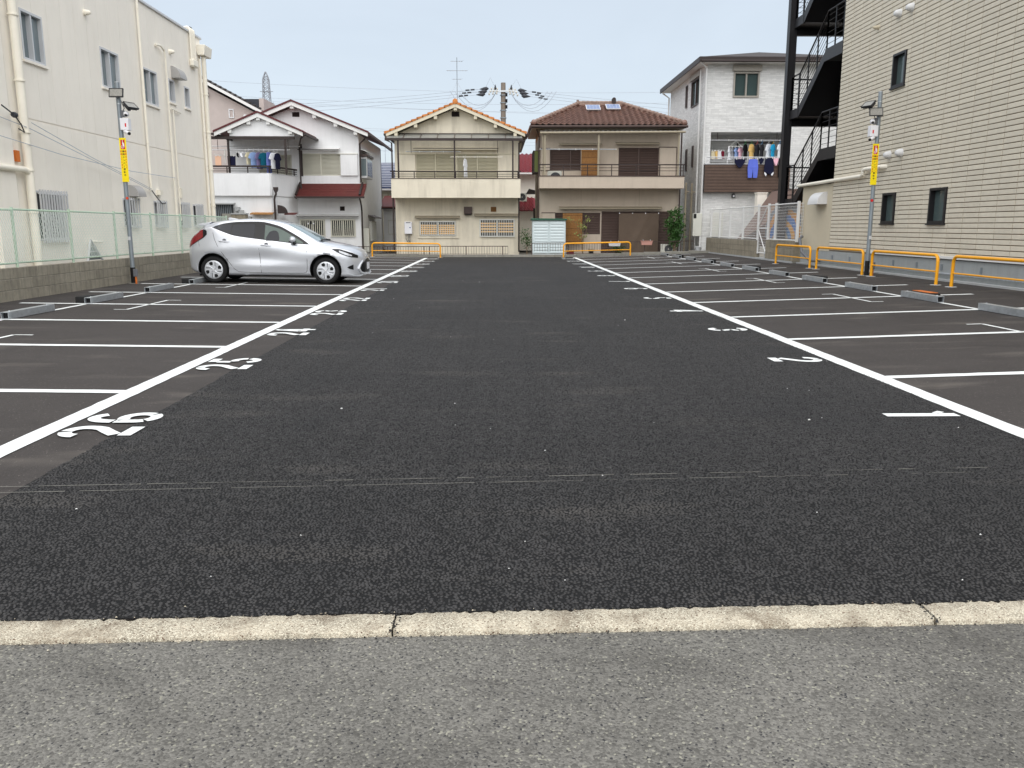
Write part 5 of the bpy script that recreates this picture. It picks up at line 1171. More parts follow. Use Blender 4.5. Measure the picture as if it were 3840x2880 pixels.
# red pent roof between storeys
MB().prism([(39.0, 2.66), (39.0, 2.72), (Y1, 3.30), (Y1, 3.18)], lambda a, b, d: (d, a, b), -9.12, -6.02).build('pent_roof', MAT['red_roof'], H1)
for k in range(7):
    f = (k+.4)/7; MB().box(-9.12, -6.02, 39.0+f-.01, 39.0+f+.01, 2.72+.58*f, 2.72+.58*f+.022).build('roof_rib', MAT['red_roof'], H1)
for x in (-9.1, -6.2): MB().bar((x, 38.98, 2.76), (x, Y1-.02, 3.35), .09, .06).build('roof_edge', MAT['fascia_brown'], H1)
box('pent_gutter', MAT['dbrown'], H1, -9.16, -5.98, 38.9, 39.0, 2.60, 2.68)
hood(p1_, H1, -9.28, -6.40, 1.78, 1.90, .28, MAT['white_paint2']); p1_.b('canopy_edge', MAT['dark'], H1, -9.28, -6.4, .281, .285, 1.78, 1.81)
louvre_vent(p1_, H1, -7.30, -7.08, 2.06, 2.26, 'dbrown')
for g_ in (g1_, g2_):
    window(p1_, H1, *g_, MAT['shut_white'], MAT['glass_dark'], 2, fw=.05, rec=.1, proud=.02); grille(p1_, H1, g_[0]+.02, g_[1]-.02, g_[2]+.02, g_[3]-.01, 12, MAT['shut_white'], d=.09, bw=.034)
o = MB().box(-8.68, -8.64, Y1-.14, Y1-.10, 1.45, 1.58).build('sensor_lamp', MAT['black_steel'], H1)
for dx in (-.12, .12): MB().lathe([(0, .05), (.035, .045), (.04, 0), (.02, -.03)], (-8.66+dx, Y1-.16, 1.47), (dx, -1, -.2), 10).build('lamp_head', MAT['white_gloss'], o, smooth=True)
for pts in ([(-5.85, 39.6, 5.45), (-6.05, 39.75, 5.25), (-6.27, 39.95, 5.1), (-6.27, 39.95, 3.35)], [(-6.2, 39.0, 2.6), (-6.22, 39.5, 2.3), (-6.27, 39.94, 2.0), (-6.27, 39.94, .0)], [(-8.25, 37.5, 5.25), (-8.5, 37.8, 5.1), (-8.98, 39.6, 4.95), (-8.98, 39.6, 3.0), (-9.2, 39.4, 2.6)]): MB().tube(pts, .038, 8).build('drainpipe', MAT['dbrown'], H1, smooth=True)
hp = MB().prism([(-.09, 3.02), (.09, 3.02), (.09, 2.92), (.05, 2.82), (-.05, 2.82), (-.09, 2.92)], lambda a, b, d: (-9.60+a, d, b), 37.35, 37.52).build('rain_hopper', MAT['dbrown'], H1)
MB().tube([(-9.60, 37.43, 2.85), (-9.60, 37.43, 2.72), (-9.66, 37.43, 2.6), (-9.68, 37.43, 2.5), (-9.66, 37.43, .1)], .045, 8).build('drainpipe', MAT['dbrown'], H1, smooth=True)
pr = [(0, 1.9), (.35, 1.9)]+[(.35*math.cos(PI/2*i/6), 1.9+.36*math.sin(PI/2*i/6)) for i in range(7)]
MB().prism(pr, lambda a, b, d: (-9.58+a, d, b), 37.5, 37.9).build('vent_hood', MAT['dbrown'], H1, smooth=True)
# side bay window and side canopies
box('bay_window', MAT['alu'], H1, XE+.001, XE+.30, 40.4, 42.1, 3.58, 4.55, bevel=.01); box('bay_roof', MAT['bronze'], H1, XE+.001, XE+.36, 40.3, 42.2, 4.56, 4.66)
for k in range(2): MB().box(XE+.301, XE+.306, 40.47+.82*k, 41.2+.82*k, 3.68, 4.46).build('bay_pane', MAT['glass_green'], H1)
MB().box(XE+.03, XE+.27, 40.393, 40.398, 3.68, 4.46).build('bay_pane', MAT['glass_sky'], H1)
hood(pE1, H1, 40.2, 42.4, 4.78, 4.9, .3, MAT['white_paint2']); hood(pE1, H1, 42.2, 44.6, 1.75, 1.9, .35, MAT['bronze'])
for a in ((42.6, 43.2), (43.6, 44.2)): window(pE1, H1, a[0], a[1], .6, 1.6, MAT['white_frame'], MAT['glass_dark'], 1, proud=.12)
box('gas_meter', MAT['ac_white'], H1, XE+.001, XE+.3, 40.3, 40.7, .15, 1.25, bevel=.01)
# porch corner: lattice door, gate pillar, canopy
t = thing('gate_pillar', 'grey concrete block gate pillar with capping by the white house', 'pillar', (-11.4, 36.8, 0))
box('pillar', MAT['conc'], t, -11.75, -11.35, 36.6, 37.0, 0, 1.88); box('pillar', MAT['block_r'], t, -11.34, -10.75, 36.6, 37.0, 0, 1.84); box('capping', MAT['conc_light'], t, -11.36, -10.72, 36.57, 37.03, 1.845, 1.90)
box('entrance_door', MAT['fan_dark'], H1, -12.9, -11.55, 37.58, 37.64, .1, 2.30)
for k in range(16): MB().box(-12.86+.08*k, -12.83+.08*k, 37.565, 37.58, .15, 2.26).build('door_slat', MAT['galv_pole'], H1)
hood(Plane('S', 37.65), H1, -13, -11.45, 2.30, 2.36, .3, MAT['conc_light']); hood(Plane('S', 37.65), H1, -10.75, -9.76, 1.86, 1.95, .35, MAT['reed'])
window(Plane('S', 37.645), H1, -10.7, -9.85, .9, 1.7, MAT['white_frame'], MAT['glass_dark'], 2, rec=.01, proud=.05)
window(Plane('S', 37.645), H1, -9.85+.02, -9.84+.03, .9, .95, MAT['white_frame'], MAT['glass_dark'], 1, rec=.01)
for k in range(4): MB().box(-11.45+.16*k, -11.25+.16*k, 37.5, 37.64, 2.10-.14*k-.1, 2.18-.14*k).build('step_block', MAT['conc_light'], H1)
hood(Plane('S', 38.6), H1, -9.45, -8.95, 1.86, 1.95, .5, MAT['red_roof'])

# ------------------------------------------------------------------ neighbours behind
K = thing('pink_building', 'grey-pink rendered building with sloping roof edge behind the white house', 'building', (-16, 50, 0))
MB().prism([(-24, 0), (-12.5, 0), (-12.5, 7.15), (-15.3, 8.62), (-19, 10.6), (-24, 8.0)], lambda a, b, d: (a, d, b), 46, 56).build('wall', MAT['pink_wall'], K)
MB().prism([(-12.2, 7.12), (-12.2, 7.28), (-19, 10.86), (-19, 10.70)], lambda a, b, d: (a, d, b), 45.6, 56.4).build('roof_slope', MAT['white_paint2'], K)
MB().prism([(-12.25, 7.29), (-12.25, 7.34), (-19, 10.92), (-19, 10.87)], lambda a, b, d: (a, d, b), 45.65, 56.4).build('roof_sheet', MAT['roof_dark'], K)
for k in range(26):
    x = -12.35-.25*k; MB().box(x-.05, x+.05, 45.62, 45.9, 7.36+(-12.25-x)*.53, 7.42+(-12.25-x)*.53).build('roof_seam', MAT['roof_dark'], K)
box('dormer_box', MAT['navy_panel'], K, -13.5, -12.62, 46.6, 49, 7.3, 8.02); box('dormer_edge', MAT['pink_wall'], K, -12.60, -12.35, 46.6, 49, 7.3, 8.05)
window(Plane('S', 46), K, -14.05, -13.78, 6.96, 7.42, MAT['alu'], MAT['glass_sky'], 1, fw=.05, rec=.02, proud=.04)
elbow_vent(K, (-13.2, 46, 7.05), (0, -1, 0), .09, 'vent_white'); box('wall_light', MAT['black_steel'], K, -15.2, -15.05, 45.85, 46, 8.0, 8.25)
B = thing('blue_roof_house', 'house with ribbed navy metal roof seen between the white and cream houses', 'house', (-6.5, 53, 0))
box('wall', MAT['cream_stucco'], B, -9.5, -3.2, 50.6, 57, 0, 3.5)
MB().prism([(50.2, 3.5), (50.2, 3.6), (53.6, 5.25), (57.3, 3.6), (57.3, 3.5)], lambda a, b, d: (d, a, b), -9.9, -2.8).build('roof', MAT['roof_blue'], B)
for k in range(15):
    f = (k+.3)/15; MB().box(-9.9, -2.8, 50.2+3.4*f-.03, 50.2+3.4*f+.03, 3.60+1.65*f, 3.60+1.65*f+.05).build('roof_rib', MAT['roof_line'], B)
box('gutter', MAT['white_paint2'], B, -9.9, -2.8, 50.1, 50.2, 3.42, 3.52)
for x in (-6.75, -6.2, -5.6): window(Plane('S', 50.6), B, x, x+.42, 2.75, 3.3, MAT['shut_cream'], MAT['glass_dark'], 1, rec=.01, proud=.04)
B2 = thing('side_annex', 'small white annex with dark red pent roof in the gap beside the white house', 'annex', (-5.6, 48, 0))
box('wall', ws, B2, -6.3, -4.9, 47.8, 50, 0, 2.5); MB().prism([(47.3, 2.35), (47.3, 2.42), (50, 3.1), (50, 2.9)], lambda a, b, d: (d, a, b), -6.5, -4.7).build('roof', MAT['red_roof'], B2); box('gutter', MAT['dbrown'], B2, -6.5, -4.7, 47.2, 47.3, 2.28, 2.36)
window(Plane('S', 47.8), B2, -6.05, -5.55, .9, 1.7, MAT['white_frame'], MAT['glass_dark'], 1, rec=.01, proud=.05); MB().tube([(-5.2, 47.3, 2.3), (-5.2, 47.6, 2.0), (-5.2, 47.7, 0)], .05, 8).build('drainpipe', MAT['dbrown'], B2)
D = thing('red_roof_house', 'cream house with red tiled roofs seen between the cream and tan houses', 'house', (2.2, 52, 0))
box('upper_wall', MAT['cream_wall'], D, .6, 4.5, 50.4, 56, 0, 4.4)
def red_tiles(par, x0, x1, y0, z0, y1, z1, pitch=.27, skew=0.):
    n = int((x1-x0)/pitch); rows = max(2, int(math.hypot(y1-y0, z1-z0)/.25)); mb = MB()
    for r_ in range(rows):
        for i in range(n):
            vs = []; f0, f1 = r_/rows, (r_+1.15)/rows
            for f, lift in ((f0, .05), (f1, .0)):
                for k in range(5):
                    x = x0+pitch*(i+k/4); vs.append((x, y0+(y1-y0)*f+skew*(x-x0), z0+(z1-z0)*f+lift+.04*math.cos(2*PI*k/4)))
            mb.add(vs, [(k, k+1, 6+k, 5+k) for k in range(4)])
            mb.add([vs[k] for k in range(5)]+[(v[0], v[1], v[2]-.05) for v in vs[:5]], [(k, k+1, 6+k, 5+k) for k in range(4)])
    tag(mb.build('roof_tiles', MAT['tile_red'], par, smooth=True), kind='stuff')
    MB().add([(x0, y0, z0-.02), (x1, y0, z0-.02), (x1, y1, z1-.02), (x0, y1, z1-.02)], [(0, 1, 2, 3)]).build('roof_deck', MAT['maroon'], par)
red_tiles(D, .3, 4.8, 49.8, 4.42, 52.6, 5.7); box('gutter', MAT['white_paint2'], D, .3, 4.8, 49.7, 49.8, 4.33, 4.42)
box('lower_wall', MAT['cream_wall'], D, .9, 2.15, 47.5, 50.4, 0, 2.2); red_tiles(D, .8, 2.3, 47.1, 2.2, 49.6, 3.0)
box('dark_gate', MAT['dbrown'], D, 2.05, 2.9, 45.8, 46.0, 0, 2.3)
ac_unit('air conditioner bracketed on the cream wall in the gap between the houses', 1.15, 1.75, 47.2, 2.66, .52)
MB().prism([(-.35, 0), (.35, 0), (.3, .14), (-.2, .26)], lambda a, b, d: (2.0+a, d, 3.05+b), 45.4, 46.2).build('small_roof', MAT['roof_dark'], D)
# ------------------------------------------------------------------ back kerb and dark railing
t = thing('rear_kerb', 'low concrete kerb along the back edge of the parking lot', 'kerb', (0, 37.2, 0))
for i in range(18):
    x0 = -8.4+i*1.0; z = max(zg(x0), zg(x0+1)); MB().box(x0+.004, x0+.996, 37.18, 37.33, -.1, z+.105).build('kerb_stone', MAT['conc'], t, bevel=.008)
t = thing('rear_railing', 'low dark metal bar railing on the kerb at the back of the lot', 'railing', (0, 37.45, 0)); dk = MAT['bronze']
def barfence(x0, x1, zt0, zt1, y=37.42):
    n = int((x1-x0)/.115); MB().bar((x0, y, zt0), (x1, y, zt1), .025, .03).build('top_rail', dk, t); MB().bar((x0, y, .13), (x1, y, .13+(zt1-zt0)), .02, .02).build('bottom_rail', dk, t)
    me = MB().box(-.006, .006, -.006, .006, 0, .36).mesh('bar'); me.materials.append(dk)
    for i in range(n+1):
        f = i/n; zt = zt0+(zt1-zt0)*f
        if i % 14 == 0: MB().box(x0+(x1-x0)*f-.02, x0+(x1-x0)*f+.02, y-.02, y+.02, -.1, zt).build('railing_post', dk, t)
        else: piece('bar', me, t, (x0+(x1-x0)*f, y, zt-.36))
barfence(-6.4, -2.95, .46, .46); barfence(-2.94, .55, .47, .47); barfence(1.62, 5.0, .60, .63); barfence(5.02, 8.85, .65, .70)
# ------------------------------------------------------------------ things in the strip before the houses
t = thing('storage_shed', 'pale blue-white ribbed storage shed with green roof before the tan house', 'shed', (2.4, 38.2, 0))
box('body', MAT['shed_white'], t, 1.66, 3.16, 37.98, 38.6, 0, 1.60)
for h in (0, 1):
    xa = 1.70+.73*h; d = box('door', MAT['shed_white'], t, xa, xa+.69, 37.955-.012*h, 37.975, .08, 1.56)
    for k in range(11): MB().prism([(0, .0), (-.014, .03), (-.014, .09), (0, .12)], lambda a, b, e: (e, 37.954-.012*h+a, .12+.128*k+b), xa+.05, xa+.64).build('rib', MAT['shed_white'], d)
MB().prism([(1.60, 1.60), (3.22, 1.60), (3.22, 1.68), (1.60, 1.70)], lambda a, b, e: (a, e, b), 37.88, 38.7).build('roof', MAT['shed_green'], t, bevel=.01)
ac_unit('air conditioner on the ground beside the green bush', 7.58, 8.16, 38.3, .06, .48); ac_unit('air conditioner on the tan house balcony behind the rail', 2.35, 2.98, 38.35, 3.16, .62)
t = thing('bucket', 'white plastic bucket at the foot of the white siding house', 'bucket', (9.1, 37.6, .15)); MB().lathe([(0, 0), (.12, 0), (.145, .27), (.155, .28), (.148, .29), (.135, .27), (.12, .02)], (9.1, 37.6, .16), (0, 0, 1), 18).build('pail', MAT['bucket'], t, smooth=True); MB().tube([(8.96, 37.6, .43), (9.0, 37.5, .36), (9.1, 37.47, .33), (9.2, 37.5, .36), (9.24, 37.6, .43)], .006, 5).build('handle', MAT['galv'], t)
for x0, x1, z0, m_, l in ((6.46, 6.98, .52, 'planter_pink', 'pink planter box hung on the rear railing'), (5.02, 5.56, .47, 'bucket', 'white planter box hung on the rear railing')):
    t = thing('planter_box', l, 'planter', ((x0+x1)/2, 37.36, z0), 'planters on the railing'); MB().prism([(x0+.03, z0), (x1-.03, z0), (x1, z0+.17), (x0, z0+.17)], lambda a, b, e: (a, e, b), 37.27, 37.41).build('trough', MAT[m_], t, bevel=.008); box('rim', MAT[m_], t, x0-.02, x1+.02, 37.255, 37.425, z0+.17, z0+.19); 
    for x in (x0+.1, x1-.1): MB().tube([(x, 37.28, z0+.19), (x, 37.3, z0+.24), (x, 37.43, z0+.22)], .008, 5).build('hook', MAT['galv'], t)
t = thing('red_crate', 'dark red crate behind the rear railing', 'crate', (3.35, 37.6, .05)); box('crate_body', MAT['maroon'], t, 3.2, 3.5, 37.5, 37.7, .05, .24, bevel=.01); box('crate_rim', MAT['maroon'], t, 3.18, 3.52, 37.48, 37.72, .24, .27)
t = thing('tan_crate', 'small tan box with dark opening behind the rear railing', 'crate', (4.3, 37.6, .05)); box('crate_body', MAT['tan_trim'], t, 4.15, 4.4, 37.5, 37.7, .1, .36, bevel=.01); box('opening', MAT['dark'], t, 4.18, 4.37, 37.49, 37.498, .12, .25)
def leafy(par, name, mat, pts, n, size, seed, spread):
    rn = random.Random(seed); mb = MB()
    for i in range(n):
        c = Vector(rn.choice(pts)); c += Vector((rn.gauss(0, spread), rn.gauss(0, spread), rn.gauss(0, spread*.9))); L_ = size*rn.uniform(.6, 1.3); d = Vector((rn.gauss(0, 1), rn.gauss(0, 1), rn.gauss(.3, .7))).normalized(); s = d.cross(Vector((rn.gauss(0, 1), rn.gauss(0, 1), rn.gauss(0, 1)))).normalized()*L_*.26; n_ = d.cross(s).normalized()*L_*.10
        mb.add([c, c+d*L_*.5+s+n_, c+d*L_, c+d*L_*.5-s+n_], [(0, 1, 2), (0, 2, 3)])
    return tag(mb.build(name, mat, par), kind='stuff')
def shrub(label, base, stems, n, size, seed, spread, lm, bm_, group=None, name='shrub', cat='shrub', tipn=6):
    t = thing(name, label, cat, base, group); rn = random.Random(seed); tips = []
    for dx, dy, h, r in stems:
        p = [Vector(base)+Vector((dx*f*f, dy*f, h*f))+Vector((rn.gauss(0, .02), rn.gauss(0, .02), 0)) for f in [i/6 for i in range(7)]]
        MB().tube(p, [r*(1-.7*i/6) for i in range(7)], 6).build('stem', MAT[bm_], t, smooth=True); tips += p[tipn//2:]
        for k in range(3):
            q = p[rn.randint(3, 6)]; e = q+Vector((rn.gauss(0, .14), rn.gauss(0, .1), rn.uniform(.08, .25))); MB().tube([q, (q+e)/2, e], [r*.4, r*.3, r*.15], 5).build('twig', MAT[bm_], t); tips += [e, (q+e)/2]
    leafy(t, 'foliage', MAT[lm], tips, n, size, seed+1, spread); return t
shrub('tall glossy green bush beside the tan house wall', (8.12, 38.15, .08), [(-.12, 0, 1.7, .03), (.16, .05, 1.75, .03), (.02, -.05, 1.3, .025), (-.22, .0, 1.3, .02), (.22, -.05, 1.5, .02)], 1500, .13, 3, .115, 'leaf', 'bark', tipn=4)
shrub('thin pale sapling with bare stems before the reed screen', (3.95, 38.1, .08), [(-.32, 0, 1.4, .018), (-.18, 0, 1.35, .016), (-.05, 0, 1.3, .018), (.12, 0, 1.72, .018), (.26, 0, 1.5, .015)], 130, .10, 8, .05, 'leaf_pale', 'bark', name='sapling', cat='sapling', tipn=12)
shrub('small weedy shrub in the gap beside the storage shed', (1.42, 38.3, .0), [(-.1, 0, .9, .012), (.1, 0, 1.05, .012), (.0, .1, .8, .012)], 260, .09, 21, .09, 'leaf', 'bark')
shrub('low green plant at the foot of the rear railing', (5.5, 37.75, .05), [(-.2, 0, .35, .01), (.1, 0, .4, .01), (.3, 0, .3, .01)], 200, .10, 31, .08, 'leaf', 'bark')
for x, y in ((8.74, 38.9), (9.08, 39.2)): 
    t = thing('standpipe', 'beige standpipe between the tan and white houses, %s' % ('nearer the tan house' if x < 9 else 'nearer the white house'), 'pipe', (x, y, 0), 'standpipes between houses'); MB().tube([(x, y, -.1), (x, y, 3.3)], .045, 8).build('pipe', MAT['tan_trim'], t, smooth=True)
    for z in (.9, 1.9, 2.8): MB().lathe([(.05, 0), (.06, 0), (.06, .05), (.05, .05)], (x, y, z), (0, 0, 1), 10).build('coupling', MAT['tan_trim'], t)
    MB().tube([(x, y, 2.9), (x+.15, y, 2.9)], .03, 6).build('branch', MAT['tan_trim'], t)
t = thing('brown_canopy', 'large sloping brown awning behind the white mesh fence', 'awning', (12, 37, 0))
MB().add([(12.2, 34.9, 2.85), (13.6, 34.9, 2.9), (13.6, 37.9, 2.9), (12.4, 37.9, 2.9), (10.35, 36.6, .5), (13.6, 34.3, .5), (11.7, 34.4, 1.9)], [(0, 1, 2, 3), (0, 3, 4, 6), (0, 6, 5, 1), (4, 5, 6)]).build('cover', MAT['canopy_brown'], t)
MB().tube([(12.2, 34.9, 2.84), (12.3, 35.6, 2.9), (12.4, 37.9, 2.88)], .03, 6).build('frame', MAT['dbrown'], t)
t = thing('cream_cabinet', 'cream cabinet top showing beside the brown awning', 'cabinet', (12, 38, 2)); box('cabinet', MAT['cream_wall'], t, 11.72, 12.15, 37.8, 38.19, 0, 2.78); box('lid', MAT['cream_wall'], t, 11.69, 12.18, 37.77, 38.195, 2.78, 2.83)

# ------------------------------------------------------------------ utility pole, wires, pylon, antenna
U = thing('utility_pole', 'concrete utility pole with insulators behind the cream house', 'utility pole', (.57, 60, 0))
MB().tube([(.57, 60, 0), (.57, 60, 11.05)], [.24, .165], 14).build('pole', MAT['util_conc'], U, smooth=True)
box('crossarm', MAT['galv'], U, -.35, 1.5, 59.72, 59.80, 10.42, 10.52)
ends = []
for s in (-1, 1):
    for k in range(3):
        x0 = .57+s*(.25+.0*k); xa = x0+s*(.75+.12*k); z0 = 10.62-.16*k; za = z0+(.02 if s < 0 else -.08)-.05*k; y = 59.8-.15*k
        for q in range(3):
            f0 = .15+.26*q; c = Vector((x0+(xa-x0)*f0, y, z0+(za-z0)*f0)); MB().lathe([(.02, 0), (.09, .03), (.09, .06), (.03, .12)], c, (s, 0, -.08), 10).build('insulator', MAT['insul_white'], U, smooth=True)
        MB().tube([(xa, y, za), (xa+s*.16, y, za-.01), (xa+s*.36, y, za-.02), (xa+s*.62, y, za-.04)], [.03, .14, .10, .02], 8).build('insulator_cover', MAT['wire_dark'], U, smooth=True)
        e = Vector((xa+s*.62, y, za-.04)); ends.append((s, e))
        for q in range(2):
            c = e+Vector((s*(.35+.35*q+.1*k), 0, (-.03 if s < 0 else -.07)*(1+q))); MB().tube([c, c+Vector((s*.28, 0, -.02))], .055, 6).build('cable_sleeve', MAT['wire_dark'], U)
for s in (-1, 1):
    for k in range(3): MB().tube([(.57+s*.45, 59.7, 10.45)]+[(.57+s*(.45+(2.6+.3*k)*f), 59.7, 10.35-(1.1+.25*k)*4*f*(1-f)*.8+.1*f) for f in [i/8 for i in range(1, 9)]], .018, 5).build('jumper_wire', MAT['wire'], U)
    MB().tube([(.57+s*.55, 59.75, 10.75), (.57+s*.9, 59.75, 11.25+.1*(s < 0)), (.57+s*1.2, 59.75, 10.7)], .016, 5).build('jumper_wire', MAT['wire'], U); MB().lathe([(.04, 0), (.09, .1), (.05, .22), (.02, .34)], (.57+s*.55, 59.75, 10.55), (0, 0, 1), 8).build('bushing', MAT['wire_dark'], U)
for z in (10.2, 9.7, 9.2, 8.7): MB().lathe([(.19, 0), (.23, 0), (.23, .05), (.19, .05)], (.57, 60, z), (0, 0, 1), 12).build('band', MAT['galv_pole'], U)
for k, z in enumerate((10.15, 9.75, 9.35)): box('fitting', MAT['dark'], U, .72, .86, 59.85, 60.0, z, z+.22)
def wire(label, pts, sag, r=.014, mat='wire', group='overhead wires against the sky'):
    a, b = Vector(pts[0]), Vector(pts[1]); P_ = [a.lerp(b, i/24)-Vector((0, 0, sag*4*(i/24)*(1-i/24))) for i in range(25)]
    o = MB().tube(P_, r, 4).build('overhead_wire', MAT[mat]); return tag(o, label, 'wire', group)
for i, (s, e) in enumerate(ends):
    wire('power line running %s from the utility pole, %s of three' % ('left' if s < 0 else 'right', ['topmost', 'middle', 'lowest'][i % 3]), (e, (e.x+s*45, e.y+(6 if s < 0 else -2), e.z-(.1 if s < 0 else 1.6)-.35*(i % 3))), .9)
for k, (z, d, sg) in enumerate(((12.6, 110, 1.2), (11.9, 110, 1.2), (17.5, 150, 3), (16.6, 150, 3), (13.9, 150, 2.5), (13.1, 150, 2.5), (20, 200, 4), (18.8, 200, 4))):
    wire('distant thin power line across the sky, %s from the top' % ORD[[6, 7, 2, 3, 4, 5, 0, 1][k]], ((-120, d+10*(k % 3), z*d/110+6-(k > 5)*4), (90, d+12, z*d/110-1)), sg, .02*d/110, group='distant transmission lines')
for x, z in ((2.6+5.2, 10.0), (12, 9.85)): pass
T = thing('lattice_pylon', 'distant steel lattice transmission tower above the white house roof', 'pylon', (-104.5, 400, 0)); PM = MAT['pylon']
def half(z): return 1.2 + .034*(67.6-z) if z < 67.6 else max(.05, 1.2*(71-z)/3.4)
lv = [0, 10, 20, 29, 37, 43, 47, 50, 52.5, 55, 57.3, 59.5, 61.6, 63.6, 65.5, 67.2, 68.6, 70.6]
def cor(z): h_ = half(z); return [Vector((-104.5+sx*h_, 400+sy*h_, z)) for sx, sy in ((-1, -1), (1, -1), (1, 1), (-1, 1))]
for i in range(4): MB().tube([cor(z)[i] for z in lv], .16, 4).build('leg', PM, T)
for a, b in zip(lv[:-1], lv[1:]):
    A, Bc = cor(a), cor(b); mb = MB()
    for i in range(4): j = (i+1) % 4; mb.tube([A[i], Bc[j]], .10, 3); mb.tube([A[j], Bc[i]], .10, 3); mb.tube([Bc[i], Bc[j]], .09, 3)
    tag(mb.build('lattice_bracing', PM, T), kind='stuff')
for z, w_ in ((62, 3.0), (57, 3.2)): MB().tube([(-104.5-w_, 400, z), (-104.5+w_, 400, z)], .14, 4).build('crossarm', PM, T)
A = thing('roof_antenna', 'thin television antenna mast on the cream house roof ridge', 'antenna', (-1.78, 41, 6.8)); ax, ay = -1.78, 41.0
MB().tube([(ax, ay, 6.75), (ax, ay, 9.1)], .018, 6).build('mast', MAT['galv_pole'], A)
for z, n, w_, L_ in ((8.92, 6, .17, .55), (8.50, 8, .25, .95), (8.12, 4, .22, .4)):
    b = MB().tube([(ax-L_*.5, ay-.05, z), (ax+L_*.5, ay+.05, z+.02)], .010, 5).build('boom', MAT['galv_pole'], A)
    for k in range(n): x = ax-L_*.48+L_*.96*k/(n-1); e_ = .5+.5*abs(k/(n-1)-.1); MB().tube([(x-.05*e_, ay-w_, z-.05*e_), (x+.05*e_, ay+w_, z+.07*e_)], .006, 4).build('element', MAT['galv_pole'], b)
for s in (-1, 1): MB().tube([(ax, ay, 8.0), (ax+s*.9, ay+.6, 6.5)], .004, 4).build('guy_wire', MAT['wire'], A)
A2 = thing('roof_antenna', 'tiny television antenna above the ribbed navy roof', 'antenna', (-7.0, 54, 5.2)); MB().tube([(-6.9, 54, 5.2), (-6.9, 54, 6.4)], .02, 5).build('mast', MAT['wire'], A2)
for z in (6.3, 6.0): MB().tube([(-7.2, 54, z), (-6.5, 54, z)], .012, 4).build('boom', MAT['wire'], A2)

# ------------------------------------------------------------------ laundry
def cmat(name, c): return MAT.get(name) or M(name, c, .9, var=.05, vs=5, spec=.15)
CL = dict(white=(232, 234, 238), cream=(222, 212, 180), lblue=(142, 168, 212), mauve=(120, 112, 150), teal=(22, 92, 112), pblue=(112, 124, 190), navy=(28, 30, 54), peach=(226, 184, 156), black=(20, 20, 24), yellow=(228, 190, 118), cyan=(36, 160, 206), pink=(232, 184, 198), peri=(100, 118, 214), grey=(150, 152, 158), charcoal=(50, 50, 54))
def garment(kind, label, x, y, ztop, w_, h_, color, yaw=0., hanger=None, seed=0, group='laundry hung on the balconies'):
    name = {'tee': 'shirt', 'pants': 'trousers', 'shorts': 'shorts', 'towel': 'towel', 'brief': 'underwear', 'sock': 'socks'}[kind]
    t = thing(name, label, name, (x, y, ztop), group, local=True, rz=yaw); rn = random.Random(seed)
    S_ = {'tee': [(-.12, 1), (.12, 1), (.32, .95), (.5, .62), (.36, .55), (.30, .66), (.29, 0), (-.29, 0), (-.30, .66), (-.36, .55), (-.5, .62), (-.32, .95)],
          'pants': [(-.34, 1), (.34, 1), (.42, .55), (.36, 0), (.06, 0), (.0, .45), (-.06, 0), (-.36, 0), (-.42, .55)],
          'shorts': [(-.40, 1), (.40, 1), (.5, .3), (.3, 0), (.1, .12), (-.1, .12), (-.3, 0), (-.5, .3)],
          'towel': [(-.5, 1), (.5, 1), (.46, 0), (-.48, .02)], 'brief': [(-.5, 1), (.5, 1), (.45, .6), (.12, 0), (-.12, 0), (-.45, .6)], 'sock': [(-.4, 1), (.4, 1), (.3, .3), (.5, .05), (.1, 0), (-.2, .25)]}[kind]
    z0 = -.06 if hanger else 0; n = len(S_); mb = MB(); vs = []
    for side in (-1, 1):
        for a, b in S_: vs.append((a*w_, side*(.012+.02*(1-b)) + .02*math.sin(a*9+seed)*(1-b), z0-h_*(1-b)))
    fs = [tuple(range(n)), tuple(range(2*n-1, n-1, -1))]+[(i, (i+1) % n, n+(i+1) % n, n+i) for i in range(n)]
    mb.add(vs, fs); mb.build('cloth', cmat('cloth_'+color, CL[color]), t, bevel=0)
    if hanger:
        hm = cmat('hanger_'+hanger, {'w': (230, 230, 230), 'r': (214, 90, 84), 'g': (50, 170, 96), 'b': (60, 140, 190), 'y': (226, 190, 60)}[hanger])
        MB().tube([(0, 0, .0), (.0, 0, .05), (.02, 0, .09), (0, 0, .11), (-.02, 0, .09)], .006, 5).build('hanger_hook', hm, t)
        MB().tube([(0, 0, 0), (w_*.3, 0, z0-.03), (-w_*.3, 0, z0-.03), (0, 0, 0)], .007, 5).build('hanger', hm, t)
    else:
        for a in (-.3, .3): MB().box(a*w_-.012, a*w_+.012, -.03, .03, -.03, .05).build('peg', cmat('hanger_w', (230, 230, 230)), t)
    return t
drying_pole('long drying pole with shirts on the white house balcony', -12.6, -9.0, 37.75, 4.62, 'alu', hang=[(-12.1, 5.05), (-9.05, 5.05)]); drying_pole('rear drying pole on the white house balcony', -12.6, -8.75, 38.6, 4.85, 'alu')
k_ = 37.75/37.0
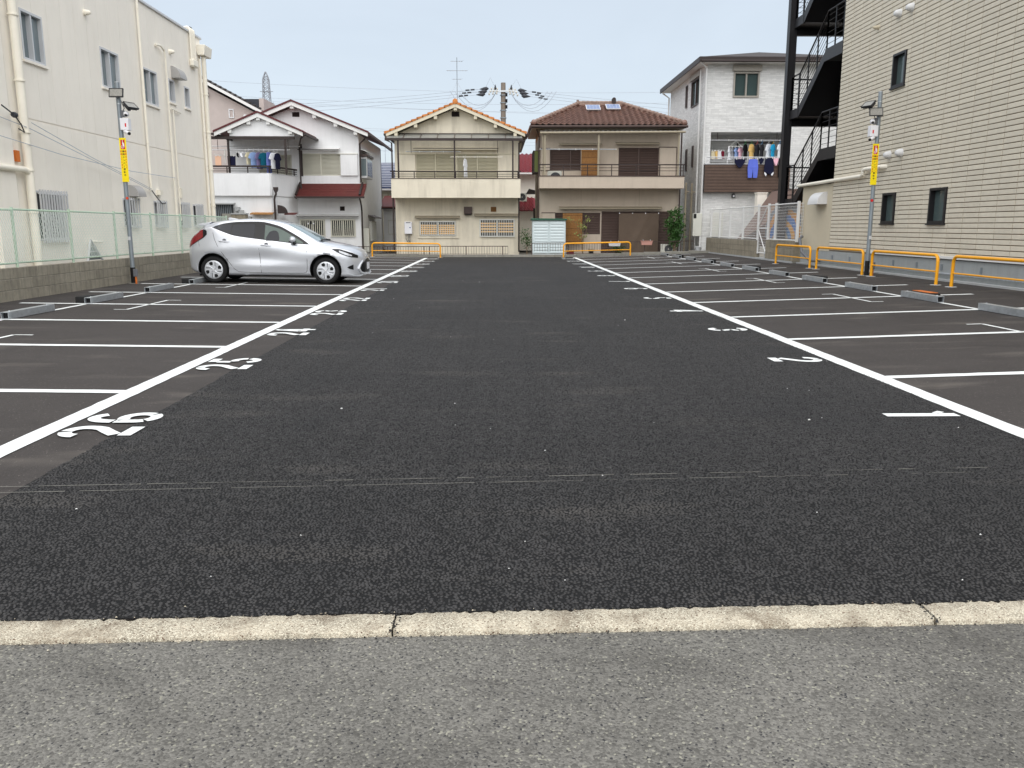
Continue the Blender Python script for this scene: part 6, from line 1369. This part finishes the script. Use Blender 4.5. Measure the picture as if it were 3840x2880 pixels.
for i, (kd, lab, x, zt, w_, h_, c, yw) in enumerate([('tee', 'cream shirt on the white house balcony line', -10.78, 4.58, .45, .52, 'cream', 1.1), ('tee', 'light blue shirt on the white house balcony line', -10.55, 4.58, .60, .66, 'lblue', .9), ('tee', 'mauve shirt on the white house balcony line', -10.33, 4.58, .55, .72, 'mauve', 1.1), ('tee', 'dark teal shirt on the white house balcony line', -10.12, 4.56, .55, .64, 'teal', .7), ('pants', 'periwinkle blue trousers on the white house balcony line', -9.90, 4.58, .42, .95, 'pblue', 1.2), ('tee', 'white shirt on the white house balcony line', -9.68, 4.56, .55, .68, 'white', .9), ('tee', 'navy shirt behind the white one on the white house balcony', -9.53, 4.54, .5, .68, 'navy', 1.2)]): garment(kd, lab, x, 37.75, zt, w_, h_, c, yw, 'w', i)
for i, (kd, lab, x, w_, h_, c) in enumerate([('towel', 'peach towel on the peg rack of the white house balcony', -12.1, .26, .42, 'peach'), ('towel', 'navy cloth on the peg rack of the white house balcony', -11.52, .34, .40, 'navy'), ('sock', 'black socks on the white house balcony line', -11.25, .14, .20, 'black'), ('sock', 'white socks on the white house balcony line', -11.1, .16, .18, 'white'), ('sock', 'grey socks on the white house balcony line', -10.96, .14, .20, 'grey')]): garment(kd, lab, x, 37.7, 4.36 if i < 2 else 4.5, w_, h_, c, .2, None, 20+i)
t = thing('peg_rack', 'white umbrella peg rack on the white house balcony', 'peg rack', (-11.8, 37.72, 4.4)); MB().tube([(-11.8, 37.72, 4.62), (-11.8, 37.72, 4.05)], .02, 6).build('stem', MAT['white_frame'], t)
for k in range(10): a = PI*2*k/10; MB().tube([(-11.8, 37.72, 4.34), (-11.8+.5*math.cos(a), 37.72+.3*math.sin(a), 4.44)], .006, 4).build('rack_arm', MAT['white_frame'], t)
garment('tee', 'single white shirt hung on the cream house balcony', -1.34, 38.4, 4.36, .40, .80, 'white', 1.15, 'w', 40)
drying_pole('steel pole with many shirts in the brown balcony of the white siding house', 9.72, 13.1, Y4+.25, 5.17, 'alu', .018, hang=[(10.05, 5.5), (12.75, 5.5)])
for i, (kd, lab, x, w_, h_, c, hg, zt) in enumerate([('tee', 'white shirt on the square peg hanger in the brown balcony', 10.66, .42, .55, 'white', None, 4.86), ('tee', 'pale grey shirt on the square peg hanger in the brown balcony', 10.80, .40, .50, 'grey', None, 4.86), ('tee', 'blue and white top on the square peg hanger in the brown balcony', 10.96, .42, .48, 'lblue', None, 4.86), ('tee', 'pink top on the square peg hanger in the brown balcony', 11.12, .40, .50, 'pink', None, 4.86), ('tee', 'black shirt on a green hanger in the brown balcony', 11.34, .45, .70, 'black', 'g', 5.06), ('tee', 'yellow shirt on a hanger in the brown balcony', 11.62, .46, .80, 'yellow', 'g', 5.06), ('tee', 'charcoal shirt on a red hanger in the brown balcony', 11.88, .45, .60, 'charcoal', 'r', 5.06), ('tee', 'large charcoal shirt on a blue hanger in the brown balcony', 12.10, .45, .62, 'charcoal', 'b', 5.06), ('tee', 'long white shirt on a white hanger in the brown balcony', 12.40, .5, .72, 'white', 'w', 5.06), ('tee', 'cyan shirt on a yellow hanger in the brown balcony', 12.60, .42, .60, 'cyan', 'y', 5.06), ('tee', 'white shirt nearest the black column in the brown balcony', 12.90, .5, .62, 'white', 'b', 5.06)]): garment(kd, lab, x, Y4+.25, zt, w_, h_, c, .75+.1*math.sin(i*2.1), hg, 60+i)
t = thing('peg_hanger', 'white square peg hanger in the brown balcony of the siding house', 'peg hanger', (10.9, Y4+.25, 4.9)); MB().box(10.63, 11.17, Y4+.1, Y4+.4, 4.88, 4.90).build('frame', MAT['white_frame'], t)
for a in ((10.63, Y4+.25), (11.17, Y4+.25)): MB().tube([(10.9, Y4+.25, 5.14), (a[0], a[1], 4.90)], .007, 4).build('hanger_string', MAT['white_frame'], t)
for i, (x, c) in enumerate(((9.95, 'cream'), (10.1, 'yellow'), (10.25, 'white'), (10.38, 'maroon2'))):
    CL.setdefault('maroon2', (120, 30, 50)); garment('sock' if i % 2 else 'towel', ['cream cloth at the left end of the brown balcony', 'tan socks at the left end of the brown balcony', 'white towel at the left end of the brown balcony', 'maroon socks at the left end of the brown balcony'][i], x, Y4+.5, 4.72, .2, .36, c, .3, None, 80+i)
for i, (kd, lab, x0, x1, zt, zb, c) in enumerate([('brief', 'navy shorts pegged over the brown balcony edge', 10.69, 11.19, 4.30, 3.93, 'navy'), ('pants', 'periwinkle trousers pegged over the brown balcony edge', 11.26, 11.82, 4.30, 3.48, 'peri'), ('brief', 'small navy pants pegged over the brown balcony edge', 11.78, 12.02, 4.34, 4.08, 'navy'), ('shorts', 'long navy shorts with white cuffs over the brown balcony edge', 12.04, 12.49, 4.34, 3.55, 'navy'), ('brief', 'pink pants pegged over the brown balcony edge', 12.44, 12.68, 4.34, 4.01, 'pink'), ('towel', 'black patterned cloth over the brown balcony edge by the column', 12.69, 12.91, 4.34, 3.49, 'black')]):
    g_ = garment(kd, lab, (x0+x1)/2, Y4-.37, zt, x1-x0, zt-zb, c, 0, None, 100+i)
    if kd == 'shorts':
        for s in (-1, 1): MB().prism([(s*.10, -.70), (s*.20, -.60), (s*.21, -.68), (s*.13, -.80)], lambda a, b, d: (a, d, b), -.045, -.036).build('white_cuff', cmat('cloth_white', CL['white']), g_)
    if kd == 'towel' and i == 5:
        for q in range(7): MB().lathe([(0, 0), (.028, 0), (.03, -.004)], ((-.05 if q % 2 else .05), -.036, -.1-.105*q), (0, -1, 0), 7).build('print_patch', cmat('cloth_cream', CL['cream']), g_)
# ------------------------------------------------------------------ silver hatchback
CAR = thing('parked_car', 'silver compact hatchback parked nose-out in a left-hand bay', 'car', (-5.24, 20.36, zg(-5.24)), local=True, rz=math.radians(-.8))
CAR.rotation_euler.y = .012
M('car_paint', (208, 211, 217), .30, var=.015, vs=3, metal=.5, spec=.5, coat=.8)
M('car_black', (16, 16, 18), .35, var=.05); M('car_dark', (12, 12, 13), .7); M('tyre', (26, 26, 27), .85, var=.1, bump=.3, bs=80)
M('hubcap', (206, 209, 214), .35, var=.02, metal=.4); M('tail_red', (128, 8, 14), .12, var=.15, vs=9, spec=.7, coat=.6); M('lamp_clear', (196, 200, 206), .08, var=.25, vs=16, spec=.8, coat=.6)
M('car_glass_dark', (30, 32, 38), .06, spec=.35); M('car_glass', (78, 92, 86), .05, var=.12, vs=3, spec=.45); M('windscreen', (124, 142, 146), .05, var=.06, vs=2, spec=.8)
def curve(pts):                                       # monotone cubic through points
    xs = [p[0] for p in pts]; ys = [p[1] for p in pts]; n = len(xs); d = [(ys[i+1]-ys[i])/(xs[i+1]-xs[i]) for i in range(n-1)]
    m_ = [d[0]]+[0 if d[i-1]*d[i] <= 0 else 2*d[i-1]*d[i]/(d[i-1]+d[i]) for i in range(1, n-1)]+[d[-1]]
    def f(x):
        if x <= xs[0]: return ys[0]
        if x >= xs[-1]: return ys[-1]
        i = max(k for k in range(n-1) if xs[k] <= x); h = xs[i+1]-xs[i]; t = (x-xs[i])/h
        return (2*t**3-3*t*t+1)*ys[i]+(t**3-2*t*t+t)*h*m_[i]+(-2*t**3+3*t*t)*ys[i+1]+(t**3-t*t)*h*m_[i+1]
    return f
zt_ = curve([(-1.93, .80), (-1.89, .93), (-1.80, 1.08), (-1.66, 1.24), (-1.52, 1.345), (-1.39, 1.385), (-1.05, 1.445), (-.48, 1.485), (-.03, 1.465), (.41, 1.375), (.70, 1.235), (.95, 1.095), (1.14, .995), (1.24, .972), (1.52, .925), (1.80, .862), (1.97, .80), (2.07, .72), (2.13, .62)])
zbl = curve([(-1.93, .74), (-1.85, .94), (-1.7, 1.10), (-1.5, 1.23), (-1.28, 1.275), (-1.03, 1.165), (-.79, 1.085), (-.32, 1.02), (.19, .965), (.79, .905), (1.256, .875), (1.52, .835), (1.80, .77), (1.97, .70), (2.07, .62), (2.13, .54)])
zbt = curve([(-1.93, .42), (-1.88, .32), (-1.75, .235), (-1.5, .20), (-.9, .175), (.9, .175), (1.6, .165), (1.95, .15), (2.06, .17), (2.13, .26)])
Wp = curve([(-1.93, .56), (-1.88, .68), (-1.78, .765), (-1.6, .815), (-1.3, .84), (-.8, .8475), (1.2, .8475), (1.5, .84), (1.75, .80), (1.92, .72), (2.03, .60), (2.10, .46), (2.13, .34)])
Wr_ = curve([(-1.93, .50), (-1.8, .58), (-1.55, .585), (-1.0, .60), (-.2, .615), (.4, .635), (.9, .675), (1.256, .715), (1.5, .705), (1.75, .66), (1.92, .58), (2.03, .48), (2.10, .36), (2.13, .27)])
def waist(x, z):                                      # door scoop and fender swell
    q = -.030*math.exp(-((x+.25)/.62)**2)*math.exp(-((z-.60)/.14)**2) + .022*math.exp(-((x+1.3)/.42)**2)*math.exp(-((z-.74)/.16)**2) + .020*math.exp(-((x-1.3)/.42)**2)*math.exp(-((z-.70)/.14)**2) + .014*math.exp(-((x)/.9)**2)*math.exp(-((z-.40)/.05)**2)
    return q
RN = 46
def ring(x):
    W, Wr, zt, zl, zb = Wp(x), Wr_(x), zt_(x), zbl(x), zbt(x); zl = min(zl, zt-.03); dr = min(.05, (zt-zl)*.5)
    c = [(0, zb), (W*.5, zb), (W*.86, zb+.005), (W*.95, zb+.035), (W*.975, zb+.11), (W*.995, zb+.42*(zl-zb)), (W*1.0, zb+.68*(zl-zb)), (W*.978, zl-.07*min(1, (zl-zb)/.5)), (W*.945, zl), (W*.945+(Wr-W*.945)*.38, zl+(zt-dr-zl)*.36), (W*.945+(Wr-W*.945)*.74, zl+(zt-dr-zl)*.72), (Wr, zt-dr), (Wr*.88, zt-dr*.40), (Wr*.5, zt-dr*.08), (0, zt)]
    out = []; n = len(c)                              # Catmull-Rom through the control points
    for k in range(RN):
        u = k/(RN-1)*(n-1); i = min(int(u), n-2); t = u-i; P0, P1, P2, P3 = Vector(c[max(i-1, 0)]), Vector(c[i]), Vector(c[i+1]), Vector(c[min(i+2, n-1)])
        q = .5*((2*P1)+(P2-P0)*t+(2*P0-5*P1+4*P2-P3)*t*t+(3*P1-P0-3*P2+P3)*t**3)
        y = max(0, q.x); out.append((y + (waist(x, q.y) if y > .5*W else 0), q.y))
    out[0] = (0, zb); out[-1] = (0, zt); return out
def yside(x, z):
    r = ring(x); best = .5
    for k in range(9, RN-1):
        if r[k][1] <= z <= r[k+1][1] or r[k+1][1] <= z <= r[k][1]:
            t = (z-r[k][1])/((r[k+1][1]-r[k][1]) or 1e-9); return r[k][0]+(r[k+1][0]-r[k][0])*t
    return r[-1][0]
xs_ = [-1.93+.03*k for k in range(5)] + [-1.80+.0455*k for k in range(84)]; xs_ = [x for x in xs_ if x < 2.0] + [2.0+.013*k for k in range(11)]
vs = []; fs = []; NP = 2*RN-2
for x in xs_:
    r = ring(x); vs += [(x, -y, z) for y, z in r] + [(x, y, z) for y, z in r[-2:0:-1]]
for i in range(len(xs_)-1):
    for k in range(NP): j = (k+1) % NP; fs.append((i*NP+k, i*NP+j, (i+1)*NP+j, (i+1)*NP+k))
fs += [tuple(range(NP)), tuple((len(xs_)-1)*NP+k for k in range(NP))]
mbb = MB(); mbb.add(vs, fs); me = mbb.mesh('body', smooth=True, angle=50); me.materials.append(MAT['car_paint']); me.materials.append(MAT['car_dark'])
body = link(bpy.data.objects.new('body', me), CAR); AX = 1.30; ZA = .305
for ax in (-AX, AX):
    for s in (-1, 1):
        q = MB().lathe([(0, 0), (.362, 0), (.368, .45), (0, .45)], (ax, s*.56, ZA+.015), (0, s, 0), 48); cm = q.mesh('cutter'); cm.materials.append(MAT['car_dark'])
        co = bpy.data.objects.new('cutter', cm); COL.objects.link(co); co.parent = CAR
        md = body.modifiers.new('arch', 'BOOLEAN'); md.operation = 'DIFFERENCE'; md.object = co; md.solver = 'EXACT'; md.material_mode = 'TRANSFER'
bpy.context.view_layer.update(); dg = bpy.context.evaluated_depsgraph_get(); nm = bpy.data.meshes.new_from_object(body.evaluated_get(dg)); body.modifiers.clear(); body.data = nm; nm.name = 'body'
for o in [o for o in bpy.data.objects if o.name.startswith('cutter')]: bpy.data.objects.remove(o)
def side_patch(name, lo, hi, mat, off=.004, nx=26, nz=5, par=None, smooth=True, both=True):
    flo, fhi = curve(lo), curve(hi); x0, x1 = lo[0][0], lo[-1][0]
    for s in ((-1, 1) if both else (-1,)):
        vs = []
        for i in range(nx+1):
            x = x0+(x1-x0)*i/nx; a, b = flo(x), max(fhi(x), flo(x)+.0005)
            for j in range(nz+1): z = a+(b-a)*j/nz; vs.append((x, s*(yside(x, z)+off), z))
        MB().add(vs, [(i*(nz+1)+j, i*(nz+1)+j+1, (i+1)*(nz+1)+j+1, (i+1)*(nz+1)+j) for i in range(nx) for j in range(nz)]).build(name, mat, par or CAR, smooth=True, angle=180)
def lerp_curve(f, a, b, n=8): return [(a+(b-a)*k/n, f(a+(b-a)*k/n)) for k in range(n+1)]
LO = [(-1.29, 1.272), (-1.03, 1.165), (-.79, 1.088), (-.32, 1.025), (.19, .970), (.75, .915), (.93, .908)]; HI = [(-1.29, 1.276), (-1.10, 1.355), (-.70, 1.405), (-.26, 1.415), (.19, 1.33), (.50, 1.18), (.75, 1.035), (.93, .913)]
flo, fhi = curve(LO), curve(HI)
side_patch('window_trim', lerp_curve(flo, -1.29, .93, 24), lerp_curve(fhi, -1.29, .93, 24), MAT['car_black'], .003, 48, 6)
def glass(a, b, mat, name, vis=.055):
    lo = [(x, z+.014) for x, z in lerp_curve(flo, a, b, 10)]; hi = [(x, max(z-vis, flo(x)+.016)) for x, z in lerp_curve(fhi, a, b, 10)]
    side_patch(name, lo, hi, mat, .006, 20, 5)
glass(-1.20, -.87, MAT['car_glass_dark'], 'quarter_window', .04); glass(-.845, -.335, MAT['car_glass_dark'], 'rear_window', .06); glass(-.10, .79, MAT['car_glass'], 'front_window', .06)
side_patch('headrest', [(-.06, .985), (.06, .985), (.16, .985), (.24, .985)], [(-.06, 1.06), (.02, 1.19), (.12, 1.215), (.20, 1.18), (.24, 1.05)], MAT['car_glass_dark'], .0075, 10, 3)
# windscreen and hatch glass
def top_patch(name, x0, x1, t0, mat, off, nx=22, inset=None):
    vs = []; n = 12
    for i in range(nx+1):
        x = x0+(x1-x0)*i/nx; r = ring(x); W = [q for q in r[t0:]]; L_ = len(W); half = [(y, z) for y, z in W]; row = [(-y, z) for y, z in half]+[(y, z) for y, z in half[-2::-1]]
        vs += [(x+off*.4, y*.97, z+off) for y, z in row]; m_ = len(row)
    MB().add(vs, [(i*m_+k, i*m_+k+1, (i+1)*m_+k+1, (i+1)*m_+k) for i in range(nx) for k in range(m_-1)]).build(name, mat, CAR, smooth=True, angle=180)
kroof = int(RN*11.4/14)
top_patch('windscreen', .42, 1.13, kroof, MAT['windscreen'], .004); top_patch('rear_glass', -1.80, -1.56, kroof, MAT['car_glass_dark'], .006, 12)
top_patch('cowl', 1.115, 1.22, kroof, MAT['car_black'], .005, 4)
for s in (-1, 1): MB().tube([(1.15, s*.45, 1.005), (1.12, s*.2-.05, 1.018), (1.10, s*.02-.2, 1.022)], [.018, .010, .006], 6).build('wiper', MAT['car_black'], CAR)
# lamps
side_patch('headlight', [(1.46, .805), (1.60, .725), (1.74, .665), (1.86, .630), (2.02, .605)], [(1.46, .815), (1.60, .812), (1.74, .778), (1.86, .738), (2.02, .665)], MAT['car_black'], .006, 16, 4)
side_patch('headlight_lens', [(1.62, .742), (1.72, .695), (1.82, .662), (1.90, .648)], [(1.62, .778), (1.72, .745), (1.82, .708), (1.90, .672)], MAT['lamp_clear'], .009, 12, 4)
side_patch('tail_lamp', [(-1.875, .80), (-1.74, .885), (-1.62, .955), (-1.48, 1.04), (-1.41, 1.11)], [(-1.875, .90), (-1.74, 1.075), (-1.62, 1.20), (-1.50, 1.265), (-1.41, 1.18)], MAT['car_black'], .006, 16, 5)
side_patch('tail_lens', [(-1.87, .81), (-1.74, .897), (-1.62, .97), (-1.50, 1.05)], [(-1.87, .89), (-1.74, 1.06), (-1.62, 1.18), (-1.50, 1.22)], MAT['tail_red'], .009, 14, 5)
# front grille, garnish, plate
Wf = curve([(.0, 2.14), (.27, 2.13), (.36, 2.125), (.46, 2.10), (.60, 2.03), (.72, 1.92), (.80, 1.75), (.84, 1.5)])
def front_patch(name, pts_lo, pts_hi, mat, off, nx=24, nz=6, par=None):
    a, b = curve(pts_lo), curve(pts_hi); y0, y1 = pts_lo[0][0], pts_lo[-1][0]; vs = []
    for i in range(nx+1):
        y = y0+(y1-y0)*i/nx
        for j in range(nz+1):
            z = a(y)+(b(y)-a(y))*j/nz; xx = Wf(abs(y))-.06*max(0, (z-.5)/.2)**2 - .03*max(0, (.36-z)/.15)**2; vs.append((xx+off, y, z))
    MB().add(vs, [(i*(nz+1)+j, i*(nz+1)+j+1, (i+1)*(nz+1)+j+1, (i+1)*(nz+1)+j) for i in range(nx) for j in range(nz)]).build(name, mat, par or CAR, smooth=True, angle=180)
front_patch('grille', [(-.60, .30), (-.45, .26), (0, .255), (.45, .26), (.60, .30)], [(-.60, .34), (-.45, .50), (0, .585), (.45, .50), (.60, .34)], MAT['car_black'], .012)
for s in (-1, 1):
    MB().tube([(Wf(.48)+.015, s*.48, .54), (Wf(.58)+.02, s*.58, .44), (Wf(.62)+.02, s*.62, .36), (Wf(.56)+.02, s*.56, .27), (Wf(.40)+.02, s*.40, .235), (Wf(.1)+.02, s*.1, .225)], [.012, .022, .032, .028, .022, .02], 8).build('bumper_garnish', MAT['hubcap'], CAR, smooth=True)
    side_patch('fog_recess', [(1.80, .385), (1.86, .35), (1.93, .335)], [(1.80, .395), (1.86, .425), (1.93, .455)], MAT['car_black'], .006, 8, 3, both=True) if s < 0 else None
MB().box(2.150, 2.158, -.165, .165, .33, .49).build('number_plate', MAT['white_gloss'], CAR)
MB().lathe([(0, .006), (.05, .004), (.055, 0)], (2.115, 0, .655), (1, 0, .35), 16).build('badge', MAT['hubcap'], CAR)
MB().box(-1.945, -1.93, -.165, .165, .62, .78).build('number_plate', MAT['white_gloss'], CAR)
# mirrors, handles, spoiler, fin, seams
for s in (-1, 1):
    y = s*(yside(.60, .93)+.02); o = MB().lathe([(0, -.11), (.055, -.10), (.075, -.03), (.07, .05), (.04, .10), (0, .11)], (.575, y+s*.10, 1.015), (.25, s*.9, .05), 14).build('door_mirror', MAT['car_paint'], CAR, smooth=True)
    MB().box(.50, .64, *sorted((y+s*.02, y+s*.16)), .945, .985).build('mirror_base', MAT['car_black'], o, bevel=.012); MB().bar((.60, y-s*.03, .90), (.585, y+s*.06, .965), .05, .05).build('mirror_stalk', MAT['car_black'], o)
    for x, z in ((-1.02, .955), (-.06, .875)):
        yy = s*(yside(x, z)+.022); h_ = MB().tube([(x-.115, yy-s*.012, z), (x-.09, yy, z+.003), (x+.09, yy, z), (x+.115, yy-s*.012, z-.004)], [.010, .016, .016, .010], 8).build('door_handle', MAT['car_paint'], CAR, smooth=True)
        MB().lathe([(0, .003), (.045, .002), (.047, 0)], (x+.01, s*(yside(x, z+.018)+.002), z+.016), (0, s, 0), 16).build('handle_recess', MAT['pvc_grey'], h_)
    def seam(pts, name='door_seam', r=.0045): MB().tube([(x, s*(yside(x, z)-.001), z) for x, z in pts], r, 5).build(name, MAT['car_dark'], CAR)
    seam([(-.232+.012*k, 1.02-.78*k/10+.0) for k in range(0, 11)] if False else [(-.235, 1.02), (-.225, .8), (-.21, .6), (-.195, .4), (-.19, .25)])
    seam([(.865, .905), (.878, .75), (.882, .55), (.88, .40), (.87, .30), (.84, .26), (.78, .25), (.3, .245), (-.19, .248), (-.6, .255), (-.72, .27), (-.80, .32), (-.88, .42), (-.98, .56), (-1.08, .70), (-1.17, .85), (-1.235, 1.0), (-1.265, 1.13), (-1.27, 1.26)])
    seam([(1.47, .665), (1.52, .70), (1.57, .735)], 'fender_seam', .003); seam([(-1.62, .99), (-1.60, .85), (-1.54, .66)], 'bumper_seam', .003)
    side_patch('sill_skirt', [(-.90, .172), (0, .172), (.90, .172)], [(-.90, .20), (0, .20), (.90, .20)], MAT['car_dark'], .004, 16, 2) if s < 0 else None
MB().prism([(-1.36, 1.398), (-1.66, 1.345), (-1.70, 1.325), (-1.62, 1.30), (-1.5, 1.31)], lambda a, b, d: (a, d, b), -.56, .56).build('roof_spoiler', MAT['car_paint'], CAR, bevel=.008)
MB().prism([(-1.15, 1.425), (-.88, 1.45), (-.90, 1.462), (-1.02, 1.485), (-1.13, 1.50), (-1.16, 1.49)], lambda a, b, d: (a, d, b), -.022, .022).build('antenna_fin', MAT['car_paint'], CAR, bevel=.008)
MB().box(-1.7, 1.9, -.62, .62, .15, .20).build('underbody', MAT['car_dark'], CAR); MB().tube([(-1.6, .5, .17), (-.4, .5, .17)], .05, 8).build('exhaust', MAT['car_dark'], CAR)
# wheels
def wheel(ax, s):
    c = Vector((ax, s*.815, ZA)); o = (0, s, 0)
    w_ = MB().lathe([(.20, -.19), (.27, -.19), (.300, -.175), (.308, -.15), (.308, -.05), (.300, -.022), (.275, -.004), (.235, 0), (.215, -.012)], c, o, 40).build('wheel', MAT['tyre'], CAR, smooth=True, angle=50)
    MB().lathe([(.0, .004), (.03, .006), (.035, -.004), (.10, -.006), (.17, -.004), (.205, -.006), (.216, -.016), (.214, -.04)], c, o, 40).build('hubcap', MAT['hubcap'], w_, smooth=True, angle=60)
    MB().lathe([(0, .012), (.022, .010), (.026, .004)], c, o, 16).build('hub_badge', MAT['alu'], w_, smooth=True)
    for k in range(4):
        a = math.radians(112+90*k)
        def pt(r, da, e): q = a+math.radians(da); return (c.x+r*math.cos(q), c.y+s*e, c.z+r*math.sin(q))
        P1 = [(.105, -13), (.165, -17), (.188, -8), (.186, 10), (.15, 16), (.115, 10)]; n = len(P1)
        MB().add([pt(r, d_, -.0015) for r, d_ in P1], [tuple(range(n))]).build('hubcap_opening', MAT['car_dark'], w_)
        P2 = [(.085, -52), (.175, -38), (.192, -32), (.170, -33), (.09, -44)]
        MB().add([pt(r, d_, -.0008) for r, d_ in P2], [tuple(range(5))]).build('hubcap_slot', MAT['car_dark'], w_)
        vs = [(.04, -88, .002), (.19, -60, -.0), (.19, -54, 0.), (.05, -60, .002)]
        MB().tube([pt(.035, -70, .002), pt(.11, -62, .001), (pt(.19, -50, -.003))], [.012, .011, .008], 6).build('spoke_ridge', MAT['hubcap'], w_, smooth=True)
for ax in (-AX, AX):
    for s in (-1, 1): wheel(ax, s)
